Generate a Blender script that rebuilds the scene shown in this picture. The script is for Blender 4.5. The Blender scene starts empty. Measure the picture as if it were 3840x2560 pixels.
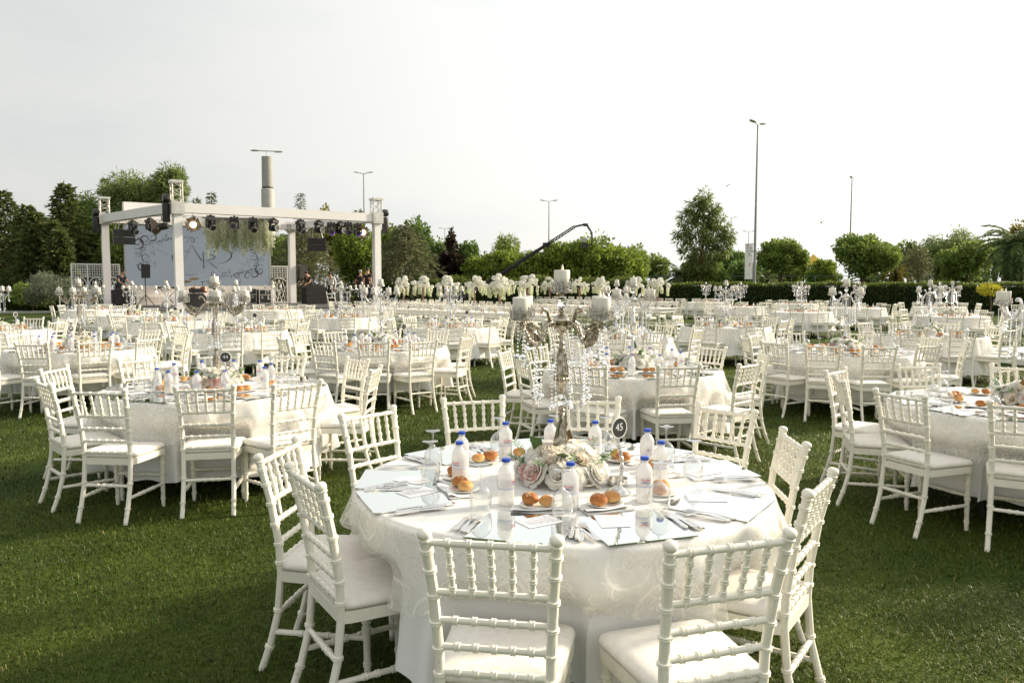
import bpy, math, random
import numpy as np
from mathutils import Vector, Matrix, Euler

S = bpy.context.scene
COL = S.collection
R_ = math.radians
PI = math.pi
rnd = random.Random(7)
NR = np.random.default_rng(11)

# ------------------------------------------------------------------ camera
cam_d = bpy.data.cameras.new('camera')
cam = bpy.data.objects.new('camera', cam_d)
COL.objects.link(cam)
cam.location = (0, 0, 1.64)
cam.rotation_euler = (PI / 2 - 0.0735, 0, 0)
cam_d.sensor_width = 36
cam_d.lens = 27.66
cam_d.clip_end = 9000
cam_d.dof.use_dof = True
cam_d.dof.focus_distance = 3.7
cam_d.dof.aperture_fstop = 11
S.camera = cam

# ------------------------------------------------------------------ sky, sun, exposure
SUN_EL, SUN_AZ = R_(24), R_(67)          # azimuth clockwise from +Y
world = bpy.data.worlds.new('World')
S.world = world
world.use_nodes = True
wn, wl = world.node_tree.nodes, world.node_tree.links
for n in list(wn):
    wn.remove(n)
w_out = wn.new('ShaderNodeOutputWorld')
sky = wn.new('ShaderNodeTexSky')
sky.sky_type = 'NISHITA'
sky.sun_disc = False
sky.sun_elevation = SUN_EL
sky.sun_rotation = SUN_AZ
sky.dust_density = 4.0
sky.air_density = 1.0
bg_sky = wn.new('ShaderNodeBackground')
bg_sky.inputs['Strength'].default_value = 0.11
wl.new(sky.outputs[0], bg_sky.inputs['Color'])
# thin, nearly even cloud veil
tc = wn.new('ShaderNodeTexCoord')
mp = wn.new('ShaderNodeMapping')
mp.inputs['Scale'].default_value = (1.0, 1.0, 3.2)
nz = wn.new('ShaderNodeTexNoise')
nz.inputs['Scale'].default_value = 1.6
nz.inputs['Detail'].default_value = 5
nz.inputs['Roughness'].default_value = 0.55
wl.new(tc.outputs['Generated'], mp.inputs['Vector'])
wl.new(mp.outputs[0], nz.inputs['Vector'])
cr = wn.new('ShaderNodeValToRGB')
cr.color_ramp.elements[0].position = 0.38
cr.color_ramp.elements[0].color = (0.72, 0.745, 0.745, 1)
cr.color_ramp.elements[1].position = 0.60
cr.color_ramp.elements[1].color = (0.85, 0.845, 0.80, 1)
wl.new(nz.outputs['Fac'], cr.inputs['Fac'])
bg_cl = wn.new('ShaderNodeBackground')
bg_cl.inputs['Strength'].default_value = 0.66
# thin cloud scatters forward: the veil brightens smoothly towards the sun
vd = wn.new('ShaderNodeVectorMath'); vd.operation = 'DOT_PRODUCT'
vn = wn.new('ShaderNodeVectorMath'); vn.operation = 'NORMALIZE'
wl.new(tc.outputs['Generated'], vn.inputs[0]); wl.new(vn.outputs[0], vd.inputs[0])
vd.inputs[1].default_value = (math.sin(SUN_AZ) * math.cos(SUN_EL), math.cos(SUN_AZ) * math.cos(SUN_EL), math.sin(SUN_EL))
gl = wn.new('ShaderNodeMapRange'); gl.interpolation_type = 'SMOOTHSTEP'
gl.inputs['From Min'].default_value = -0.2; gl.inputs['From Max'].default_value = 0.95
gl.inputs['To Min'].default_value = 0.80; gl.inputs['To Max'].default_value = 1.29
wl.new(vd.outputs['Value'], gl.inputs['Value'])
vs_ = wn.new('ShaderNodeVectorMath'); vs_.operation = 'SCALE'
wl.new(cr.outputs['Color'], vs_.inputs[0]); wl.new(gl.outputs['Result'], vs_.inputs['Scale'])
wl.new(vs_.outputs[0], bg_cl.inputs['Color'])
mxs = wn.new('ShaderNodeMixShader')
mxs.inputs['Fac'].default_value = 0.9
wl.new(bg_sky.outputs[0], mxs.inputs[1])
wl.new(bg_cl.outputs[0], mxs.inputs[2])
wl.new(mxs.outputs[0], w_out.inputs['Surface'])

sun_d = bpy.data.lights.new('sun', 'SUN')
sun_d.energy = 3.8
sun_d.angle = R_(5.0)
sun_d.color = (1.0, 0.86, 0.66)
sun = bpy.data.objects.new('sun', sun_d)
COL.objects.link(sun)
sdir = Vector((math.sin(SUN_AZ) * math.cos(SUN_EL), math.cos(SUN_AZ) * math.cos(SUN_EL), math.sin(SUN_EL)))
sun.rotation_euler = sdir.to_track_quat('Z', 'Y').to_euler()
sun.location = sdir * 60

S.view_settings.view_transform = 'Standard'
S.view_settings.look = 'None'
S.view_settings.exposure = 0.84
S.view_settings.gamma = 1.0
S.view_settings.use_curve_mapping = False
S.cycles.use_denoising = True
S.cycles.max_bounces = 8
S.cycles.diffuse_bounces = 3
S.cycles.glossy_bounces = 4
S.cycles.transmission_bounces = 6
S.cycles.transparent_max_bounces = 14
S.cycles.caustics_reflective = False
S.cycles.caustics_refractive = False
S.cycles.sample_clamp_indirect = 6.0

# ------------------------------------------------------------------ mesh helpers
class MB:
    """collects shapes, links them as one mesh"""
    def __init__(s):
        s.v, s.f, s.m, s.cur = [], [], [], 0
    def add(s, vs, fs, mi=None):
        o = len(s.v)
        s.v.extend([tuple(map(float, p)) for p in vs])
        s.f.extend([tuple(i + o for i in f) for f in fs])
        s.m.extend([s.cur if mi is None else mi] * len(fs))
        return s
    def mat(s, i):
        s.cur = i
        return s
    def box(s, c, d, rz=0.0, M=None, mi=None):
        x, y, z = d[0] / 2, d[1] / 2, d[2] / 2
        ps = [(-x, -y, -z), (x, -y, -z), (x, y, -z), (-x, y, -z), (-x, -y, z), (x, -y, z), (x, y, z), (-x, y, z)]
        if M is not None:
            ps = [M @ Vector(p) for p in ps]
        cz, sz = math.cos(rz), math.sin(rz)
        vs = [(c[0] + p[0] * cz - p[1] * sz, c[1] + p[0] * sz + p[1] * cz, c[2] + p[2]) for p in ps]
        return s.add(vs, [(0, 3, 2, 1), (4, 5, 6, 7), (0, 1, 5, 4), (1, 2, 6, 5), (2, 3, 7, 6), (3, 0, 4, 7)], mi)
    def lathe(s, prof, n=16, c=(0, 0, 0), M=None, caps=True, mi=None):
        vs, fs = [], []
        for r, z in prof:
            for i in range(n):
                a = 2 * PI * i / n
                p = Vector((r * math.cos(a), r * math.sin(a), z))
                if M is not None:
                    p = M @ p
                vs.append((p[0] + c[0], p[1] + c[1], p[2] + c[2]))
        for k in range(len(prof) - 1):
            for i in range(n):
                j = (i + 1) % n
                fs.append((k * n + i, k * n + j, (k + 1) * n + j, (k + 1) * n + i))
        if caps:
            if prof[0][0] > 1e-5:
                fs.append(tuple(range(n - 1, -1, -1)))
            if prof[-1][0] > 1e-5:
                fs.append(tuple((len(prof) - 1) * n + i for i in range(n)))
        return s.add(vs, fs, mi)
    def tube(s, pts, rad, n=8, caps=True, flat=1.0, mi=None):
        P = [Vector(p) for p in pts]
        k = len(P)
        if not hasattr(rad, '__len__'):
            rad = [rad] * k
        T = []
        for i in range(k):
            t = P[min(i + 1, k - 1)] - P[max(i - 1, 0)]
            T.append(t.normalized() if t.length > 1e-9 else Vector((0, 0, 1)))
        a = Vector((1, 0, 0)) if abs(T[0].x) < 0.9 else Vector((0, 1, 0))
        N = (a - T[0] * a.dot(T[0])).normalized()
        vs, fs = [], []
        for i in range(k):
            N = (N - T[i] * N.dot(T[i]))
            N = N.normalized() if N.length > 1e-6 else T[i].orthogonal().normalized()
            B = T[i].cross(N)
            for j in range(n):
                q = 2 * PI * j / n
                vs.append(P[i] + N * (rad[i] * math.cos(q)) + B * (rad[i] * flat * math.sin(q)))
        for i in range(k - 1):
            for j in range(n):
                l = (j + 1) % n
                fs.append((i * n + j, i * n + l, (i + 1) * n + l, (i + 1) * n + j))
        if caps:
            fs.append(tuple(range(n - 1, -1, -1)))
            fs.append(tuple((k - 1) * n + j for j in range(n)))
        return s.add(vs, fs, mi)
    def sphere(s, c, r, n=12, m=8, sc=(1, 1, 1), M=None, mi=None):
        prof = [(r * math.sin(PI * i / m), -r * math.cos(PI * i / m)) for i in range(m + 1)]
        prof[0] = (1e-6, -r); prof[-1] = (1e-6, r)
        Q = Matrix.Diagonal((*sc,))
        if M is not None:
            Q = M @ Q
        return s.lathe(prof, n, c, Q, caps=False, mi=mi)
    def prism(s, poly, z0, z1, mi=None):
        n = len(poly)
        vs = [(x, y, z0) for x, y in poly] + [(x, y, z1) for x, y in poly]
        fs = [tuple(range(n - 1, -1, -1)), tuple(range(n, 2 * n))]
        fs += [(i, (i + 1) % n, n + (i + 1) % n, n + i) for i in range(n)]
        return s.add(vs, fs, mi)
    def slab(s, a, b, z0, z1, th, mi=None):
        """upright slab between two ground points"""
        a, b = Vector((a[0], a[1], 0)), Vector((b[0], b[1], 0))
        m = (a + b) / 2
        return s.box((m.x, m.y, (z0 + z1) / 2), ((b - a).length, th, z1 - z0), math.atan2(b.y - a.y, b.x - a.x), mi=mi)
    def mesh(s, name, mats, smooth=40):
        me = bpy.data.meshes.new(name)
        me.from_pydata(s.v, [], s.f)
        for m in (mats if isinstance(mats, (list, tuple)) else [mats]):
            me.materials.append(m)
        me.polygons.foreach_set('material_index', s.m)
        if smooth:
            me.polygons.foreach_set('use_smooth', [True] * len(s.f))
            if smooth < 180:
                me.set_sharp_from_angle(angle=R_(smooth))
        me.update()
        return me

def np_mesh(name, V, F, mat, var=None, smooth=False):
    """V (n,3), F (m,k) arrays"""
    me = bpy.data.meshes.new(name)
    m, k = F.shape
    me.vertices.add(len(V)); me.vertices.foreach_set('co', np.asarray(V, np.float32).ravel())
    me.loops.add(m * k); me.loops.foreach_set('vertex_index', np.asarray(F, np.int32).ravel())
    me.polygons.add(m)
    me.polygons.foreach_set('loop_start', np.arange(0, m * k, k, dtype=np.int32))
    if smooth:
        me.polygons.foreach_set('use_smooth', np.ones(m, bool))
    me.update(calc_edges=True)
    if var is not None:
        a = me.attributes.new('var', 'FLOAT', 'POINT')
        a.data.foreach_set('value', np.asarray(var, np.float32))
    me.materials.append(mat)
    return me

def obj(name, me, parent=None, loc=(0, 0, 0), rot=(0, 0, 0), scale=(1, 1, 1), label=None):
    o = bpy.data.objects.new(name, me)
    COL.objects.link(o)
    o.location = loc
    o.rotation_euler = rot if not isinstance(rot, (int, float)) else (0, 0, rot)
    o.scale = scale if hasattr(scale, '__len__') else (scale,) * 3
    if parent is not None:
        o.parent = parent
    if label:
        o['label'] = label
    if parent is not None and name in PETALS:
        o['kind'] = 'stuff'          # a mass of tiny petals or leaves
    return o

PETALS = {'blossom_strand', 'leaf_strand', 'hanging_blossom', 'blossom_head', 'foliage', 'blossoms', 'leaves', 'stalks', 'bouquet_leaves', 'green_sprigs', 'oat_flakes', 'printed_lines', 'label_print'}
def tag(o, label, cat, group=None):
    o['label'] = label
    o['category'] = cat
    if group:
        o['group'] = group
    return o

def thing(name, label, cat, loc=(0, 0, 0), rz=0.0, group=None):
    o = obj(name, None, None, loc, rz)
    o.empty_display_size = 0.1
    return tag(o, label, cat, group)

def solo(name, me, label, cat, loc=(0, 0, 0), rot=(0, 0, 0), scale=1, group=None):
    return tag(obj(name, me, None, loc, rot, scale), label, cat, group)

def struct(name, me, loc=(0, 0, 0)):
    o = obj(name, me, None, loc)
    o['kind'] = 'structure'
    return o

def stuff(name, me, label, cat, parent=None):
    o = obj(name, me, parent)
    o['kind'] = 'stuff'
    if parent is None:
        tag(o, label, cat)
    return o

# ------------------------------------------------------------------ materials
def M_(name, col, rough=0.5, metal=0.0, spec=0.5, var=0.0, vscale=6.0, bump=0.0, bscale=60.0, sheen=0.0, coat=0.0, sub=0.0, col2=None, detail=4):
    m = bpy.data.materials.new(name)
    m.use_nodes = True
    nt = m.node_tree
    b = nt.nodes['Principled BSDF']
    b.inputs['Base Color'].default_value = (*col, 1)
    b.inputs['Roughness'].default_value = rough
    b.inputs['Metallic'].default_value = metal
    b.inputs['Specular IOR Level'].default_value = spec
    if sheen:
        b.inputs['Sheen Weight'].default_value = sheen
    if coat:
        b.inputs['Coat Weight'].default_value = coat
    if sub:
        b.inputs['Subsurface Weight'].default_value = sub
        b.inputs['Subsurface Radius'].default_value = (0.02, 0.012, 0.008)
    if var or col2 or bump:
        co = nt.nodes.new('ShaderNodeTexCoord')
    if var or col2:
        t = nt.nodes.new('ShaderNodeTexNoise')
        t.inputs['Scale'].default_value = vscale
        t.inputs['Detail'].default_value = detail
        nt.links.new(co.outputs['Object'], t.inputs['Vector'])
        r = nt.nodes.new('ShaderNodeValToRGB')
        r.color_ramp.elements[0].position = 0.35
        r.color_ramp.elements[1].position = 0.65
        if col2:
            r.color_ramp.elements[0].color = (*col, 1)
            r.color_ramp.elements[1].color = (*col2, 1)
        else:
            r.color_ramp.elements[0].color = (*[max(0, c * (1 - var)) for c in col], 1)
            r.color_ramp.elements[1].color = (*[min(1, c * (1 + var)) for c in col], 1)
        nt.links.new(t.outputs['Fac'], r.inputs['Fac'])
        nt.links.new(r.outputs['Color'], b.inputs['Base Color'])
    if bump:
        t2 = nt.nodes.new('ShaderNodeTexNoise')
        t2.inputs['Scale'].default_value = bscale
        t2.inputs['Detail'].default_value = 5
        nt.links.new(co.outputs['Object'], t2.inputs['Vector'])
        bp = nt.nodes.new('ShaderNodeBump')
        bp.inputs['Strength'].default_value = bump
        bp.inputs['Distance'].default_value = 0.01
        nt.links.new(t2.outputs['Fac'], bp.inputs['Height'])
        nt.links.new(bp.outputs['Normal'], b.inputs['Normal'])
    return m

def M_emit(name, col, st):
    m = bpy.data.materials.new(name)
    m.use_nodes = True
    b = m.node_tree.nodes['Principled BSDF']
    b.inputs['Base Color'].default_value = (*col, 1)
    b.inputs['Emission Color'].default_value = (*col, 1)
    b.inputs['Emission Strength'].default_value = st
    return m

def M_leaf(name, c1, c2, c3=None, rough=0.5, trans=0.45):
    """leaf: colour drifts from leaf to leaf with the mesh attribute 'var'"""
    m = bpy.data.materials.new(name)
    m.use_nodes = True
    nt = m.node_tree
    b = nt.nodes['Principled BSDF']
    b.inputs['Roughness'].default_value = rough
    b.inputs['Specular IOR Level'].default_value = 0.3
    at = nt.nodes.new('ShaderNodeAttribute'); at.attribute_name = 'var'
    r = nt.nodes.new('ShaderNodeValToRGB')
    r.color_ramp.elements[0].color = (*c1, 1)
    r.color_ramp.elements[1].color = (*c2, 1)
    r.color_ramp.elements[1].position = 0.8 if c3 else 1.0
    if c3:
        e = r.color_ramp.elements.new(1.0); e.color = (*c3, 1)
    nt.links.new(at.outputs['Fac'], r.inputs['Fac'])
    nt.links.new(r.outputs['Color'], b.inputs['Base Color'])
    tr = nt.nodes.new('ShaderNodeBsdfTranslucent')
    nt.links.new(r.outputs['Color'], tr.inputs['Color'])
    mx = nt.nodes.new('ShaderNodeMixShader'); mx.inputs['Fac'].default_value = trans
    out = nt.nodes['Material Output']
    nt.links.new(b.outputs[0], mx.inputs[1]); nt.links.new(tr.outputs[0], mx.inputs[2])
    nt.links.new(mx.outputs[0], out.inputs['Surface'])
    return m

def M_thinglass(name, tint=(1, 1, 1), body=0.0, bodycol=(0.9, 0.9, 0.9), rough=0.02, fres=1.45, edge_pow=3.0):
    """thin-walled clear glass or plastic: see-through, fresnel gloss, a little white body"""
    m = bpy.data.materials.new(name)
    m.use_nodes = True
    nt = m.node_tree
    for n in list(nt.nodes):
        if n.type != 'OUTPUT_MATERIAL':
            nt.nodes.remove(n)
    out = [n for n in nt.nodes if n.type == 'OUTPUT_MATERIAL'][0]
    t = nt.nodes.new('ShaderNodeBsdfTransparent'); t.inputs['Color'].default_value = (*tint, 1)
    g = nt.nodes.new('ShaderNodeBsdfGlossy'); g.inputs['Roughness'].default_value = rough
    lw = nt.nodes.new('ShaderNodeLayerWeight'); lw.inputs['Blend'].default_value = 0.5
    pw = nt.nodes.new('ShaderNodeMath'); pw.operation = 'POWER'; pw.inputs[1].default_value = edge_pow; nt.links.new(lw.outputs['Facing'], pw.inputs[0])
    fr = nt.nodes.new('ShaderNodeMath'); fr.operation = 'MULTIPLY_ADD'; fr.inputs[1].default_value = 0.85; fr.inputs[2].default_value = 0.05; nt.links.new(pw.outputs[0], fr.inputs[0])
    base = t
    if body > 0:
        d = nt.nodes.new('ShaderNodeBsdfDiffuse'); d.inputs['Color'].default_value = (*bodycol, 1)
        tl = nt.nodes.new('ShaderNodeBsdfTranslucent'); tl.inputs['Color'].default_value = (*bodycol, 1)
        mm = nt.nodes.new('ShaderNodeMixShader'); mm.inputs['Fac'].default_value = 0.5
        nt.links.new(d.outputs[0], mm.inputs[1]); nt.links.new(tl.outputs[0], mm.inputs[2])
        mb = nt.nodes.new('ShaderNodeMixShader'); mb.inputs['Fac'].default_value = body
        nt.links.new(t.outputs[0], mb.inputs[1]); nt.links.new(mm.outputs[0], mb.inputs[2])
        base = mb
    mx = nt.nodes.new('ShaderNodeMixShader')
    nt.links.new(fr.outputs[0], mx.inputs['Fac'])
    nt.links.new(base.outputs[0], mx.inputs[1]); nt.links.new(g.outputs[0], mx.inputs[2])
    nt.links.new(mx.outputs[0], out.inputs['Surface'])
    return m

m_chair = M_('white_lacquer', (0.885, 0.85, 0.735), 0.3, spec=0.5, var=0.03, vscale=9)
def worn_paint(m):
    n = m.node_tree; N, L = n.nodes, n.links; b = N['Principled BSDF']
    src = b.inputs['Base Color'].links[0].from_socket
    oi = N.new('ShaderNodeObjectInfo'); co = N.new('ShaderNodeTexCoord'); sp = N.new('ShaderNodeSeparateXYZ'); L.new(co.outputs['Object'], sp.inputs[0])
    hv = N.new('ShaderNodeHueSaturation'); L.new(src, hv.inputs['Color'])
    mr = N.new('ShaderNodeMapRange'); mr.inputs['To Min'].default_value = 0.95; mr.inputs['To Max'].default_value = 1.03; L.new(oi.outputs['Random'], mr.inputs['Value']); L.new(mr.outputs['Result'], hv.inputs['Value'])
    t = N.new('ShaderNodeTexNoise'); t.inputs['Scale'].default_value = 34; t.inputs['Detail'].default_value = 6; L.new(co.outputs['Object'], t.inputs['Vector'])
    lo = N.new('ShaderNodeMapRange'); lo.inputs['From Min'].default_value = 0.0; lo.inputs['From Max'].default_value = 0.22; lo.inputs['To Min'].default_value = 0.20; lo.inputs['To Max'].default_value = 0.0; L.new(sp.outputs['Z'], lo.inputs['Value'])
    ad = N.new('ShaderNodeMath'); ad.operation = 'ADD'; L.new(t.outputs['Fac'], ad.inputs[0]); L.new(lo.outputs['Result'], ad.inputs[1])
    st = N.new('ShaderNodeMapRange'); st.inputs['From Min'].default_value = 0.66; st.inputs['From Max'].default_value = 0.80; st.inputs['To Max'].default_value = 0.55; L.new(ad.outputs[0], st.inputs['Value'])
    mx = N.new('ShaderNodeMix'); mx.data_type = 'RGBA'; L.new(st.outputs['Result'], mx.inputs[0]); L.new(hv.outputs['Color'], mx.inputs[6]); mx.inputs[7].default_value = (0.42, 0.37, 0.27, 1)
    L.new(mx.outputs[2], b.inputs['Base Color'])
    rr = N.new('ShaderNodeMapRange'); rr.inputs['To Min'].default_value = 0.22; rr.inputs['To Max'].default_value = 0.5; L.new(t.outputs['Fac'], rr.inputs['Value']); L.new(rr.outputs['Result'], b.inputs['Roughness'])
worn_paint(m_chair)
m_cush = M_('velvet_cushion', (0.78, 0.735, 0.65), 0.75, sheen=0.3, col2=(0.86, 0.82, 0.74), vscale=38, bump=0.12, bscale=90)
m_satin = M_('satin_underlay', (0.89, 0.88, 0.86), 0.42, spec=0.4, sheen=0.2, bump=0.02, bscale=500)
m_silver = M_('aged_silver', (0.20, 0.16, 0.11), 0.2, 1.0, col2=(0.66, 0.59, 0.48), vscale=42, bump=0.15, bscale=170)
m_chrome = M_('bright_silver', (0.55, 0.53, 0.50), 0.16, 1.0, col2=(0.86, 0.84, 0.80), vscale=38)
m_filigree = M_('filigree_silver', (0.42, 0.39, 0.34), 0.22, 1.0, col2=(0.80, 0.77, 0.72), vscale=60)
m_steel = M_('cutlery_steel', (0.80, 0.79, 0.78), 0.16, 1.0)
m_mirror = M_('mirror_glass', (0.93, 0.97, 0.95), 0.012, 1.0)
m_wax = M_('candle_wax', (0.84, 0.80, 0.71), 0.5, sub=0.2, var=0.02)
m_flame = M_('flame_tip', (0.88, 0.84, 0.74), 0.4, sub=0.2)
m_plate = M_('porcelain', (0.84, 0.82, 0.76), 0.18, coat=0.4)
m_napkin = M_('napkin_linen', (0.84, 0.83, 0.80), 0.8, bump=0.1, bscale=300)
m_card = M_('menu_card', (0.83, 0.83, 0.85), 0.6)
m_ink = M_('card_ink', (0.42, 0.42, 0.45), 0.7)
m_cap = M_('blue_cap', (0.03, 0.10, 0.55), 0.35)
m_lab_r = M_('label_red', (0.72, 0.05, 0.13), 0.5)
m_lab_b = M_('label_blue', (0.08, 0.16, 0.42), 0.5)
m_lab_lb = M_('label_light_blue', (0.35, 0.52, 0.75), 0.5)
m_glass = M_thinglass('wine_glass', (0.94, 0.955, 0.955), body=0.09, bodycol=(0.95, 0.96, 0.96), rough=0.015, edge_pow=1.5)
m_bottle = M_thinglass('bottle_plastic', (0.95, 0.96, 0.96), body=0.72, bodycol=(0.93, 0.93, 0.92), rough=0.1)
m_label = M_thinglass('bottle_label', (0.97, 0.95, 0.96), body=0.8, bodycol=(0.93, 0.925, 0.93), rough=0.25)
m_cryst = bpy.data.materials.new('cut_crystal'); m_cryst.use_nodes = True
_b = m_cryst.node_tree.nodes['Principled BSDF']
_b.inputs['Transmission Weight'].default_value = 1.0; _b.inputs['Roughness'].default_value = 0.0; _b.inputs['IOR'].default_value = 1.5
_b.inputs['Base Color'].default_value = (0.985, 0.985, 0.975, 1)
m_slate = M_('sign_slate', (0.045, 0.044, 0.046), 0.32, var=0.2, vscale=40)
m_chalk = M_('chalk_white', (0.8, 0.8, 0.78), 0.7)
def petalize(m, col, f=0.5):
    n = m.node_tree; t = n.nodes.new('ShaderNodeBsdfTranslucent'); t.inputs['Color'].default_value = (*col, 1)
    x = n.nodes.new('ShaderNodeMixShader'); x.inputs['Fac'].default_value = f
    n.links.new(n.nodes['Principled BSDF'].outputs[0], x.inputs[1]); n.links.new(t.outputs[0], x.inputs[2]); n.links.new(x.outputs[0], n.nodes['Material Output'].inputs['Surface'])
    return m
m_rose = petalize(M_('rose_white', (0.93, 0.915, 0.86), 0.6, var=0.02, vscale=25), (0.94, 0.92, 0.86))
m_cream = petalize(M_('rose_cream', (0.91, 0.85, 0.74), 0.6, var=0.04, vscale=25), (0.92, 0.85, 0.72))
m_pink = petalize(M_('petal_pink', (0.84, 0.50, 0.47), 0.6, var=0.06, vscale=25), (0.85, 0.5, 0.45))
m_fleaf = M_leaf('bouquet_leaf', (0.05, 0.07, 0.03), (0.10, 0.17, 0.05), (0.13, 0.08, 0.03))
m_fern = M_leaf('bouquet_sprig', (0.10, 0.22, 0.04), (0.20, 0.36, 0.09))
m_white = M_('white_paint', (0.84, 0.82, 0.78), 0.5, var=0.03)
m_fab = M_('white_stage_fabric', (0.85, 0.82, 0.80), 0.7, bump=0.06, bscale=3, var=0.03, vscale=1.2)
m_canopy = M_('canopy_voile', (0.86, 0.84, 0.82), 0.8)
_n = m_canopy.node_tree; _t = _n.nodes.new('ShaderNodeBsdfTranslucent'); _t.inputs['Color'].default_value = (0.86, 0.84, 0.82, 1)
_m = _n.nodes.new('ShaderNodeMixShader'); _m.inputs['Fac'].default_value = 0.55
_n.links.new(_n.nodes['Principled BSDF'].outputs[0], _m.inputs[1]); _n.links.new(_t.outputs[0], _m.inputs[2]); _n.links.new(_m.outputs[0], _n.nodes['Material Output'].inputs['Surface'])
_tp = _n.nodes.new('ShaderNodeBsdfTransparent'); _m2 = _n.nodes.new('ShaderNodeMixShader'); _m2.inputs['Fac'].default_value = 0.5
_n.links.new(_m.outputs[0], _m2.inputs[1]); _n.links.new(_tp.outputs[0], _m2.inputs[2]); _n.links.new(_m2.outputs[0], _n.nodes['Material Output'].inputs['Surface'])
m_alu = M_('truss_aluminium', (0.66, 0.64, 0.58), 0.38, 0.7, var=0.06)
m_black = M_('black_casing', (0.022, 0.021, 0.021), 0.42, var=0.2)
m_blackmat = M_('black_cloth', (0.018, 0.016, 0.017), 0.85, var=0.3)
m_grey = M_('grey_metal', (0.38, 0.38, 0.37), 0.45, 0.4, var=0.08)
m_lampgrey = M_('lamp_post_grey', (0.30, 0.30, 0.29), 0.5, 0.3, var=0.1)
m_lamphead = M_('lamp_head_pale', (0.62, 0.62, 0.58), 0.4)
m_conc = M_('pale_concrete', (0.50, 0.49, 0.45), 0.8, var=0.08, vscale=2.5, bump=0.2, bscale=25)
m_bark = M_('bark_brown', (0.11, 0.075, 0.05), 0.9, var=0.3, vscale=8, bump=0.6, bscale=18)
m_barkr = M_('bark_reddish', (0.20, 0.08, 0.045), 0.85, var=0.25, vscale=6, bump=0.4, bscale=16)
m_skin = M_('skin', (0.50, 0.27, 0.18), 0.55, sub=0.05)
m_hair = M_('dark_hair', (0.02, 0.014, 0.011), 0.6)
m_hairg = M_('grey_hair', (0.4, 0.38, 0.35), 0.6)

def bread(name, top, low):
    m = M_(name, top, 0.5, spec=0.25, bump=0.15, bscale=70)
    nt = m.node_tree; b = nt.nodes['Principled BSDF']
    co = nt.nodes.new('ShaderNodeTexCoord'); sp = nt.nodes.new('ShaderNodeSeparateXYZ')
    nt.links.new(co.outputs['Object'], sp.inputs[0])
    no = nt.nodes.new('ShaderNodeTexNoise'); no.inputs['Scale'].default_value = 45
    nt.links.new(co.outputs['Object'], no.inputs['Vector'])
    ma = nt.nodes.new('ShaderNodeMath'); ma.operation = 'MULTIPLY_ADD'
    ma.inputs[1].default_value = 0.016; nt.links.new(no.outputs['Fac'], ma.inputs[0]); nt.links.new(sp.outputs['Z'], ma.inputs[2])
    r = nt.nodes.new('ShaderNodeMapRange')
    r.inputs['From Min'].default_value = 0.008; r.inputs['From Max'].default_value = 0.046
    nt.links.new(ma.outputs[0], r.inputs['Value'])
    cr = nt.nodes.new('ShaderNodeValToRGB')
    cr.color_ramp.elements[0].color = (*low, 1); cr.color_ramp.elements[1].color = (*top, 1)
    nt.links.new(r.outputs['Result'], cr.inputs['Fac']); nt.links.new(cr.outputs['Color'], b.inputs['Base Color'])
    return m
m_bread1 = bread('bread_golden', (0.60, 0.27, 0.075), (0.82, 0.58, 0.28))
m_bread2 = bread('bread_brown', (0.40, 0.13, 0.032), (0.66, 0.34, 0.11))
m_seed = M_('oat_flakes', (0.72, 0.52, 0.28), 0.7)

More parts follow.
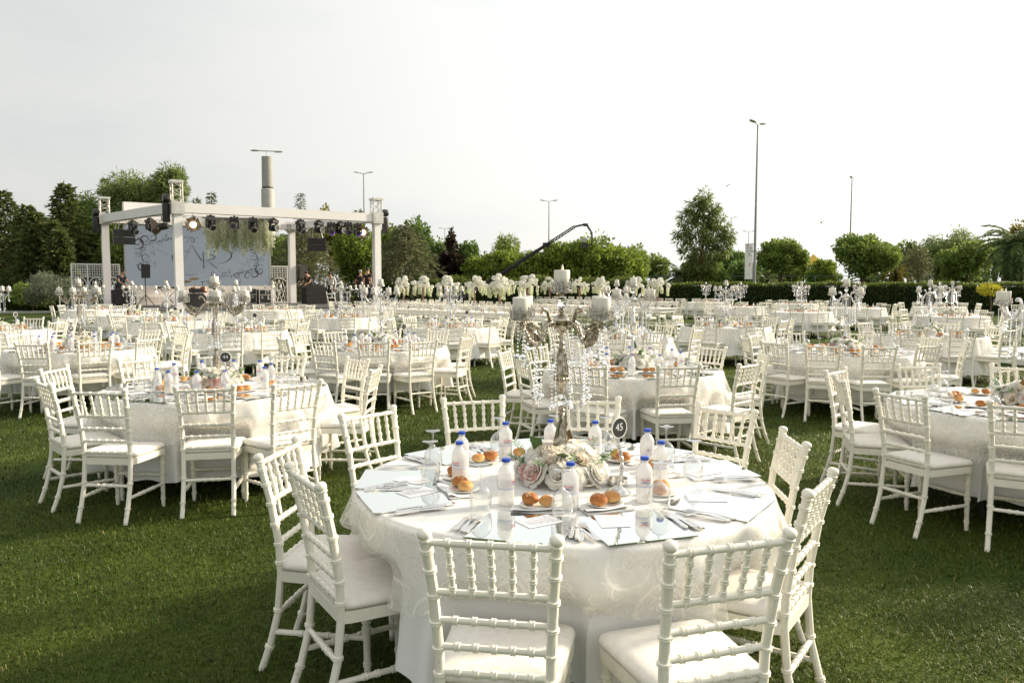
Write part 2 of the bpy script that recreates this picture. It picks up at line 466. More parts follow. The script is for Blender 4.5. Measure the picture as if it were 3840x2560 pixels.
def lace_material():
    """sheer organza with woven scrolls: spirals grown around scattered centres"""
    m = bpy.data.materials.new('lace_organza'); m.use_nodes = True
    nt = m.node_tree; N, L = nt.nodes, nt.links
    b = N['Principled BSDF']
    b.inputs['Base Color'].default_value = (0.91, 0.89, 0.83, 1); b.inputs['Roughness'].default_value = 0.6
    b.inputs['Sheen Weight'].default_value = 0.25
    uv = N.new('ShaderNodeUVMap'); uv.uv_map = 'UVMap'
    def mth(op, a=None, c=None, x=None):
        n = N.new('ShaderNodeMath'); n.operation = op
        for i, q in enumerate((a, c, x)):
            if q is None: continue
            if isinstance(q, (int, float)): n.inputs[i].default_value = q
            else: L.new(q, n.inputs[i])
        return n.outputs[0]
    def layer(scale, turns, rmax, off):
        mp = N.new('ShaderNodeMapping'); mp.inputs['Scale'].default_value = (scale, scale, 1); mp.inputs['Location'].default_value = off
        L.new(uv.outputs[0], mp.inputs['Vector'])
        dz = N.new('ShaderNodeTexNoise'); dz.inputs['Scale'].default_value = 1.5; L.new(mp.outputs[0], dz.inputs['Vector'])
        vm = N.new('ShaderNodeVectorMath'); vm.operation = 'MULTIPLY_ADD'
        vm.inputs[1].default_value = (0.35, 0.35, 0); L.new(dz.outputs['Color'], vm.inputs[0]); L.new(mp.outputs[0], vm.inputs[2])
        vo = N.new('ShaderNodeTexVoronoi'); vo.voronoi_dimensions = '2D'; vo.inputs['Scale'].default_value = 1.0; vo.inputs['Randomness'].default_value = 0.75
        L.new(vm.outputs[0], vo.inputs['Vector'])
        df = N.new('ShaderNodeVectorMath'); df.operation = 'SUBTRACT'
        L.new(vm.outputs[0], df.inputs[0]); L.new(vo.outputs['Position'], df.inputs[1])
        sp = N.new('ShaderNodeSeparateXYZ'); L.new(df.outputs[0], sp.inputs[0])
        sc = N.new('ShaderNodeSeparateColor'); L.new(vo.outputs['Color'], sc.inputs[0])
        sgn = mth('SIGN', mth('SUBTRACT', sc.outputs[0], 0.5))
        an = mth('DIVIDE', mth('ARCTAN2', sp.outputs[1], sp.outputs[0]), 2 * PI)
        rr = mth('SQRT', mth('ADD', mth('MULTIPLY', sp.outputs[0], sp.outputs[0]), mth('MULTIPLY', sp.outputs[1], sp.outputs[1])))
        t = mth('FRACT', mth('ADD', mth('ADD', mth('MULTIPLY', an, sgn), mth('MULTIPLY', mth('POWER', rr, 0.8), turns)), sc.outputs[1]))
        dist = mth('ABSOLUTE', mth('SUBTRACT', t, 0.5))
        w = mth('ADD', 0.09, mth('MULTIPLY', sc.outputs[2], 0.07))
        line = mth('SUBTRACT', 1.0, mth('SMOOTH_MIN', 1.0, mth('DIVIDE', dist, w), 0.2))
        line = mth('MAXIMUM', line, 0.0)
        msk = mth('LESS_THAN', rr, rmax)
        return mth('MINIMUM', mth('MULTIPLY', mth('MULTIPLY', line, 2.2), msk), 1.0)
    pat = mth('MAXIMUM', layer(5.2, 3.2, 0.62, (0, 0, 0)), mth('MULTIPLY', layer(10.5, 2.2, 0.5, (3.3, 1.7, 0)), 0.6))
    su = N.new('ShaderNodeSeparateXYZ'); L.new(uv.outputs[0], su.inputs[0])
    edge = N.new('ShaderNodeMapRange'); edge.inputs['From Min'].default_value = 0.80; edge.inputs['From Max'].default_value = 1.0
    edge.inputs['To Min'].default_value = 0.12; L.new(su.outputs['Y'], edge.inputs['Value'])
    pat = mth('MULTIPLY', pat, edge.outputs['Result'])
    tr = N.new('ShaderNodeBsdfTransparent'); tr.inputs['Color'].default_value = (1, 1, 1, 1)
    tl = N.new('ShaderNodeBsdfTranslucent'); tl.inputs['Color'].default_value = (0.85, 0.83, 0.76, 1)
    m1 = N.new('ShaderNodeMixShader'); m1.inputs['Fac'].default_value = 0.3
    L.new(b.outputs[0], m1.inputs[1]); L.new(tl.outputs[0], m1.inputs[2])
    m2 = N.new('ShaderNodeMixShader')
    L.new(mth('ADD', 0.34, mth('MULTIPLY', pat, 0.46)), m2.inputs['Fac'])
    L.new(tr.outputs[0], m2.inputs[1]); L.new(m1.outputs[0], m2.inputs[2])
    L.new(m2.outputs[0], N['Material Output'].inputs['Surface'])
    return m
m_lace = lace_material()

def cloth_mesh(name, mat, R, ztop, hem, amp, nf, seed, flare=0.06, square=0.0, uvs=False, nth=240, push=(), front=0.225):
    """round cloth: flat disc, soft shoulder, folds that deepen towards an uneven hem"""
    q = random.Random(seed)
    ph = [q.uniform(0, 6.28) for _ in range(6)]
    th = np.linspace(0, 2 * PI, nth, endpoint=False)
    wob = np.sin(nf * th + ph[0] + 0.8 * np.sin(3 * th + ph[1])) * 0.6 + 0.35 * np.sin((nf * 2 - 3) * th + ph[2]) + 0.25 * np.sin((nf // 2) * th + ph[3])
    wob2 = np.sin((nf + 5) * th + ph[4]) * 0.5 + np.sin(5 * th + ph[5]) * 0.5
    gate = 0.45 + 0.55 * (0.5 + 0.5 * np.sin(3 * th + ph[1]))
    rows = []
    for r in (0.12, 0.4, 0.7, R - 0.03):
        rows.append((np.full(nth, r), np.full(nth, ztop), np.full(nth, r)))
    for a in (25, 55, 85):
        rows.append((np.full(nth, R - 0.03 + 0.03 * math.sin(R_(a))), np.full(nth, ztop - 0.03 + 0.03 * math.cos(R_(a))), np.full(nth, R + 0.02 * a / 85)))
    K = 13
    zb = hem + square * np.cos(4 * th + ph[0]) + 0.018 * wob2
    for k in range(1, K + 1):
        h = k / K
        z = ztop - 0.032 + (zb - ztop + 0.032) * h
        rr = R + flare * h ** 1.2 + amp * gate * np.sign(wob) * np.abs(wob) ** 0.8 * h ** 0.6
        rows.append((rr, z, R + 0.03 + (ztop - z)))
    V, F, U = [], [], []
    for rr, z, s_ in rows:
        V.append(np.stack([rr * np.cos(th), rr * np.sin(th), z], 1)); U.append(s_)
    V = np.concatenate(V); U = np.concatenate(U)
    # chairs tucked in push the hanging cloth back behind the seat front
    for cx, cy, fa in push:
        fx, fy = math.cos(fa), math.sin(fa)
        dx, dy = V[:, 0] - cx, V[:, 1] - cy
        u = dx * fx + dy * fy; v = np.abs(-dx * fy + dy * fx)
        f = 1 - np.clip((v - 0.205) / 0.10, 0, 1); f = f * f * (3 - 2 * f)
        g_ = 1 - np.clip((V[:, 2] - 0.505) / 0.13, 0, 1); g_ = g_ * g_ * (3 - 2 * g_)
        du = np.where((u > -0.5) & (u < front), front - u, 0) * f * g_
        V[:, 0] += du * fx; V[:, 1] += du * fy
    nr = len(rows)
    idx = np.arange(nth)
    for k in range(nr - 1):
        a = k * nth + idx; b = k * nth + (idx + 1) % nth
        F.append(np.stack([a, a + nth, b + nth, b], 1))
    F = np.concatenate(F)
    c = len(V)
    V = np.concatenate([V, [[0, 0, ztop]]])
    me = bpy.data.meshes.new(name)
    faces = [tuple(map(int, f)) for f in F] + [(c, i, (i + 1) % nth) for i in range(nth)]
    me.from_pydata([tuple(map(float, p)) for p in V], [], faces)
    me.polygons.foreach_set('use_smooth', [True] * len(faces))
    me.materials.append(mat)
    if uvs:
        ul = me.uv_layers.new(name='UVMap')
        dat = np.zeros((len(me.loops), 2), np.float32)
        li = 0
        for f in faces:
            ks = [i % nth if i < c else f[1] % nth for i in f]
            wrap = (max(ks) - min(ks)) > nth / 2
            for i, kk in zip(f, ks):
                if wrap and kk < nth / 2:
                    kk += nth
                dat[li] = (kk / nth * 2 * PI * R, U[i] if i < c else 0.0)
                li += 1
        ul.data.foreach_set('uv', dat.ravel())
    me.update()
    return me

# ------------------------------------------------------------------ chair (origin on the ground under the seat, table towards +Y)
def spl(pts, n):
    P = [Vector(p) for p in pts]
    P = [P[0] * 2 - P[1]] + P + [P[-1] * 2 - P[-2]]
    out = []
    for i in range(1, len(P) - 2):
        for k in range(n):
            t = k / n
            a, b, c, d = P[i - 1], P[i], P[i + 1], P[i + 2]
            out.append(0.5 * ((2 * b) + (c - a) * t + (2 * a - 5 * b + 4 * c - d) * t * t + (3 * b - a - 3 * c + d) * t ** 3))
    out.append(P[-2])
    return out

def turned(mb, path, r0, r1, rings, n=10, ring=1.32, w=0.0075):
    """tube along a path with double bead rings at the given fractions"""
    P = [Vector(p) for p in path]
    cum = [0]
    for a, b in zip(P, P[1:]):
        cum.append(cum[-1] + (b - a).length)
    tot = cum[-1]
    def at(s):
        s = min(max(s, 0), tot)
        for i in range(len(P) - 1):
            if s <= cum[i + 1] + 1e-9:
                return P[i].lerp(P[i + 1], (s - cum[i]) / max(1e-9, cum[i + 1] - cum[i]))
        return P[-1]
    smp = {c: 1.0 for c in cum}
    for g in rings:
        s = g * tot
        for d, k in ((-2.0, 1), (-1.6, ring), (-0.5, ring), (0, 1 + (ring - 1) * 0.45), (0.5, ring), (1.6, ring), (2.0, 1)):
            smp[s + d * w / 2] = k
        for c in list(smp):
            if abs(c - s) < w and smp[c] == 1.0 and c in cum:
                del smp[c]
    ss = sorted(x for x in smp if -1e-6 <= x <= tot + 1e-6)
    return mb.tube([at(x) for x in ss], [(r0 + (r1 - r0) * x / tot) * smp[x] for x in ss], n)

RAILZ = (0.895, 0.735, 0.645, 0.558, 0.478)
def post_at(z, sx=1):
    tab = [(0.0, -0.285, 0.172), (0.12, -0.242, 0.170), (0.25, -0.208, 0.168), (0.42, -0.192, 0.167), (0.55, -0.197, 0.169), (0.74, -0.226, 0.178), (0.92, -0.268, 0.192)]
    for a, b in zip(tab, tab[1:]):
        if z <= b[0]:
            t = (z - a[0]) / (b[0] - a[0])
            return (sx * (a[2] + (b[2] - a[2]) * t), a[1] + (b[1] - a[1]) * t, z)
    return (sx * 0.192, -0.268, 0.92)

def trap(wf, wb, d, yc, rad, n=6):
    """rounded trapezoid outline"""
    cs = [(-wb / 2, yc - d / 2), (wb / 2, yc - d / 2), (wf / 2, yc + d / 2), (-wf / 2, yc + d / 2)]
    out = []
    for i in range(4):
        p, a, b = Vector(cs[i]), Vector(cs[i - 1]), Vector(cs[(i + 1) % 4])
        u, v = (a - p).normalized() * rad, (b - p).normalized() * rad
        for k in range(n + 1):
            t = k / n
            out.append(tuple(p + u * (1 - t) ** 2 + v * t ** 2))
    return out

def chair_meshes(n=10):
    ms = []
    zs = [0, 0.05, 0.12, 0.18, 0.25, 0.33, 0.42, 0.48, 0.55, 0.62, 0.68, 0.74, 0.80, 0.86, 0.90]
    for sx in (-1, 1):
        b = MB()
        path = [post_at(z, sx) for z in zs]
        turned(b, path, 0.0155, 0.0165, [(z + 0.012) / 0.93 for z in (0.10, 0.27, 0.478, 0.558, 0.645, 0.735, 0.82, 0.885)], n)
        top = Vector(post_at(0.90, sx)); d = (Vector(post_at(0.92, sx)) - Vector(post_at(0.86, sx))).normalized()
        pr = [(0.0165, -0.002), (0.021, 0.002), (0.021, 0.007), (0.017, 0.0095), (0.021, 0.014), (0.0225, 0.022), (0.0205, 0.030), (0.014, 0.036), (0.002, 0.0385)]
        b.lathe(pr, n, top, d.to_track_quat('Z', 'Y').to_matrix())
        ms.append(('back_post', b.mesh('back_post', m_chair), None))
    for i, z in enumerate(RAILZ):
        b = MB(); p, q = Vector(post_at(z, -1)), Vector(post_at(z, 1))
        turned(b, [p, p.lerp(q, .5), q], 0.0108, 0.0108, [0.17, 0.335, 0.5, 0.665, 0.83], n, 1.35, 0.009)
        ms.append(('back_rail', b.mesh('back_rail', m_chair), None))
    for k in range(5):
        f = (0.17, 0.335, 0.5, 0.665, 0.83)[k]
        b = MB()
        p = Vector(post_at(RAILZ[1], -1)).lerp(Vector(post_at(RAILZ[1], 1)), f); q = Vector(post_at(RAILZ[0], -1)).lerp(Vector(post_at(RAILZ[0], 1)), f)
        turned(b, [p, p.lerp(q, .5), q], 0.0085, 0.0085, [0.10, 0.33, 0.56, 0.79], n, 1.45, 0.009)
        ms.append(('spindle', b.mesh('spindle', m_chair), None))
    for sx in (-1, 1):
        b = MB()
        turned(b, [(sx * 0.178, 0.185, 0), (sx * 0.178, 0.183, 0.2), (sx * 0.178, 0.18, 0.425)], 0.0135, 0.0195, [0.14, 0.5, 0.58, 0.76], n, 1.25, 0.010)
        ms.append(('front_leg', b.mesh('front_leg', m_chair), None))
    b = MB()
    o = trap(0.425, 0.372, 0.405, 0.0, 0.05); i_ = trap(0.385, 0.335, 0.365, 0.0, 0.04)
    nn = len(o)
    vs = [(x, y, 0.395 - 0.012 * 0) for x, y in o] + [(x, y, 0.44) for x, y in o] + [(x, y, 0.44) for x, y in i_] + [(x, y, 0.395) for x, y in i_]
    vs += [(x * 1.02, y * 1.02, 0.425) for x, y in o]
    fs = []
    for k in range(nn):
        l = (k + 1) % nn
        fs += [(k, l, nn + l, nn + k), (nn + k, nn + l, 2 * nn + l, 2 * nn + k), (2 * nn + k, 2 * nn + l, 3 * nn + l, 3 * nn + k), (3 * nn + k, 3 * nn + l, l, k)]
    b.add(vs[:4 * nn], fs)
    b.prism(i_, 0.428, 0.438)
    ms.append(('seat_frame', b.mesh('seat_frame', m_chair), None))
    b = MB()
    prof = [(0.93, 0.4405), (1.0, 0.447), (1.02, 0.458), (1.0, 0.471), (0.93, 0.481), (0.75, 0.4865), (0.4, 0.489)]
    o = trap(0.425, 0.375, 0.40, 0.004, 0.06, 8); nn = len(o)
    vs = []
    for s_, z in prof:
        vs += [(x * s_, 0.004 + (y - 0.004) * s_, z + 0.0025 * math.sin(x * 40 + y * 23) * (1 if z > .46 else 0)) for x, y in o]
    fs = []
    for r in range(len(prof) - 1):
        for k in range(nn):
            l = (k + 1) % nn
            fs.append((r * nn + k, r * nn + l, (r + 1) * nn + l, (r + 1) * nn + k))
    fs += [tuple(range(nn - 1, -1, -1)), tuple((len(prof) - 1) * nn + k for k in range(nn))]
    b.add(vs, fs)
    ms.append(('seat_cushion', b.mesh('seat_cushion', m_cush, 60), None))
    def st(p, q):
        b = MB(); p, q = Vector(p), Vector(q)
        turned(b, [p, p.lerp(q, .25), p.lerp(q, .5), p.lerp(q, .75), q], 0.0115, 0.0115, [0.3, 0.42, 0.58, 0.7], n, 1.3, 0.010)
        ms.append(('stretcher', b.mesh('stretcher', m_chair), None))
    for sx in (-1, 1):
        st((sx * 0.178, 0.184, 0.17), post_at(0.17, sx)); 
    st((-0.178, 0.184, 0.235), (0.178, 0.184, 0.235)); st(post_at(0.25, -1), post_at(0.25, 1))
    return ms
CH_HI = chair_meshes(9)

def chair_low(n, fine):
    b = MB()
    zs = [0, 0.12, 0.25, 0.42, 0.55, 0.74, 0.91]
    for sx in (-1, 1):
        b.tube([post_at(z, sx) for z in zs], 0.0175, n)
        if fine:
            b.sphere(Vector(post_at(0.92, sx)), 0.022, 6, 4)
        b.tube([(sx * 0.178, 0.185, 0), (sx * 0.178, 0.18, 0.425)], [0.015, 0.019], n)
        b.tube([(sx * 0.178, 0.184, 0.18), post_at(0.18, sx)], 0.012, n)
    for z in RAILZ:
        p, q = Vector(post_at(z, -1)), Vector(post_at(z, 1))
        b.tube([p, q], 0.0125, n)
        if fine and z > .7:
            pass
    for f in (0.17, 0.335, 0.5, 0.665, 0.83):
        p = Vector(post_at(RAILZ[1], -1)).lerp(Vector(post_at(RAILZ[1], 1)), f); q = Vector(post_at(RAILZ[0], -1)).lerp(Vector(post_at(RAILZ[0], 1)), f)
        if fine:
            b.tube([p, p.lerp(q, .28), p.lerp(q, .33), p.lerp(q, .38), p.lerp(q, .62), p.lerp(q, .67), p.lerp(q, .72), q], [.009, .009, .0125, .009, .009, .0125, .009, .009], n)
        else:
            b.tube([p, q], 0.0105, n)
    b.tube([(-0.178, 0.184, 0.24), (0.178, 0.184, 0.24)], 0.012, n); b.tube([post_at(0.25, -1), post_at(0.25, 1)], 0.012, n)
    b.prism(trap(0.425, 0.372, 0.405, 0.0, 0.05, 3), 0.395, 0.44)
    return b
CH_MID = chair_low(6, True).mesh('chair_frame', m_chair)
CUSH_MID = [m for nme, m, _ in CH_HI if nme == 'seat_cushion'][0]
_b = chair_low(4, False); _b.prism(trap(0.42, 0.37, 0.40, 0.004, 0.06, 3), 0.4405, 0.482, mi=1)
CH_FAR = _b.mesh('banquet_chair_far', [m_chair, m_cush])

def chair(x, y, face, label, lod, group):
    """face = direction the sitter looks, radians"""
    rz = face - PI / 2
    if lod == 2:
        return solo('chiavari_chair', CH_FAR, label, 'chair', (x, y, 0), (0, 0, rz), 1, group)
    t = thing('chiavari_chair', label, 'chair', (x, y, 0), rz, group)
    if lod == 1:
        obj('frame', CH_MID, t); obj('seat_cushion', CUSH_MID, t)
    else:
        for nme, me, _ in CH_HI:
            obj(nme, me, t)
    return t

# ------------------------------------------------------------------ tableware
def text_mesh(txt, size, mat, extrude=0.0006, shear=0.0, align='CENTER', res=3):
    cu = bpy.data.curves.new('lettering', 'FONT')
    cu.body = txt; cu.size = size; cu.align_x = align; cu.align_y = 'CENTER'; cu.extrude = extrude; cu.shear = shear; cu.resolution_u = res
    o = bpy.data.objects.new('lettering', cu); COL.objects.link(o)
    dg = bpy.context.evaluated_depsgraph_get()
    me = bpy.data.meshes.new_from_object(o.evaluated_get(dg))
    bpy.data.objects.remove(o); bpy.data.curves.remove(cu)
    me.materials.clear(); me.materials.append(mat)
    return me

def bend(me, r, ang0=0.0):
    """wrap a flat x/y lettering mesh around an upright cylinder, reading from -Y"""
    for v in me.vertices:
        x, y, z = v.co
        a = x / r + ang0
        v.co = ((r + z) * math.sin(a), -(r + z) * math.cos(a), y)
    me.update()
    return me

BOT = MB().lathe([(0.028, 0), (0.0315, 0.004), (0.0315, 0.03), (0.0305, 0.034), (0.0315, 0.038), (0.0315, 0.062), (0.0318, 0.07), (0.0318, 0.115), (0.0315, 0.128), (0.0325, 0.134), (0.0318, 0.146), (0.027, 0.160), (0.019, 0.172), (0.0135, 0.180), (0.0128, 0.189), (0.0155, 0.190), (0.0155, 0.192), (0.0128, 0.193), (0.0128, 0.1945)], 18).mesh('bottle_body', m_bottle, 180)
_b = MB()
_p = [(0.0145, 0.1935), (0.0155, 0.1945), (0.0155, 0.207), (0.0148, 0.2095), (0.012, 0.2105), (1e-4, 0.2105)]
_b.lathe(_p, 18)
for k in range(24):
    a = 2 * PI * k / 24
    _b.box((0.0156 * math.cos(a), 0.0156 * math.sin(a), 0.2005), (0.0012, 0.002, 0.011), a)
CAPM = _b.mesh('bottle_cap', m_cap)
_b = MB().lathe([(0.0323, 0.074), (0.0323, 0.122)], 24, caps=False)
_b.lathe([(0.0325, 0.0745), (0.0325, 0.0775)], 24, caps=False, mi=1)
LABM = _b.mesh('bottle_label', [m_label, m_lab_lb], 180)
TXTM = bend(text_mesh('Fuska', 0.0165, m_lab_r, 0.0003, 0.25), 0.0328)
for v in TXTM.vertices: v.co.z += 0.107
_b = MB()
_n = 14
_vs = []
for k in range(_n + 1):
    x = -0.018 + 0.036 * k / _n
    yy = 0.094 + 0.0028 * math.sin(k / _n * 5.5) + 0.003 * k / _n; w = 0.0045 * (1 - 0.5 * abs(k / _n * 2 - 1))
    a = x / 0.0328
    for d in (-w / 2, w / 2): _vs.append((0.0329 * math.sin(a), -0.0329 * math.cos(a), yy + d))
_b.add(_vs, [(2 * k, 2 * k + 2, 2 * k + 3, 2 * k + 1) for k in range(_n)])
for i, hh in enumerate((0.006, 0.012, 0.009)):
    pass
SWM = _b.mesh('label_wave', m_lab_b, 180)
_b = MB()
for i in range(7):
    a = PI * 0.72 + i * 0.028
    _b.box((0.0329 * math.sin(a), -0.0329 * math.cos(a), 0.1), (0.0004, 0.0005 + 0.0003 * (i % 2), 0.013), a - PI / 2 + PI / 2)
for i in range(6):
    a0 = PI * 1.12
    for k in range(5):
        a = a0 + k * 0.06
        _b.box((0.0329 * math.sin(a), -0.0329 * math.cos(a), 0.085 + i * 0.0055), (0.0018, 0.0004, 0.0012), a)
BARM = _b.mesh('label_barcode', m_lab_b, 0)

def bottle(x, y, z, rz, label, group, detail=True):
    t = thing('water_bottle', label, 'bottle', (x, y, z), rz, group); t.scale = (1.06, 1.06, 0.88)
    obj('bottle_body', BOT, t); obj('bottle_cap', CAPM, t)
    l = obj('bottle_label', LABM, t)
    if detail:
        obj('label_lettering', TXTM, l); obj('label_wave', SWM, l); obj('label_print', BARM, l)
    return t

_pr = [(0.0335, 0.0), (0.0385, 0.012), (0.0425, 0.032), (0.0425, 0.05), (0.037, 0.069), (0.022, 0.083), (0.008, 0.0905), (0.0042, 0.098), (0.0036, 0.12), (0.0042, 0.14), (0.009, 0.1465), (0.02, 0.1495), (0.034, 0.1520), (0.0345, 0.1535), (0.033, 0.1545), (0.001, 0.1535)]
GLA = MB().lathe(_pr + [], 22, caps=False).mesh('wine_glass', m_glass, 180)
GLA_FAR = MB().lathe([_pr[i] for i in (0, 2, 3, 5, 7, 9, 12, 15)], 8, caps=False).mesh('wine_glass_far', m_glass, 180)
PLA = MB().lathe([(0.001, 0.006), (0.045, 0.006), (0.05, 0.0085), (0.072, 0.0135), (0.074, 0.0155), (0.072, 0.0165), (0.05, 0.012), (0.044, 0.0095), (0.001, 0.0095)][::-1], 28, caps=False).mesh('bread_plate', m_plate, 60)

def roll_mesh(mat, seed, h, rx):
    q = random.Random(seed); b = MB(); n, m = 20, 12
    vs, fs = [], []
    ph = [q.uniform(0, 6) for _ in range(4)]
    for j in range(m + 1):
        t = PI * j / m
        for i in range(n):
            a = 2 * PI * i / n
            r = math.sin(t) ** 0.8 * rx * (1 + 0.05 * math.sin(2 * a + ph[0]) + 0.025 * math.sin(3 * a + ph[1] + t))
            z = h / 2 - math.cos(t) * h / 2 * (1.0 if t > PI / 2 else 0.9)
            z += 0.003 * math.sin(3 * a + ph[2]) * math.sin(t)
            vs.append((r * math.cos(a), r * math.sin(a) * 0.92, max(0, z)))
    for j in range(m):
        for i in range(n):
            l = (i + 1) % n
            fs.append((j * n + i, j * n + l, (j + 1) * n + l, (j + 1) * n + i))
    b.add(vs, fs)
    return b.mesh('bread_roll', mat, 180)
ROLLS = [roll_mesh(m_bread1, 1, 0.045, 0.036), roll_mesh(m_bread2, 2, 0.046, 0.037), roll_mesh(m_bread1, 5, 0.044, 0.035), roll_mesh(m_bread2, 9, 0.045, 0.036)]
_b = MB(); _q = random.Random(4)
for k in range(34):
    a, r = _q.uniform(0, 6.28), 0.024 * math.sqrt(_q.random())
    z = 0.0455 * (0.5 + 0.5 * math.sqrt(max(0, 1 - (r / 0.036) ** 2))) + 0.0006
    Mx = Euler((_q.uniform(-.5, .5), _q.uniform(-.5, .5), a)).to_matrix()
    _b.sphere((r * math.cos(a), r * math.sin(a), z), 0.0032, 6, 4, (1.3, 0.8, 0.3), Mx)
SEED = _b.mesh('oat_flakes', m_seed)

# napkin: folded cloth, rounded fold at the front
_b = MB(); _vs = []
for j in range(9):
    y = -0.055 + 0.11 * j / 8
    for i in range(13):
        x = -0.10 + 0.20 * i / 12
        _vs.append((x + 0.006 * math.sin(y * 40), y + 0.004 * math.sin(x * 30), 0.004 + 0.012 * math.exp(-((y + 0.045) / 0.022) ** 2) + 0.002 * math.sin(x * 37 + y * 25)))
_fs = [(j * 13 + i, j * 13 + i + 1, (j + 1) * 13 + i + 1, (j + 1) * 13 + i) for j in range(8) for i in range(12)]
_b.add(_vs, _fs); _b.prism([(-0.1, -0.06), (0.1, -0.06), (0.1, 0.055), (-0.1, 0.055)], 0.0, 0.004)
NAP = _b.mesh('napkin', m_napkin, 60)
_b = MB(); _b.box((0, 0, 0.0008), (0.105, 0.15, 0.0012))
CARD = _b.mesh('menu_card', m_card, 0)
_b = MB(); _q = random.Random(8)
for k in range(11):
    w = 0.03 + _q.random() * 0.045
    _b.box((0, 0.055 - k * 0.0105, 0.0016), (w, 0.0022, 0.0004))
CARDTXT = _b.mesh('printed_lines', m_ink, 0)
MIR = MB().box((0, 0, 0.002), (0.34, 0.33, 0.004)).mesh('mirror_placemat', m_mirror, 0)

def ribbon(pts, th):
    """flat strip: list of (y, halfwidth, z)"""
    b = MB(); vs, fs = [], []
    for y, w, z in pts:
        vs += [(-w, y, z), (w, y, z), (w, y, z + th), (-w, y, z + th)]
    for k in range(len(pts) - 1):
        o = 4 * k
        for i in range(4):
            j = (i + 1) % 4
            fs.append((o + i, o + j, o + 4 + j, o + 4 + i))
    fs += [(3, 2, 1, 0), tuple(4 * (len(pts) - 1) + i for i in range(4))]
    return b.add(vs, fs)
_b = ribbon([(-0.098, 0.006, 0.002), (-0.092, 0.0105, 0.002), (-0.06, 0.008, 0.003), (-0.01, 0.0042, 0.007), (0.03, 0.0045, 0.006), (0.042, 0.0105, 0.003), (0.052, 0.0125, 0.002)], 0.0022)
for i in range(4):
    x = -0.0105 + 0.007 * i
    _b.box((x, 0.073, 0.0042), (0.0034, 0.044, 0.0018), 0, Matrix.Rotation(0.06, 3, 'X'))
FORK = _b.mesh('fork', m_steel, 50)
_b = ribbon([(-0.11, 0.006, 0.001), (-0.104, 0.0095, 0.0005), (-0.06, 0.0085, 0.001), (-0.01, 0.0065, 0.002)], 0.006)
_k = ribbon([(-0.01, 0.006, 0.004), (0.02, 0.0095, 0.003), (0.07, 0.0105, 0.002), (0.095, 0.008, 0.002), (0.106, 0.002, 0.002)], 0.0014)
_b.add(_k.v, _k.f)
KNIFE = _b.mesh('knife', m_steel, 50)

# table number stand
_b = MB()
_b.lathe([(0.052, 0), (0.052, 0.004), (0.046, 0.010), (0.034, 0.020), (0.02, 0.027), (0.012, 0.031), (0.008, 0.034)], 20)
SGB = _b.mesh('sign_foot', m_chrome)
_b = MB()
for q in (0, PI):
    _b.tube([(0.0055 * math.cos(k * .55 + q) + 0.018 * math.sin(k / 40 * PI * 1.2), 0.0055 * math.sin(k * .55 + q), 0.03 + k * 0.0051) for k in range(41)], 0.0045, 6)
SGS = _b.mesh('twisted_stem', m_chrome)
_b = MB(); _Mr = Matrix.Rotation(PI / 2, 3, 'X')
_b.lathe([(0.040, -0.003), (0.0445, -0.003), (0.046, 0.0), (0.0445, 0.003), (0.040, 0.003)], 32, (0, 0, 0.275), _Mr, caps=False)
SGR = _b.mesh('sign_rim', m_white)
SGD = MB().lathe([(1e-4, -0.002), (0.0405, -0.002), (0.0405, 0.002), (1e-4, 0.002)], 32, (0, 0, 0.275), _Mr, caps=False).mesh('sign_disc', m_slate)
SGK = MB().lathe([(1e-4, 0.0024), (0.0405, 0.0024), (0.0405, 0.0034), (1e-4, 0.0034)], 32, (0, 0, 0.275), Matrix.Rotation(-PI / 2, 3, 'X'), caps=False).mesh('sign_back', m_white)
_b = MB().lathe([(0.030, 0), (0.045, 0.006), (0.047, 0.03), (0.0465, 0.032), (0.044, 0.03), (0.042, 0.009), (0.001, 0.007)], 24)
ASH = _b.mesh('ashtray', m_chrome)

def table_sign(x, y, rz, num, tname):
    t = thing('table_number_sign', ('round black sign numbered %s on twisted silver stand' % {'45': 'forty-five', '44': 'forty-four', '29': 'twenty-nine'}[num]) if num else 'round number sign on twisted silver stand of %s' % tname, 'sign', (x, y, 0.7665), rz, 'table number signs')
    obj('sign_foot', SGB, t); obj('twisted_stem', SGS, t); obj('sign_rim', SGR, t)
    d = obj('sign_disc', SGD, t); obj('sign_back', SGK, t)
    if num:
        me = text_mesh(num, 0.044, m_chalk, 0.0004)
        obj('sign_number', me, d, (0, -0.0026, 0.277), (PI / 2, 0, 0))
    return t

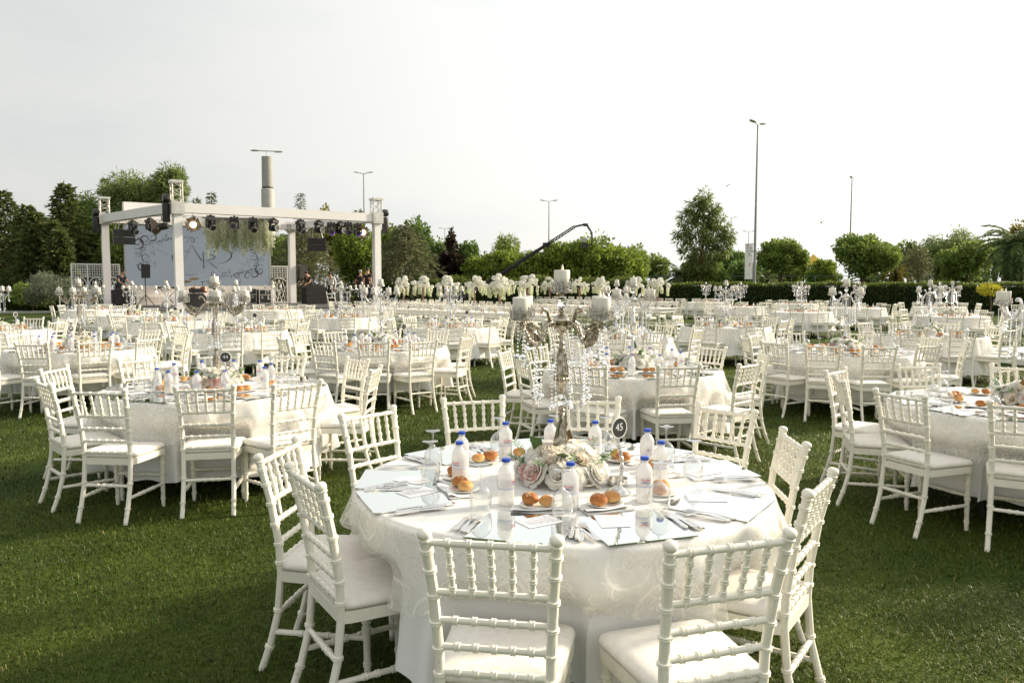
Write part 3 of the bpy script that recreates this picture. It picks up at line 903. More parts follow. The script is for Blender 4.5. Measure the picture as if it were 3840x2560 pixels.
# ------------------------------------------------------------------ candelabra (origin on the table top)
Z0 = 0.765
def zl(z): return z - Z0
def stem_mesh(n):
    b = MB()
    pr = [(0.075, 0.0), (0.078, 0.006), (0.07, 0.014), (0.045, 0.022), (0.03, 0.035), (0.026, 0.06), (0.03, 0.085), (0.033, 0.12), (0.034, 0.155), (0.03, 0.18), (0.022, 0.22), (0.015, 0.262), (0.011, 0.285), (0.016, 0.292), (0.012, 0.302), (0.017, 0.312), (0.010, 0.325), (0.010, 0.332)]
    b.lathe(pr, n)
    b.lathe([(0.010, 0.384), (0.012, 0.392), (0.010, 0.398), (0.013, 0.404), (0.016, 0.413), (0.024, 0.437), (0.0305, 0.46), (0.031, 0.476), (0.028, 0.495), (0.0235, 0.525), (0.017, 0.565), (0.0145, 0.585), (0.017, 0.59), (0.0115, 0.598), (0.0115, 0.606), (0.015, 0.612), (0.0095, 0.622), (0.012, 0.636), (0.008, 0.65), (0.022, 0.668), (0.034, 0.683), (0.036, 0.699), (0.044, 0.703), (0.045, 0.711), (0.038, 0.718), (0.03, 0.73), (0.016, 0.741), (0.0085, 0.744), (0.014, 0.757), (0.009, 0.763)], n)
    b.lathe([(0.009, 0.818), (0.015, 0.828), (0.010, 0.833), (0.0455, 0.8335), (0.0455, 0.837), (0.001, 0.837)], n)
    return b
def fluted(mb, n):
    # flutes on the stem: thin ribs
    for k in range(n):
        a = 2 * PI * k / n
        mb.tube([((r + .0012) * math.cos(a), (r + .0012) * math.sin(a), z) for r, z in ((0.0295, 0.482), (0.0275, 0.50), (0.0235, 0.525), (0.0172, 0.565))], 0.0028, 4)
        mb.tube([((r + .001) * math.cos(a), (r + .001) * math.sin(a), z) for r, z in ((0.034, 0.15), (0.03, 0.18), (0.022, 0.22), (0.0155, 0.26))], 0.0028, 4)
        mb.sphere((0.031 * math.cos(a), 0.031 * math.sin(a), 0.452), 0.007, 6, 4, (1, 1, 1.6))
    return mb
STEM = fluted(stem_mesh(20), 12).mesh('stem', m_silver)
STEM_C = stem_mesh(10).mesh('stem_far', m_chrome)
GB = [MB().lathe([(0.006, 0.33), (0.016, 0.336), (0.0235, 0.348), (0.0245, 0.358), (0.0225, 0.369), (0.015, 0.380), (0.006, 0.386)], 10).mesh('glass_ball', m_cryst, 0),
      MB().lathe([(0.006, 0.763), (0.014, 0.768), (0.0235, 0.782), (0.0245, 0.793), (0.022, 0.804), (0.014, 0.815), (0.006, 0.82)], 10).mesh('glass_ball', m_cryst, 0)]

def arm_mesh(mat, fine):
    b = MB(); n = 8 if fine else 5; st = 5 if fine else 2
    def ax(l): return [(r, 0, zl(z)) for r, z in l]
    main = spl(ax([(0.042, 1.462), (0.075, 1.466), (0.10, 1.448), (0.118, 1.408), (0.150, 1.384), (0.188, 1.392), (0.215, 1.425), (0.232, 1.456), (0.242, 1.474)]), st)
    b.tube(main, [0.0095 + 0.002 * math.sin(i * 1.9) for i in range(len(main))] if fine else 0.0085, n)
    sc = spl(ax([(0.072, 1.464), (0.080, 1.492), (0.094, 1.522), (0.115, 1.532), (0.123, 1.518), (0.113, 1.510)]), st)
    b.tube(sc, [0.0085 - 0.004 * i / len(sc) for i in range(len(sc))], n)
    sc = spl(ax([(0.135, 1.388), (0.150, 1.418), (0.168, 1.432), (0.182, 1.422), (0.176, 1.41)]), st)
    b.tube(sc, [0.0075 - 0.003 * i / len(sc) for i in range(len(sc))], n)
    if fine:
        q = random.Random(3)
        for i in range(4, len(main) - 2, 2):
            p = main[i]; d = main[i + 1] - main[i - 1]
            Mx = d.to_track_quat('Z', 'Y').to_matrix()
            for sy in (-1, 1):
                b.sphere((p.x, p.y + sy * 0.008, p.z + 0.004), 0.009, 6, 4, (0.5, 0.6, 1.5), Mx)
            b.sphere((p.x, p.y, p.z - 0.008), 0.008, 6, 4, (0.6, 1.0, 1.3), Mx)
        b.sphere((0.05, 0, zl(1.463)), 0.015, 8, 6); b.sphere((0.15, 0, zl(1.372)), 0.008, 6, 4, (1, 1, 1.6))
        # leaf sprays rising from the lower loop
        for k in range(6):
            r0 = 0.16 + 0.012 * k
            b.tube(ax([(r0, 1.392 + 0.006 * k), (r0 + 0.002, 1.415 + 0.006 * k), (r0 - 0.010, 1.436 + 0.004 * k), (r0 - 0.022, 1.437 + 0.004 * k)]), [0.006, 0.007, 0.005, 0.002], 5)
    return b.mesh('arm', mat)
ARM = arm_mesh(m_silver, True); ARM_C = arm_mesh(m_chrome, False)

def cup_mesh(mat, fine):
    b = MB()
    b.lathe([(0.012, -0.012), (0.018, -0.006), (0.044, -0.002), (0.0475, 0.0), (0.0475, 0.004), (0.044, 0.004), (0.04, 0.001), (0.001, 0.001)], 24 if fine else 10)
    if fine:
        R = 0.0462
        def on(u, z): return (R * math.cos(u / R), R * math.sin(u / R), z)
        seg = 2 * PI * R / 8
        for k in range(8):
            u0 = k * seg
            def arc(pts, r=0.0015):
                b.tube([on(u0 + u, z) for u, z in pts], r, 4, caps=False)
            arc([(-seg / 2, 0.006), (0, 0.006), (seg / 2, 0.006)], 0.002)
            arc([(0, 0.006), (0, 0.03), (0, 0.052)], 0.0016)
            for s_ in (-1, 1):
                arc([(0, 0.034), (s_ * 0.004, 0.042), (s_ * 0.009, 0.043), (s_ * 0.009, 0.037), (s_ * 0.005, 0.037)])
                arc([(0, 0.024), (s_ * 0.006, 0.034), (s_ * 0.012, 0.033), (s_ * 0.013, 0.026), (s_ * 0.008, 0.025)])
                arc([(0, 0.012), (s_ * 0.007, 0.022), (s_ * 0.014, 0.02), (s_ * 0.015, 0.012), (s_ * 0.009, 0.012)])
                arc([(0, 0.043), (s_ * 0.0035, 0.049), (0, 0.056)])
                arc([(s_ * 0.0165, 0.006), (s_ * 0.0178, 0.018), (s_ * 0.0165, 0.030), (s_ * 0.0175, 0.036)])
                b.sphere(on(u0 + s_ * 0.0052, 0.0365), 0.0024, 5, 3)
            b.sphere(on(u0, 0.0555), 0.0026, 5, 3)
            arc([(-seg / 2, 0.032), (-seg / 4, 0.029), (0, 0.034), (seg / 4, 0.029), (seg / 2, 0.032)])
    else:
        R = 0.0462
        for k in range(8):
            a = 2 * PI * k / 8
            vs = []
            for da, z in ((-0.39, 0.004), (0.39, 0.004), (0.36, 0.03), (0.0, 0.055), (-0.36, 0.03), (0, 0.02)):
                vs.append((R * math.cos(a + da), R * math.sin(a + da), z * .8))
            b.tube([vs[0], vs[4], vs[3]], 0.0022, 3); b.tube([vs[1], vs[5], vs[4]], 0.0022, 3); b.tube([vs[0], vs[5], vs[2]], 0.0022, 3)
    return b.mesh('candle_cup', mat)
CUP = cup_mesh(m_filigree, True); CUP_C = cup_mesh(m_filigree, False)
CAN = MB().lathe([(0.034, 0.002), (0.0352, 0.004), (0.0352, 0.088), (0.0345, 0.0915), (0.032, 0.093), (0.02, 0.0915), (0.001, 0.091)], 24).mesh('candle', m_wax, 60)
FLA = MB().lathe([(0.004, 0.089), (0.0062, 0.096), (0.0056, 0.102), (0.0035, 0.109), (0.0006, 0.118)], 8, M=Matrix(((1, 0, 0.03), (0, 1, 0), (0, 0, 1)))).mesh('candle_flame', m_flame, 180)

def strand_mesh(n_beads, low=False):
    b = MB(); z = 0.0
    for k in range(n_beads):
        r = 0.0052 if k % 3 else 0.0068
        b.lathe([(0.0008, z), (r, z - r), (0.0008, z - 2 * r)], 5 if low else 6, caps=False)
        z -= 2 * r + 0.005
    if not low:
        b.lathe([(0.0008, 0.004), (0.0008, z - 0.004)], 3)
    R = 0.0155
    b.lathe([(0.002, z), (0.009, z - 0.004), (R * 0.93, z - 0.011), (R, z - R), (R * 0.93, z - 0.021), (0.008, z - 0.0285), (0.001, z - 0.031)], 7 if low else 9, caps=False)
    return b.mesh('crystal_strand', m_cryst, 0)
STR = {k: strand_mesh(k) for k in (7, 9, 13, 15, 20)}
STR_L = {k: strand_mesh(k, True) for k in (7, 9, 13, 15, 20)}

def candelabra(x, y, rz, label, fine=True, tilt=0.0, seed=0, strands=True, z=Z0, scale=1.0):
    t = thing('candelabra', label, 'candelabra', (x, y, z), rz, 'tall candelabras on the tables')
    t.scale = (scale,) * 3
    obj('stem', STEM if fine == 1 else STEM_C, t)
    for g in GB: obj('glass_ball', g, t)
    q = random.Random(seed)
    c0 = obj('candle_cup', CUP if fine == 1 else CUP_C, t, (0, 0, 0.839)); cn = obj('candle', CAN, t, (0, 0, 0.841)); obj('candle_flame', FLA, cn)
    SS = STR if fine else STR_L
    for k in range(4):
        a = k * PI / 2
        obj('arm', ARM if fine == 1 else ARM_C, t, (0, 0, 0), (0, 0, a))
        p = (0.242 * math.cos(a), 0.242 * math.sin(a), 0.722)
        tl = (q.uniform(-.03, .03) + (tilt if k == 3 else 0), q.uniform(-.03, .03), a)
        obj('candle_cup', CUP if fine == 1 else CUP_C, t, p, tl)
        cn = obj('candle', CAN, t, (p[0], p[1], p[2] + 0.002), tl); obj('candle_flame', FLA, cn)
        if strands:
            for r, da, zz, kk in ((0.235, 0.06, 1.462, 9), (0.243, -0.07, 1.455, 7), (0.165, 0.05, 1.378, 13), (0.142, -0.08, 1.38, 15), (0.055, 0.3, 1.44, 20)):
                s_ = SS[kk]
                obj('crystal_strand', s_, t, (r * math.cos(a + da), r * math.sin(a + da), zl(zz) + q.uniform(-.01, .01)), (q.uniform(-.04, .04), q.uniform(-.04, .04), q.uniform(0, 6)))
    return t

# ------------------------------------------------------------------ flowers
def petal(mb, ang, r0, r1, w, h, curl, tilt, M=None, seed=0):
    """one cupped petal as a 5x4 patch"""
    q = random.Random(seed); vs = []
    for j in range(5):
        v = j / 4
        for i in range(4):
            u = i / 3 * 2 - 1
            ww = w * math.sin(PI * (0.18 + 0.68 * v)) ** 0.8
            x = u * ww
            rad = r0 + (r1 - r0) * v ** 1.2 - 0.25 * w * (1 - u * u) * -1 * 0.3
            z = h * v - curl * v ** 3 - 0.08 * h * u * u * v
            rad += -0.35 * abs(x) ** 2 / max(w, 1e-4) + q.uniform(-.0008, .0008) + curl * v ** 4 * 0.8
            ca, sa = math.cos(ang), math.sin(ang)
            vs.append((rad * ca - x * sa, rad * sa + x * ca, z))
    fs = [(j * 4 + i, j * 4 + i + 1, j * 4 + i + 5, j * 4 + i + 4) for j in range(4) for i in range(3)]
    mb.add(vs, fs)
def rose_mesh(mat, seed, open_=1.0):
    b = MB(); q = random.Random(seed)
    for ring, (k, r0, r1, w, h, cu) in enumerate(((3, .002, .005, .011, .036, .001), (5, .006, .011, .015, .038, .003), (6, .010, .018, .019, .038, .006), (7, .014, .026, .023, .035, .009), (8, .016, .033, .025, .028, .010))):
        for i in range(k):
            petal(b, 2 * PI * i / k + ring * 0.7 + q.uniform(-.15, .15), r0, r1 * open_ * q.uniform(.93, 1.07), w * q.uniform(.9, 1.1), h * q.uniform(.92, 1.08), cu, 0, seed=seed * 100 + ring * 10 + i)
    b.sphere((0, 0, 0.012), 0.009, 8, 6, (1, 1, 1.6))
    return b.mesh('rose', mat, 180)
ROSES = [rose_mesh(m_rose, 1), rose_mesh(m_rose, 2, 1.12), rose_mesh(m_cream, 3), rose_mesh(m_cream, 4, 0.9)]
_b = MB()
for k in range(7):
    a = 2 * PI * k / 7; c = (0.016 * math.cos(a), 0.016 * math.sin(a), 0.015 + 0.01 * (k % 2))
    for j in range(4):
        aa = j * PI / 2 + k
        Mx = Euler((0.5, 0, aa)).to_matrix()
        _b.sphere((c[0] + 0.008 * math.cos(aa), c[1] + 0.008 * math.sin(aa), c[2]), 0.0085, 6, 4, (1, 1, 0.25), Mx)
PINK = _b.mesh('pink_blossom', m_pink, 180)
_b = MB(); _q = random.Random(12)
for k in range(14):
    a = 2 * PI * k / 14; h = 0.011
    _b.sphere((0.012 * math.cos(a), 0.012 * math.sin(a), 0.01), h, 6, 4, (1.2, 0.9, 0.5), Euler((_q.uniform(-1, 1), _q.uniform(-1, 1), a)).to_matrix())
BUD = _b.mesh('rose_bud', m_rose, 180)

def leaf_arrays(P, D, L, W, var, seed=0, flat=None):
    """rhombic leaves: P base, D unit direction, L length, W width"""
    r = np.random.default_rng(seed); n = len(P)
    A = r.normal(size=(n, 3)) if flat is None else np.broadcast_to(flat, (n, 3)) + 0.35 * r.normal(size=(n, 3))
    Sd = np.cross(D, A); Sd /= np.linalg.norm(Sd, axis=1, keepdims=True) + 1e-9
    L = np.broadcast_to(L, (n,))[:, None]; W = np.broadcast_to(W, (n,))[:, None]
    Nn = np.cross(Sd, D)
    mid = P + D * L * 0.45 + Nn * L * 0.08
    V = np.stack([P, mid - Sd * W / 2, P + D * L, mid + Sd * W / 2], 1).reshape(-1, 3)
    F = np.arange(4 * n).reshape(n, 4)
    return V, F, np.repeat(np.broadcast_to(var, (n,)), 4)
def unit(n, seed):
    r = np.random.default_rng(seed); v = r.normal(size=(n, 3))
    return v / np.linalg.norm(v, axis=1, keepdims=True)
_n = 46
_D = unit(_n, 5); _D[:, 2] = np.abs(_D[:, 2]) * 0.4 - 0.1; _D /= np.linalg.norm(_D, axis=1, keepdims=True)
_V, _F, _A = leaf_arrays(_D * 0.085 + [0, 0, 0.04], _D, NR.uniform(.05, .085, _n), NR.uniform(.028, .045, _n), NR.random(_n), 3, (0, 0, 1))
CPLEAF = np_mesh('bouquet_leaves', _V, _F, m_fleaf, _A)
_P, _Dd = [], []
for k in range(9):
    a = k * 0.7; base = Vector((0.11 * math.cos(a), 0.11 * math.sin(a), 0.05)); d = Vector((math.cos(a) * .8, math.sin(a) * .8, 0.45 + 0.4 * (k % 3 == 0))).normalized()
    for j in range(10):
        p = base + d * (0.009 * j)
        for s_ in range(3):
            dd = (d * 0.6 + Vector((math.cos(s_ * 2.1 + j), math.sin(s_ * 2.1 + j), 0.2))).normalized()
            _P.append(p); _Dd.append(dd)
_V, _F, _A = leaf_arrays(np.array(_P), np.array(_Dd), .02, .004, NR.random(len(_P)), 8)
CPSPRIG = np_mesh('green_sprigs', _V, _F, m_fern, _A)

def centrepiece(x, y, label, seed, n=24, rad=0.15):
    t = thing('flower_centrepiece', label, 'flowers', (x, y, Z0 + 0.002), seed * 1.3, 'flower centrepieces'); t.scale = (1.15, 1.15, 1.2)
    q = random.Random(seed)
    obj('bouquet_leaves', CPLEAF, t, (0, 0, -0.005), (0, 0, q.uniform(0, 6)), 1.2); obj('green_sprigs', CPSPRIG, t, (0, 0, 0), (0, 0, q.uniform(0, 6)), 1.15)
    rings = ((0.30, 0.36), (0.78, 0.36), (1.18, 0.28)) if n > 20 else ((0.35, 0.6), (0.95, 0.4))
    i0 = 0
    for ri, (el0, sh) in enumerate(rings):
        cnt = max(4, round(n * sh))
        for k in range(cnt):
            a = 2 * PI * (k + .5 * (ri % 2)) / cnt + q.uniform(-.14, .14)
            el = el0 + q.uniform(-.1, .1)
            r = rad * math.cos(el) * 1.02 + 0.012; z = 0.012 + rad * 0.62 * math.sin(el)
            u = q.random(); me = ROSES[0 if u < .5 else 1 if u < .86 else 2 if u < .94 else 3]
            nm = 'rose'
            if q.random() < 0.10:
                me, nm = BUD, 'rose_bud'
            obj(nm, me, t, (r * math.cos(a), r * math.sin(a), z), (q.uniform(-.2, .2), (PI / 2 - el) * 0.85 + q.uniform(-.15, .15), a), q.uniform(1.05, 1.4))
    for a in (q.uniform(0, 6.28), q.uniform(0, 6.28)) if seed != 45 else (-2.3, -2.5):
        obj('pink_blossom', PINK, t, ((rad + .012) * math.cos(a - seed * 1.3), (rad + .012) * math.sin(a - seed * 1.3), 0.035), (0.9 * 0, 1.0, a - seed * 1.3), 1.25)
    return t

# ------------------------------------------------------------------ a set round table
PLACES = ['front left', 'front right', 'right front', 'right', 'right back', 'back right', 'back left', 'left back', 'left', 'left front']
CL_U = [cloth_mesh('underlay', m_satin, 0.915, 0.762, h, 0.05, nf, sd, 0.09) for h, nf, sd in ((0.20, 20, 1), (0.16, 23, 2), (0.22, 18, 3))]
CL_O = [cloth_mesh('lace_overlay', m_lace, 0.922, 0.7645, h, 0.046, nf, sd, 0.085, 0.05, True) for h, nf, sd in ((0.45, 19, 11), (0.40, 17, 12), (0.44, 21, 13))]
CL_U_F = [cloth_mesh('underlay', m_satin, 0.915, 0.762, 0.2, 0.045, 17, 21, 0.10, 0, False, 96)]
CL_O_F = [cloth_mesh('lace_overlay', m_lace, 0.924, 0.7645, 0.41, 0.042, 15, 31, 0.09, 0.05, True, 96)]
_b = MB()
_b.lathe([(0.001, 0.72), (0.9, 0.72), (0.9, 0.752), (0.001, 0.752)], 40, caps=False)
TTOP = _b.mesh('tabletop', M_('plywood', (0.35, 0.25, 0.15), 0.7))
TLEG = MB().tube([(0, 0, 0), (0.06, 0, 0.72)], 0.016, 6).mesh('leg', m_black)
FORKS = KNIVES = 0

def place_names(angs):
    """name each place by where it lies as seen from the camera side"""
    order = sorted(range(len(angs)), key=lambda i: (math.degrees(angs[i]) + 90) % 360)
    nm = [None] * len(angs)
    # anticlockwise from the front: front right ... back ... front left
    ring = ['front right', 'right front', 'right', 'right back', 'back right', 'back left', 'left back', 'left', 'left front', 'front left']
    for k, i in enumerate(order):
        nm[i] = ring[k]
    return nm

def round_table(key, x, y, tname, angs, lod, bottles=1.0, cutlery=True, sign=None, cand=0.4, crad=1.02, seed=0, signang=-1.2, faces=None, tilt=0.0, spots=None):
    """lod 0 near, 1 middle, 2 far; angs in degrees, anticlockwise from +X"""
    q = random.Random(seed + 1)
    angs = [R_(a) for a in angs]
    nm = place_names(angs)
    t = thing('round_table', 'round banquet table under white cloth, %s' % tname, 'table', (x, y, 0), 0, 'round banquet tables')
    obj('tabletop', TTOP, t)
    for k in range(4):
        a = k * PI / 2 + 0.5
        obj('leg', TLEG, t, (0.5 * math.cos(a), 0.5 * math.sin(a), 0), (0, 0, a))
    # chairs: crad = distance of the backrest top from the centre
    seats = []
    for i, a in enumerate(angs):
        rr = crad + q.uniform(-.07, .09)
        fa = a + PI + q.uniform(-.12, .12)
        bx, by = x + rr * math.cos(a), y + rr * math.sin(a)
        if spots:
            bx, by, fa = spots[i][0], spots[i][1], R_(spots[i][2])
        cx, cy = bx + 0.262 * math.cos(fa), by + 0.262 * math.sin(fa)
        seats.append((cx - x, cy - y, fa))
        chair(cx, cy, fa, 'white chiavari chair at the %s place of %s' % (nm[i], tname), lod, 'chairs round the tables')
    c = thing('tablecloth', 'white satin cloth with sheer scroll overlay on %s' % tname, 'tablecloth', (x, y, 0), 0, 'tablecloths')
    if lod == 0:
        hu = 0.24 if key == '45' else (0.20, 0.16, 0.22)[seed % 3]
        obj('satin_underlay', cloth_mesh('underlay', m_satin, 0.915, 0.762, hu, 0.056, 17 + seed % 5, seed + 1, 0.05 if key == '45' else 0.085, push=seats, front=0.25), c)
        obj('lace_overlay', cloth_mesh('lace_overlay', m_lace, 0.922, 0.7645, (0.50 if key == '45' else (0.45, 0.40, 0.43)[seed % 3]), 0.056, 17 + seed % 5, seed + 1, 0.065 if key == '45' else 0.09, 0.05, True, push=seats), c)
    elif lod == 1:
        obj('satin_underlay', CL_U[seed % 3], c, rot=q.uniform(0, 6)); obj('lace_overlay', CL_O[seed % 3], c, rot=q.uniform(0, 6))
    else:
        obj('satin_underlay', CL_U_F[0], c); obj('lace_overlay', CL_O_F[0], c, rot=q.uniform(0, 6))
    candelabra(x, y, cand, 'silver candelabra with five candles and crystal strands on %s' % tname, 1 if key in ('45', '44', '29') else (2 if lod < 2 else 0), tilt, seed)
    centrepiece(x, y, 'white rose bouquet in the middle of %s' % tname, seed if key != '45' else 45, 34 if lod == 0 else 16 if lod == 1 else 10, 0.14)
    if sign is not None:
        a = signang
        table_sign(x + 0.33 * math.cos(a), y + 0.33 * math.sin(a), (math.atan2(y, x) - PI / 2) * 0.8 + (0.7 if key == '45' else 2.5 + q.uniform(-.2, .2) if key in ('T3', 'T4', 'P', 'L', 'N') else q.uniform(.1, .9)), sign, tname)
    for i, a in enumerate(angs):
        ca, sa = math.cos(a), math.sin(a)
        def at(r, da=0.0, tx=0.0):
            aa = a + da
            return (x + r * math.cos(aa) - tx * sa, y + r * math.sin(aa) + tx * ca)
        rz = a + PI / 2                      # local +Y towards the centre, +X to the sitter's right
        pl = 'the %s place of %s' % (nm[i], tname)
        ln = lambda s_: s_ + ' at ' + pl
        if lod < 2:
            p = at(0.735, 0.0); solo('mirror_placemat', MIR, ln('square mirror placemat'), 'placemat', (*p, Z0 + 0.001), (0, 0, rz + q.uniform(-.05, .05)), 1, 'mirror placemats')
        pr = 0.495 + q.uniform(-.015, .015)
        nrz = rz + q.uniform(-.3, .3)
        p = at(pr - .03, q.uniform(-.04, .04))
        zn = Z0 + 0.0008
        if lod < 2:
            solo('napkin', NAP, ln('folded white napkin'), 'napkin', (*at(pr), zn), (0, 0, nrz), 1, 'napkins')
        if lod < 2:
            solo('bread_plate', PLA, ln('small white bread plate'), 'plate', (*p, zn - 0.0008), (0, 0, 0), 1, 'bread plates')
        ra = q.uniform(0, 6.28) if lod else rz + q.uniform(-.5, .5)
        for s_ in (-1, 1):
            k = 1 if s_ < 0 else 0
            if q.random() < .5: k += 2
            rp = (p[0] + s_ * 0.037 * math.cos(ra), p[1] + s_ * 0.037 * math.sin(ra), zn + 0.0088)
            if lod < 2:
                ro = solo('bread_roll', ROLLS[k], ln('brown seeded bread roll' if s_ < 0 else 'golden plain bread roll'), 'bread roll', rp, (q.uniform(-.08, .08), q.uniform(-.08, .08), q.uniform(0, 6)), q.uniform(.93, 1.05), 'bread rolls')
                if s_ < 0 and lod == 0:
                    obj('oat_flakes', SEED, ro)
            else:
                FARROLL.append((rp[0], rp[1], rp[2] - 0.004, k))
        if lod == 0:
            cp = at(0.66, 0, -0.05 if i % 2 else 0.04)
            cd = solo('menu_card', CARD, ln('white printed menu card'), 'card', (*cp, Z0 + 0.0054), (0, 0, rz + q.uniform(-.8, .8)), 1, 'menu cards')
            obj('printed_lines', CARDTXT, cd)
        if q.random() < bottles:
            p = at(0.47 + q.uniform(-.03, .03), -0.31 + q.uniform(-.05, .05))
            bottle(*p, Z0 + 0.001, (math.atan2(p[1], p[0]) - PI / 2) + (q.uniform(-1.2, 1.2) if q.random() < .7 else q.uniform(0, 6)), ln('blue capped water bottle'), 'water bottles', lod < 1)
        p = at(0.60 + q.uniform(-.02, .02), -0.32 + q.uniform(-.03, .03))
        if lod < 2:
            solo('wine_glass', GLA, ln('upturned wine glass'), 'glass', (*p, Z0 + 0.0055), (0, 0, 0), (1.02, 1.02, 1.18), 'wine glasses')
        else:
            FARGLASS.append((p[0], p[1], Z0 + 0.001))
        if cutlery and lod == 0:
            for j, w in enumerate(('outer', 'middle', 'inner')):
                zc = Z0 + 0.0045
                fp = at(0.735 + 0.012 * j, 0, -0.222 + 0.022 * j)
                solo('fork', FORK, ln(w + ' steel fork'), 'fork', (*fp, zc + 0.001 * j), (0, 0, rz + q.uniform(-.16, .12)), 1, 'steel forks')
                kp = at(0.735 - 0.012 * j, 0, 0.215 - 0.020 * j)
                solo('knife', KNIFE, ln(w + ' steel knife'), 'knife', (*kp, zc + 0.001 * j), (0, 0, rz + q.uniform(-.1, .14)), 1, 'steel knives')
    if key == '45':
        a = -0.42
        solo('ashtray', ASH, 'round steel ashtray beside the number 45 sign', 'ashtray', (x + 0.26 * math.cos(a), y + 0.26 * math.sin(a), Z0 + 0.001))
FARROLL, FARGLASS = [], []

# ------------------------------------------------------------------ ground
def lawn_mat():
    m = M_('lawn_turf', (0.05, 0.09, 0.016), 0.9, spec=0.15)
    nt = m.node_tree; N, L = nt.nodes, nt.links; b = N['Principled BSDF']
    co = N.new('ShaderNodeTexCoord')
    a = N.new('ShaderNodeTexNoise'); a.inputs['Scale'].default_value = 0.9; a.inputs['Detail'].default_value = 6; L.new(co.outputs['Object'], a.inputs['Vector'])
    c = N.new('ShaderNodeTexNoise'); c.inputs['Scale'].default_value = 34; c.inputs['Detail'].default_value = 4; L.new(co.outputs['Object'], c.inputs['Vector'])
    mx = N.new('ShaderNodeMath'); mx.operation = 'MULTIPLY_ADD'; mx.inputs[1].default_value = 0.55; L.new(a.outputs['Fac'], mx.inputs[0])
    ml = N.new('ShaderNodeMath'); ml.operation = 'MULTIPLY'; ml.inputs[1].default_value = 0.45; L.new(c.outputs['Fac'], ml.inputs[0]); L.new(ml.outputs[0], mx.inputs[2])
    r = N.new('ShaderNodeValToRGB'); r.color_ramp.elements[0].position = 0.36; r.color_ramp.elements[0].color = (0.020, 0.038, 0.004, 1)
    r.color_ramp.elements[1].position = 0.66; r.color_ramp.elements[1].color = (0.080, 0.112, 0.013, 1)
    L.new(mx.outputs[0], r.inputs['Fac']); L.new(r.outputs['Color'], b.inputs['Base Color'])
    bp = N.new('ShaderNodeBump'); bp.inputs['Strength'].default_value = 0.8; bp.inputs['Distance'].default_value = 0.03
    L.new(c.outputs['Fac'], bp.inputs['Height']); L.new(bp.outputs['Normal'], b.inputs['Normal'])
    return m
m_lawn = lawn_mat()
g = MB().add([(-900, -60, 0), (900, -60, 0), (900, 3000, 0), (-900, 3000, 0)], [(0, 1, 2, 3)])
struct('lawn', g.mesh('lawn', m_lawn, 0))
m_sea = M_('sea_water', (0.36, 0.42, 0.45), 0.12, spec=0.6, bump=0.4, bscale=2)
struct('sea', MB().add([(-880, 180, 0.06), (890, 180, 0.06), (890, 2990, 0.06), (-880, 2990, 0.06)], [(0, 1, 2, 3)]).mesh('sea', m_sea, 0))

def blades():
    r = np.random.default_rng(5); Ps, Hs, Ws = [], [], []
    for r0, r1, dens, h, w in ((1.9, 4.6, 5600, .030, .0038), (4.6, 8, 2300, .034, .0055), (8, 14, 700, .042, .009), (14, 26, 170, .05, .018)):
        ar = 0.5 * 1.55 * (r1 * r1 - r0 * r0); n = int(ar * dens)
        a = r.uniform(-0.775, 0.775, n); d = np.sqrt(r.uniform(r0 * r0, r1 * r1, n))
        Ps.append(np.stack([d * np.sin(a), d * np.cos(a), np.zeros(n)], 1)); Hs.append(h * r.uniform(.55, 1.25, n)); Ws.append(w * r.uniform(.7, 1.3, n))
    P = np.concatenate(Ps); H = np.concatenate(Hs); W = np.concatenate(Ws); n = len(P)
    def wavy(freq, seed):
        g = np.random.default_rng(seed); o = np.zeros(n)
        for _ in range(9):
            t = g.uniform(0, 2 * PI); f = freq * g.uniform(.55, 1.7)
            o += np.cos(f * (P[:, 0] * math.cos(t) + P[:, 1] * math.sin(t)) + g.uniform(0, 6.28))
        return o / 9 * 1.6
    H *= np.clip(0.86 + 0.30 * wavy(9, 3) + 0.18 * wavy(30, 4), .4, 1.5)
    th = r.uniform(0, 2 * PI, n); ln = r.uniform(.2, 1.35, n)
    D = np.stack([np.cos(th), np.sin(th), np.zeros(n)], 1)
    Sd = np.stack([-np.sin(th + r.normal(0, .5, n)), np.cos(th), np.zeros(n)], 1)
    base1 = P - Sd * W[:, None] / 2; base2 = P + Sd * W[:, None] / 2
    up = np.array([0, 0, 1.0])
    mid = P + up * (H * 0.62)[:, None] + D * (H * ln * .3)[:, None]
    tip = P + up * (H * (1 - .42 * ln))[:, None] + D * (H * ln)[:, None]
    V = np.stack([base1, base2, mid + Sd * W[:, None] * .38, mid - Sd * W[:, None] * .38, tip], 1).reshape(-1, 3)
    o = np.arange(n) * 5
    F = np.concatenate([np.stack([o, o + 1, o + 2], 1), np.stack([o, o + 2, o + 3], 1), np.stack([o + 3, o + 2, o + 4], 1)])
    v = np.clip(0.36 + 0.26 * wavy(1.6, 8) + 0.16 * wavy(7, 9) + r.normal(0, .17, n) + (r.random(n) > .955) * .5, 0, 1)
    return np_mesh('grass_blades', V, F, M_leaf('grass_blade', (0.026, 0.050, 0.005), (0.105, 0.145, 0.014), (0.34, 0.29, 0.11), 0.5, 0.28), np.repeat(v, 5))
stuff('grass', blades(), 'short mown green grass of the lawn', 'grass')

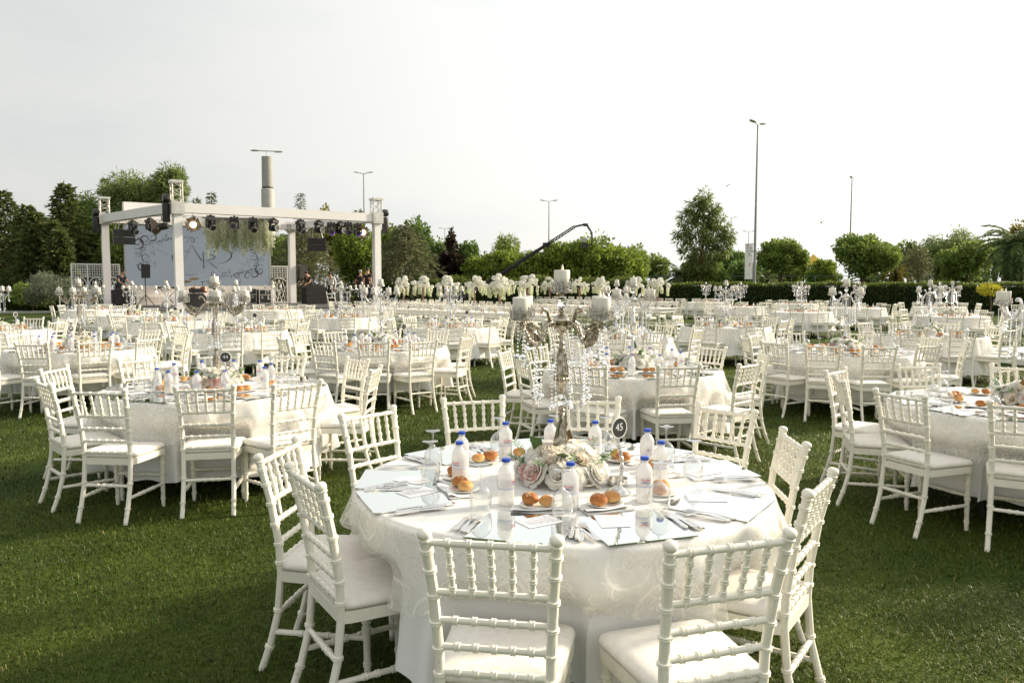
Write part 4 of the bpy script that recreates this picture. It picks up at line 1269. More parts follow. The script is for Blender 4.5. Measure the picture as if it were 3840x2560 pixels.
# ------------------------------------------------------------------ round tables
TABLES = [
 ('45', .22, 3.48, 'table forty-five', [-104, -73, -34, 13, 48, 81, 108, 137, 180, -154], 0, 1.0, '45', -0.82, .05),
 ('44', -2.51, 6.65, 'table forty-four', [-102, -73, -46, 0, 40, 80, 110, 142, 179, -133], 0, 1.0, '44', -1.0, .42),
 ('29', -5.94, 10.8, 'table twenty-nine', [-175, -115, -84, -54, -23, 15, 45, 75, 115, 155], 0, 1.0, '29', -1.4, .22),
 ('T3', 1.25, 8.12, 'the table behind table forty-five', [-155, -117, -80, -50, 0, 39, 75, 103, 135, 167], 0, .9, '', 0.0, .7),
 ('T4', 4.39, 10.35, 'the middle right table', [-150, -123, -97, -66, -25, 15, 59, 100, 139, 175], 0, 0, '', 0.2, .35),
 ('T5', -1.83, 11.0, 'the table behind table forty-four', [-150, -114, -85, -57, -21, 21, 60, 95, 133, 158], 0, 1.0, '', -0.2, .6),
 ('R1', 3.75, 5.69, 'the table at the right edge', [171, 141, -155, -123, 97, -88, -52, -15, 20, 60], 0, 0, None, 0, .15),
 ('P', 7.21, 13.6, 'the rear right table', [-160, -128, -95, -62, -25, 10, 48, 85, 120, 160], 1, 0, '', .3, .3),
 ('K', 1.74, 13.1, 'the second table behind table forty-five', [-140, -100, -70, -30, 0, 40, 75, 105, 140, 175], 1, .6, None, 0, .5),
 ('G', -5.18, 14.8, 'the second table behind table forty-four', [-150, -115, -75, -45, -10, 25, 60, 95, 130, 170], 1, .6, '', .1, .2),
 ('I', -1.26, 16.2, 'the table before the long tables', [-155, -110, -80, -40, -8, 30, 70, 100, 135, 165], 1, .8, '', .2, .5),
 ('L', 4.45, 16.4, 'the table before the hedge corner', [-160, -120, -78, -45, -10, 30, 62, 98, 130, 165], 1, .3, '', .5, .25),
 ('B', -9.96, 15.2, 'the table at the left edge', [-150, -115, -80, -48, -12, 25, 60, 95, 130, 170], 1, .7, '', .2, .1),
 ('E2', -8.24, 18.8, 'the table before the stage column', [-150, -115, -80, -48, -12, 25, 60, 95, 130, 170], 1, .8, '', -.6, .6),
 ('F', -4.53, 20.9, 'the table before the mixing desk', [-155, -112, -72, -40, -5, 28, 66, 98, 133, 168], 1, .6, '', .2, .3),
 ('E1', -10.6, 22.0, 'the table before the black booth', [-150, -115, -80, -48, -12, 25, 60, 95, 130, 170], 2, .6, '', -1.4, .8),
 ('E0', -14.0, 26.5, 'the table before the left lattice', [-140, -105, -70, -38, -2, 35, 70, 105, 140, 175], 2, .3, None, 0, .4),
 ('G2', -8.0, 26.4, 'the table before the white planter', [-150, -115, -80, -48, -12, 25, 60, 95, 130, 170], 2, 0, '', .2, .2),
 ('F2', -5.9, 31.0, 'the table before the flight cases', [-140, -105, -70, -38, -2, 35, 70, 105, 140, 175], 2, 0, None, 0, .5),
 ('N', 9.0, 24.5, 'the nearer table before the playground', [-150, -115, -80, -48, -12, 25, 60, 95, 130, 170], 2, 0, '', .2, .7),
 ('Q', 11.95, 21.4, 'the table before the bare shrub', [-150, -115, -80, -48, -12, 25, 60, 95, 130, 170], 2, 0, None, 0, .4),
 ('O', 8.7, 30.0, 'the table before the banner pole', [-140, -105, -70, -38, -2, 35, 70, 105, 140, 175], 2, 0, None, 0, .2),
 ('Nf', 12.3, 34.0, 'the farther table before the playground', [-150, -115, -80, -48, -12, 25, 60, 95, 130, 170], 2, 0, None, 0, .3),
 ('Of', 9.1, 37.0, 'the farthest table by the hedge', [-150, -115, -80, -48, -12, 25, 60, 95, 130, 170], 2, 0, None, 0, .8),
 ('H1', 12.6, 28.6, 'the table before the round tree', [-145, -110, -75, -45, -8, 30, 65, 100, 135, 172], 2, 0, None, 0, .5),
 ('H2', 16.0, 29.5, 'the table beside the hedge gap', [-150, -115, -80, -48, -12, 25, 60, 95, 130, 170], 2, 0, None, 0, .1),
 ('H3', 17.6, 25.8, 'the table before the yellow shrub', [-145, -110, -75, -45, -8, 30, 65, 100, 135, 172], 2, 0, None, 0, .6),
]
SPOTS45 = [(-0.062, 2.197, 81), (0.617, 2.176, 107), (1.119, 2.817, 146), (1.322, 3.66, 176), (1.237, 4.517, -141), (0.475, 4.892, -90), (-0.242, 4.894, -72), (-0.806, 4.385, -38), (-1.02, 3.41, -8), (-0.776, 2.915, 32)]
for i, (k, x, y, nme, angs, lod, bt, sg, sa, cn) in enumerate(TABLES):
    round_table(k, x, y, nme, angs, lod, bt, True, sg, (0.7226 if k == '45' else cn), 1.31, i, sa, tilt=0.0, spots=SPOTS45 if k == '45' else None)
def merged(pts, me_list, name, mats):
    V, F, MI = [], [], []
    for x, y, z, k in pts:
        me = me_list[k]; o = len(V)
        V += [(v.co.x + x, v.co.y + y, v.co.z + z) for v in me.vertices]
        F += [tuple(i + o for i in p.vertices) for p in me.polygons]; MI += [k % len(mats)] * len(me.polygons)
    b = MB(); b.v, b.f, b.m = V, F, MI
    return b.mesh(name, mats, 180)
_low = [MB().sphere((0, 0, .02), 0.035, 6, 4, (1, 1, .62)).mesh('roll_low', m_bread1) for _ in range(4)]
stuff('far_bread_rolls', merged(FARROLL, _low, 'far_bread_rolls', [m_bread1, m_bread2]), 'tiny bread rolls on the distant tables', 'bread rolls')
stuff('far_wine_glasses', merged([(*p, 0) for p in FARGLASS], [GLA_FAR], 'far_wine_glasses', [m_glass]), 'tiny upturned wine glasses on the distant tables', 'glasses')

# ------------------------------------------------------------------ long banquet tables, vases
def long_table(a, b, label, sides, w=0.95, vases=()):
    a, b = Vector((*a, 0)), Vector((*b, 0)); d = (b - a); L = d.length; rz = math.atan2(d.y, d.x)
    mid = (a + b) / 2
    t = thing('long_table', label, 'table', mid, rz, 'long banquet tables')
    nb = 5
    for k in range(nb):
        obj('plank', MB().box((0, -w / 2 + w * (k + .5) / nb, 0.745), (L, w / nb - 0.006, 0.035)).mesh('plank', m_white, 0), t)
    obj('apron', MB().box((0, -w / 2 + .05, 0.67), (L - .1, 0.03, 0.11)).box((0, w / 2 - .05, 0.67), (L - .1, 0.03, 0.11)).box((L / 2 - .06, 0, .67), (.03, w - .13, .11)).box((-L / 2 + .06, 0, .67), (.03, w - .13, .11)).mesh('apron', m_white, 0), t)
    leg = MB().lathe([(0.03, 0), (0.04, .02), (0.028, .06), (0.045, .2), (0.05, .3), (0.035, .42), (0.05, .46), (0.05, .5), (0.04, .52), (0.055, .56), (.055, .728)], 8).mesh('leg', m_white)
    nl = max(2, int(L / 2.2) + 1)
    for k in range(nl):
        for s_ in (-1, 1): obj('leg', leg, t, (-L / 2 + .12 + (L - .24) * k / (nl - 1), s_ * (w / 2 - .1), 0))
    n = int(L / 0.62); u = d.normalized(); v = Vector((-u.y, u.x, 0))
    for s_, wd in sides:
        for k in range(n):
            p = a + u * (0.35 + k * (L - .7) / (n - 1)) + v * s_ * (w / 2 + 0.20)
            chair(p.x + rnd.uniform(-.03, .03), p.y + rnd.uniform(-.03, .03), rz - s_ * PI / 2 + rnd.uniform(-.06, .06), 'white chair, %s row, %s from the left, %s' % (wd, WORDN[k], label.split(',')[-1].strip()), 2, 'chairs along the long tables')
            if k % 1 == 0:
                p2 = a + u * (0.35 + k * (L - .7) / (n - 1)) + v * s_ * (w / 2 - 0.2)
                FR2.append((p2.x, p2.y, .768, k % 4)); FG2.append((p2.x + .12 * u.x, p2.y + .12 * u.y, .764))
FR2, FG2 = [], []
WORDN = 'first second third fourth fifth sixth seventh eighth ninth tenth eleventh twelfth thirteenth fourteenth fifteenth sixteenth seventeenth eighteenth nineteenth twentieth'.split()
# names end in the phrase the chair labels use
long_table((-4.9, 28.7), (1.25, 22.2), 'white plank banquet table without vases, the nearest long table', ((-1, 'near'), (1, 'far')))
long_table((-5.4, 37.2), (1.0, 27.6), 'white plank banquet table, the left flower table', ((-1, 'near'), (1, 'far')))
long_table((1.3, 33.0), (5.55, 27.9), 'white plank banquet table with open end, the middle long table', ((-1, 'near'), (1, 'far')))
long_table((1.6, 44.5), (7.6, 37.2), 'white plank banquet table, the right flower table', ((-1, 'near'), (1, 'far')))
stuff('bread_basket_rolls', merged(FR2, _low, 'long_table_rolls', [m_bread1, m_bread2]), 'tiny bread rolls lined up on the long tables', 'bread rolls')
stuff('long_table_glasses', merged([(*p, 0) for p in FG2], [GLA_FAR], 'long_table_glasses', [m_glass]), 'tiny upturned glasses lined up on the long tables', 'glasses')

m_hyd = M_leaf('hydrangea_petals', (0.84, 0.85, 0.76), (0.92, 0.91, 0.86), None, 0.6, 0.4)
m_wis = M_leaf('wisteria_petals', (0.70, 0.75, 0.50), (0.90, 0.90, 0.78), None, 0.6, 0.4)
m_wis2 = M_leaf('wisteria_pale', (0.66, 0.70, 0.48), (0.95, 0.94, 0.85), None, 0.6, 0.6)
m_vleaf = M_leaf('vase_foliage', (0.08, 0.15, 0.03), (0.24, 0.36, 0.10), None, 0.5, 0.35)
def head_mesh(seed):
    n = 130; D = unit(n, seed)
    r = 0.095 * (1 + 0.12 * np.sin(D[:, 0] * 7) * np.sin(D[:, 1] * 6 + seed))
    T = unit(n, seed + 50); T = T - D * (T * D).sum(1, keepdims=True); T /= np.linalg.norm(T, axis=1, keepdims=True)
    V, F, A = leaf_arrays(D * r[:, None] - T * .02, (T + .15 * D) / np.linalg.norm(T + .15 * D, axis=1, keepdims=True), .05, .045, np.random.default_rng(seed).random(n), seed, None)
    # petals lie on the sphere
    Sd = np.cross(T, D)
    P = D * r[:, None]
    V = np.stack([P - T * .026, P - Sd * .024 + D * .006, P + T * .026, P + Sd * .024 + D * .006], 1).reshape(-1, 3)
    b = np_mesh('blossom_head', V, F, m_hyd, A)
    return b
HEADS = [head_mesh(s_) for s_ in (1, 2, 3)]
def wist_mesh(L, seed, mat, rad=0.045, n=150):
    r = np.random.default_rng(seed); t = r.random(n) ** 0.9
    a = r.uniform(0, 2 * PI, n); rr = rad * (1.05 - t) ** 0.6 * (0.5 + 0.5 * r.random(n))
    P = np.stack([rr * np.cos(a) + .02 * np.sin(t * 5 + seed), rr * np.sin(a), -t * L], 1)
    D = np.stack([np.cos(a), np.sin(a), -0.9 + 0 * a], 1); D /= np.linalg.norm(D, axis=1, keepdims=True)
    V, F, A = leaf_arrays(P, D, .05, .035, np.clip(1 - t + r.normal(0, .2, n), 0, 1), seed)
    return np_mesh('hanging_blossom', V, F, mat, A)
WIS = [wist_mesh(.42, 1, m_wis), wist_mesh(.5, 2, m_wis), wist_mesh(.34, 3, m_wis)]
def spray_mesh(n, rx, rz_, L, W, mat, seed):
    r = np.random.default_rng(seed); D = unit(n, seed); P = D * np.array([rx, rx, rz_]) * r.uniform(.4, 1, (n, 1))
    V, F, A = leaf_arrays(P, D, L, W, r.random(n), seed)
    return np_mesh('foliage', V, F, mat, A)
VFOL = spray_mesh(300, .42, .2, .13, .055, m_vleaf, 4)
m_vase = M_thinglass('vase_glass', (0.86, 0.72, 0.66), body=0.45, bodycol=(0.48, 0.33, 0.27), rough=0.05)
VASE = MB().lathe([(0.09, 0), (0.09, .012), (0.035, .03), (0.04, .2), (0.06, .5), (0.085, .74)], 16).mesh('vase', m_vase, 180)
STEMS = MB()
for k in range(9):
    a = k * 0.7; STEMS.tube([(.015 * math.cos(a), .015 * math.sin(a), .04), (.06 * math.cos(a), .06 * math.sin(a), .8)], .007, 4)
STEMS = STEMS.mesh('flower_stems', M_('stem_brown', (0.2, 0.13, 0.07), .8))
def vase_bouquet(x, y, s_, label, seed):
    q = random.Random(seed)
    t = thing('vase_bouquet', label, 'flower vase', (x, y, .763), q.uniform(0, 6), 'tall flower vases'); t.scale = (s_, s_, s_ * .87)
    obj('vase', VASE, t); obj('flower_stems', STEMS, t); obj('foliage', VFOL, t, (0, 0, .84))
    for k in range(17):
        a = q.uniform(0, 6.28); z = .86 + .46 * q.random() ** 1.2; r = (.13 + .34 * (1.35 - z)) * math.sqrt(q.random()) * 1.25
        obj('blossom_head', HEADS[k % 3], t, (r * math.cos(a), r * math.sin(a), z), (q.uniform(0, 3), q.uniform(0, 3), 0), q.uniform(.75, 1.1))
    ns = q.choice((4, 5)); a0 = q.uniform(0, 6)
    for k in range(ns):
        a = a0 + 2 * PI * k / ns + q.uniform(-.35, .35); rr = q.uniform(.30, .46); zz = q.uniform(.80, 1.0)
        for j in range(3):
            obj('blossom_head', HEADS[(k + j) % 3], t, (rr * math.cos(a) + q.uniform(-.1, .1), rr * math.sin(a) + q.uniform(-.1, .1), zz + q.uniform(-.05, .12)), (q.uniform(0, 3), 0, a), q.uniform(.6, .9))
        for j in range(3):
            b_ = a + q.uniform(-.4, .4); r2 = rr + q.uniform(-.08, .1)
            obj('hanging_blossom', WIS[(k + j) % 3], t, (r2 * math.cos(b_), r2 * math.sin(b_), zz - .04 + q.uniform(-.06, .06)), (0, 0, b_), q.uniform(.8, 1.1))
for i, (x, y) in enumerate(((-5.0, 36.4), (-3.95, 34.9), (-2.7, 33.0), (-1.5, 31.3), (-.45, 29.7), (.55, 28.2))):
    vase_bouquet(x, y, 1.02, 'white blossom vase, number %s from the left on the left flower table' % ('one', 'two', 'three', 'four', 'five', 'six')[i], 20 + i)
for i, (x, y) in enumerate(((2.1, 43.9), (3.6, 42.1), (4.6, 40.9), (6.1, 39.0), (7.0, 37.9))):
    vase_bouquet(x, y, 1.02, 'white blossom vase, number %s from the left on the right flower table' % ('one', 'two', 'three', 'four', 'five')[i], 40 + i)
solo('low_platform', MB().box((0, 0, .12), (1.9, 1.3, .23)).box((0, 0, .255), (1.96, 1.36, .03)).mesh('low_platform', m_white, 0), 'low white platform on the grass at the right edge', 'platform', (11.1, 16.3, 0), (0, 0, .1))

# ------------------------------------------------------------------ stage
FLc, FRc, BLc, BRc = Vector((-13.5, 32, 0)), Vector((-6.33, 37, 0)), Vector((-19.2, 37.4, 0)), Vector((-11.8, 42.4, 0))
def SP(a, b, z=0.0):
    p = FLc + (FRc - FLc) * a + (BLc - FLc) * b + (FLc + (BRc - BLc) - FRc) * 0
    return Vector((p.x, p.y, z))
RZ = math.atan2(FRc.y - FLc.y, FRc.x - FLc.x)
DK = 0.6
def poly_prism(pts, z0, z1): return MB().prism([(p.x, p.y) for p in pts], z0, z1)
t = thing('stage_deck', 'low white stage platform under the canopy', 'stage')
obj('deck_top', poly_prism([SP(-.2, -.06), SP(1.12, -.06), SP(1.12, 1.15), SP(-.2, 1.15)], DK - .04, DK).mesh('deck_top', M_('stage_floor', (0.09, 0.085, 0.085), .7, var=.3, vscale=2), 0), t)
obj('fascia', poly_prism([SP(-.19, -.05), SP(1.11, -.05), SP(1.11, 1.14), SP(-.19, 1.14)], 0, DK - .042).mesh('fascia', m_fab, 0), t)

t = thing('stage_canopy', 'white fabric clad truss canopy over the stage', 'canopy')
def col_mesh(p):
    b = MB(); b.box((p.x, p.y, (DK + 4.44) / 2), (.31, .31, 4.44 - DK), RZ); return b
def truss_top(p, z0, z1):
    b = MB(); h = .19
    cs = [Vector((p.x + (sx * math.cos(RZ) - sy * math.sin(RZ)) * h, p.y + (sx * math.sin(RZ) + sy * math.cos(RZ)) * h, 0)) for sx, sy in ((-1, -1), (1, -1), (1, 1), (-1, 1))]
    for c in cs: b.tube([(c.x, c.y, z0), (c.x, c.y, z1)], .026, 8)
    n = 4
    for k in range(4):
        a, c = cs[k], cs[(k + 1) % 4]
        for j in range(n):
            za, zb = z0 + (z1 - z0) * j / n, z0 + (z1 - z0) * (j + 1) / n
            if j % 2: a, c = cs[(k + 1) % 4], cs[k]
            else: a, c = cs[k], cs[(k + 1) % 4]
            b.tube([(a.x, a.y, za), (c.x, c.y, zb)], .014, 6)
    b.box((p.x, p.y, z1 + .04), (.5, .5, .1), RZ)
    return b
for p, zt in ((FLc, 5.68), (FRc, 5.5), (BLc, 5.6), (BRc, 4.9)):
    obj('column', col_mesh(p).mesh('column', m_fab, 0), t)
    if zt > 5: obj('truss_tower', truss_top(p, 4.9, zt).mesh('truss_tower', m_alu), t)
    obj('corner_sleeve', MB().box((p.x, p.y, 4.67), (.5, .5, .5), RZ).box((p.x, p.y, 4.67), (.34, .52, .34), RZ).mesh('corner_sleeve', m_alu, 0), t)
def beam(a, b, z0, z1, th=.42):
    d = (b - a).normalized() * .26
    return MB().slab(a + d, b - d, z0, z1, th)
for a, b in ((FLc, FRc), (FLc, BLc), (FRc, BRc), (BLc, BRc)):
    obj('beam', beam(a, b, 4.49, 4.87, .36).mesh('beam', m_fab, 0), t)
obj('rear_beam', MB().slab(BLc.lerp(BRc, .09), BLc.lerp(BRc, .93), 5.0, 5.5, .5).mesh('rear_beam', m_fab, 0), t)
b = MB(); n = 10; vs = []
for j in range(n + 1):
    for i in range(n + 1):
        u, v = i / n, j / n
        p = FLc.lerp(FRc, u).lerp(BLc.lerp(BRc, u), v)
        vs.append((p.x, p.y, 4.84 - .14 * math.sin(PI * u * 3) ** 2 * (.6 + .4 * v) - .05 * math.sin(v * 9)))
b.add(vs, [(j * 11 + i, j * 11 + i + 1, j * 11 + i + 12, j * 11 + i + 11) for j in range(10) for i in range(10)])
obj('canopy_fabric', b.mesh('canopy_fabric', m_canopy, 180), t)

# hoists
HO = MB()
HO.lathe([(.03, .25), (.15, .25), (.17, .2), (.17, .06), (.15, 0)], 12, (0, 0, 0), Matrix.Rotation(PI / 2, 3, 'Y')).lathe([(.13, -.95), (.15, -.9), (.15, -.28), (.14, -.2)], 12, (.12, 0, 0)).tube([(.12, 0, -.2), (.12, 0, .05)], .02, 5)
HO = HO.mesh('chain_hoist', m_black)
for p, w, dz in ((FLc, 'front left', 5.05), (FRc, 'front right', 4.95), (BLc, 'rear left', 4.95)):
    o = {'front left': SP(-.05, .03), 'front right': SP(1.05, .02), 'rear left': SP(-.055, 1.0)}[w]
    solo('chain_hoist', HO, 'black chain hoist with hanging bag at the %s canopy corner' % w, 'hoist', (o.x, o.y, dz), (0, 0, RZ), 1, 'chain hoists')

# moving head lights
MHB = MB().box((0, 0, 0), (.34, .3, .12)).box((0, 0, .1), (.08, .08, .12)).box((-.12, 0, .1), (.1, .06, .06)).box((.12, 0, .1), (.1, .06, .06)).mesh('lamp_base', m_black)
MHY = MB().box((-.17, 0, -.2), (.05, .14, .34)).box((.17, 0, -.2), (.05, .14, .34)).box((0, 0, -.06), (.36, .14, .05)).mesh('yoke', m_black)
m_lens = M_('lens_glass', (0.05, 0.05, 0.055), 0.08, spec=0.8)
m_purple = M_emit('purple_led', (0.22, 0.02, 0.9), 3.0)
m_warm = M_emit('warm_lamp', (1.0, 0.74, 0.40), 3.0)
def head(mat, L):
    return MB().lathe([(.06, -.2), (.13, -.18), (.145, -.05), (.14, .12), (.125, .22)], 14), MB().lathe([(.001, .2), (.11, .2), (.12, .225)], 14, caps=False)
HB, HL = head(None, 0)
MHH = HB.mesh('lamp_head', m_black); MHL = HL.mesh('lens', m_lens); MHP = HL.mesh('lens', m_purple)
MHR = MB().lathe([(.118, .215), (.132, .215), (.132, .235), (.118, .235)], 14, caps=False).mesh('lens_ring', m_grey)
def moving_head(p, tilt, turn, label, purple=False):
    t = thing('moving_head_light', label, 'stage light', p, RZ + turn, 'moving head lights')
    obj('lamp_base', MHB, t); obj('yoke', MHY, t)
    h = obj('lamp_head', MHH, t, (0, 0, -.28), (tilt, 0, 0)); obj('lens', MHP if purple else MHL, h); obj('lens_ring', MHR, h)
nums = ['first', 'second', 'third', 'fourth', 'fifth', 'sixth', 'seventh', 'eighth', 'ninth', 'tenth']
for i, (u, pu) in enumerate(((.149, 0), (.258, 0), (.347, 0), (.447, 0), (.584, 0), (.681, 0), (.746, 1), (.797, 0), (.839, 0), (.893, 1))):
    p = SP(u, .0, 4.30 if not pu else 4.26)
    moving_head(p, R_(100 + rnd.uniform(-15, 45)) if not pu else R_(105), rnd.uniform(-.5, .5) if not pu else -.25, ('black moving head light, %s from the left under the front beam' if not pu else 'moving head light glowing purple, %s from the left under the front beam') % nums[i], bool(pu))
for i, u in enumerate((.575, .337)):
    moving_head(SP(0, u, 4.28), R_(120), .6, 'black moving head light under the left beam, %s one' % ('farther', 'nearer')[i])
FB = MB().lathe([(.05, -.26), (.13, -.25), (.15, -.1), (.15, .1)], 14).mesh('lamp_body', m_black)
FLN = MB().sphere((0, 0, .09), .135, 14, 8, (1, 1, .35)).mesh('lens', m_warm)
FD = MB().add([(-.14, .13, .1), (.14, .13, .1), (.20, .27, .34), (-.20, .27, .34), (-.14, .138, .1), (.14, .138, .1), (.20, .278, .34), (-.20, .278, .34)], [(0, 1, 2, 3), (7, 6, 5, 4), (0, 4, 5, 1), (1, 5, 6, 2), (2, 6, 7, 3), (3, 7, 4, 0)]).mesh('barn_door', M_('barn_door', (.11, .085, .06), .6))
FY = MB().tube([(-.19, 0, 0), (-.19, .0, .24), (.19, 0, .24), (.19, 0, 0)], .014, 5).tube([(0, 0, .24), (0, 0, .42)], .02, 5).mesh('yoke', m_black)
def fresnel(p, rz, el, label):
    t = thing('fresnel_spotlight', label, 'spotlight', p, rz, 'fresnel spotlights')
    obj('yoke', FY, t, (0, 0, 0))
    h = obj('lamp_body', FB, t, (0, 0, 0), (R_(90) + el, 0, 0)); obj('lens', FLN, h)
    for k in range(4): obj('barn_door', FD, h, (0, 0, 0), (0, 0, k * PI / 2 + .3))
p = SP(.07, .0, 4.02); fresnel(p, .35, -.0, 'lit fresnel spotlight with open barn doors beside the front left column')
p = SP(.925, .0, 3.98); fresnel(p, .05, 0, 'lit fresnel spotlight beside the front right column')
p = SP(0, .19, 4.0); fresnel(p, -1.5, .15, 'dark profile of a fresnel spotlight left of the front left column')
# line array boxes
LA = MB().add([(-.45, -.28, -.16), (.45, -.28, -.16), (.4, .28, -.13), (-.4, .28, -.13), (-.45, -.28, .16), (.45, -.28, .16), (.4, .28, .13), (-.4, .28, .13)], [(0, 3, 2, 1), (4, 5, 6, 7), (0, 1, 5, 4), (1, 2, 6, 5), (2, 3, 7, 6), (3, 0, 4, 7)]).box((.1, -.29, 0), (.06, .02, .03)).mesh('speaker_box', m_black, 0)
RIG = MB()
for s_ in (-.35, -.2, .2, .35): RIG.tube([(s_, 0, .3), (s_ * .7, 0, .75)], .015, 4)
RIG = RIG.mesh('rigging', m_grey)
for p, w in ((SP(.0, .72, 3.72), 'left'), (SP(.985, .62, 3.6), 'right')):
    t = thing('line_array', 'pair of black line array speakers hung on the %s of the stage' % w, 'speaker', p, RZ + (.0 if w == 'left' else -.25), 'line array speakers')
    obj('speaker_box', LA, t, (0, 0, .17)); obj('speaker_box', LA, t, (0, 0, -.17)); obj('rigging', RIG, t)

# led screen: local x along the wall, -y towards the audience
m_led = bpy.data.materials.new('led_picture'); m_led.use_nodes = True
_nt = m_led.node_tree; _bb = _nt.nodes['Principled BSDF']; _bb.inputs['Base Color'].default_value = (.05, .055, .06, 1); _bb.inputs['Roughness'].default_value = .45
_co = _nt.nodes.new('ShaderNodeTexCoord'); _wv = _nt.nodes.new('ShaderNodeTexWave'); _wv.bands_direction = 'Z'; _wv.inputs['Scale'].default_value = 2.6; _wv.inputs['Distortion'].default_value = .3
_nt.links.new(_co.outputs['Object'], _wv.inputs['Vector'])
_rr = _nt.nodes.new('ShaderNodeValToRGB'); _rr.color_ramp.elements[0].color = (.195, .222, .242, 1); _rr.color_ramp.elements[1].color = (.22, .25, .27, 1)
_nt.links.new(_wv.outputs['Color'], _rr.inputs['Fac']); _nt.links.new(_rr.outputs['Color'], _bb.inputs['Emission Color']); _bb.inputs['Emission Strength'].default_value = .5
U = (BRc - BLc).normalized(); SL = BLc.lerp(BRc, .095)
SW, SZ0, SZ1 = 6.85, 1.52, 4.42
scr = thing('led_screen', 'grey blue LED screen with scroll border and AR monogram', 'screen', (SL.x, SL.y, 0), math.atan2(U.y, U.x))
obj('screen_panel', MB().box((SW / 2, .06, (SZ0 + SZ1) / 2), (SW, .1, SZ1 - SZ0)).mesh('screen_panel', m_led, 0), scr)
obj('screen_frame', MB().box((-.03, .08, (SZ0 + SZ1) / 2), (.05, .16, SZ1 - SZ0 + .1)).box((SW + .06, .08, (SZ0 + SZ1) / 2), (.10, .16, SZ1 - SZ0 + .1)).box((SW / 2, .08, SZ1 + .03), (SW, .16, .05)).mesh('screen_frame', m_grey, 0), scr)
m_scroll = M_('scroll_dark', (.035, .03, .035), .6)
def rib(mb, pts, ws):
    """flat ribbon in the screen plane"""
    n = len(pts); vs = []
    for i in range(n):
        a = Vector(pts[max(i - 1, 0)]); c = Vector(pts[min(i + 1, n - 1)]); d = (c - a)
        d = d.normalized() if d.length > 0 else Vector((1, 0))
        nx = Vector((-d.y, d.x)) * ws[i] * .38; p = Vector(pts[i])
        for q in (p + nx, p - nx): vs.append((q.x, -.004, q.y))
    mb.add(vs, [(2 * i, 2 * i + 1, 2 * i + 3, 2 * i + 2) for i in range(n - 1)])
def curl(mb, cx, cz, r, a0, turns, s_, w, tail=0.0):
    n = 26; P = [(cx + r * (1 - .82 * k / n) * math.cos(a0 + s_ * turns * 2 * PI * k / n), cz + r * (1 - .82 * k / n) * math.sin(a0 + s_ * turns * 2 * PI * k / n)) for k in range(n + 1)]
    rib(mb, P, [w * (.35 + .9 * math.sin(PI * min(1, k / n * 1.1 + .05)) ** 2) for k in range(n + 1)])
    e = P[-1]
    leaf(mb, e[0], e[1], w * 1.5, a0, w * .9)
def leaf(mb, x, z, L, a, w):
    n = 8; rib(mb, [(x + L * k / n * math.cos(a), z + L * k / n * math.sin(a)) for k in range(n + 1)], [w * math.sin(PI * (k / n) ** .8) + .002 for k in range(n + 1)])
def stemc(mb, pts, w):
    P = [(p.x, p.y) for p in spl([(a, c, 0) for a, c in pts], 6)]; n = len(P)
    rib(mb, P, [w * (.3 + .7 * math.sin(PI * k / (n - 1))) for k in range(n)])
def corner(fx, fz):
    """scroll work of one corner; fx, fz map local (0..2.6, 0..2.0 from the corner) to the screen"""
    m = MB(); q = random.Random(5)
    def T(x, z): return (fx(x), fz(z))
    sx = 1 if fx(1) > fx(0) else -1; sz = 1 if fz(1) > fz(0) else -1
    sg = sx * sz
    for x, z, r, a, tn, s_, w in ((.62, .42, .30, .6, 1.15, 1, .06), (.28, .62, .30, 2.2, 1.25, -1, .07), (.95, .30, .24, 3.6, 1.2, -1, .05), (.5, .95, .17, 1.0, 1.4, 1, .035), (.25, 1.2, .15, 3.0, 1.3, -1, .03), (.62, 1.35, .26, .3, 1.5, 1, .035), (.42, 1.78, .30, 5.2, 1.3, 1, .06), (.62, 1.85, .2, 2.0, 1.3, -1, .035), (1.3, .55, .16, .8, 1.3, 1, .03), (1.55, .32, .18, 3.9, 1.3, -1, .035), (1.95, .55, .13, .4, 1.4, 1, .025), (2.2, .36, .16, 3.4, 1.2, -1, .035), (.9, 1.1, .12, 2.0, 1.3, 1, .022), (1.0, 1.65, .10, 2.0, 1.3, 1, .02), (2.75, .42, .17, 3.1, 1.2, 1, .04)):
        c = T(x, z); curl(m, c[0], c[1], r, a if sg > 0 else -a + (PI if sx < 0 else 0), tn, s_ * sg, w)
    for pts, w in (([(.05, .9), (.4, .55), (.9, .62), (1.4, .42), (2.0, .30), (2.7, .25), (3.2, .26)], .028), ([(.3, .35), (.45, .8), (.40, 1.2), (.5, 1.6), (.35, 2.05)], .03), ([(.7, .75), (1.2, .95), (1.7, 1.25)], .015)):
        stemc(m, [T(*p) for p in pts], w)
    for k in range(26):
        x, z = (q.uniform(.1, 2.6), q.uniform(.2, .7)) if k % 2 else (q.uniform(.1, 1.0), q.uniform(.3, 2.0))
        c = T(x, z); leaf(m, c[0], c[1], q.uniform(.06, .14), q.uniform(0, 6.28), q.uniform(.03, .05))
    return m
obj('scroll_ornament', corner(lambda x: .28 + x, lambda z: SZ1 - .25 - z * .95).mesh('scroll_ornament', m_scroll, 0), scr)
obj('scroll_ornament', corner(lambda x: SW - .22 - x * .95, lambda z: SZ0 + .22 + z * .95).mesh('scroll_ornament', m_scroll, 0), scr)
m = MB(); mx, mz = 3.12, 2.66
rib(m, [(mx - .52, mz + .05), (mx - .12, mz + .92)], [.018, .02]); rib(m, [(mx - .12, mz + .92), (mx + .34, mz + .12)], [.03, .07])
rib(m, [(mx - .75, mz + .55), (mx - .45, mz + .56), (mx - .2, mz + .52)], [.012, .02, .012])
rib(m, [(mx + .42, mz + .55), (mx + .44, mz - .28)], [.06, .06])
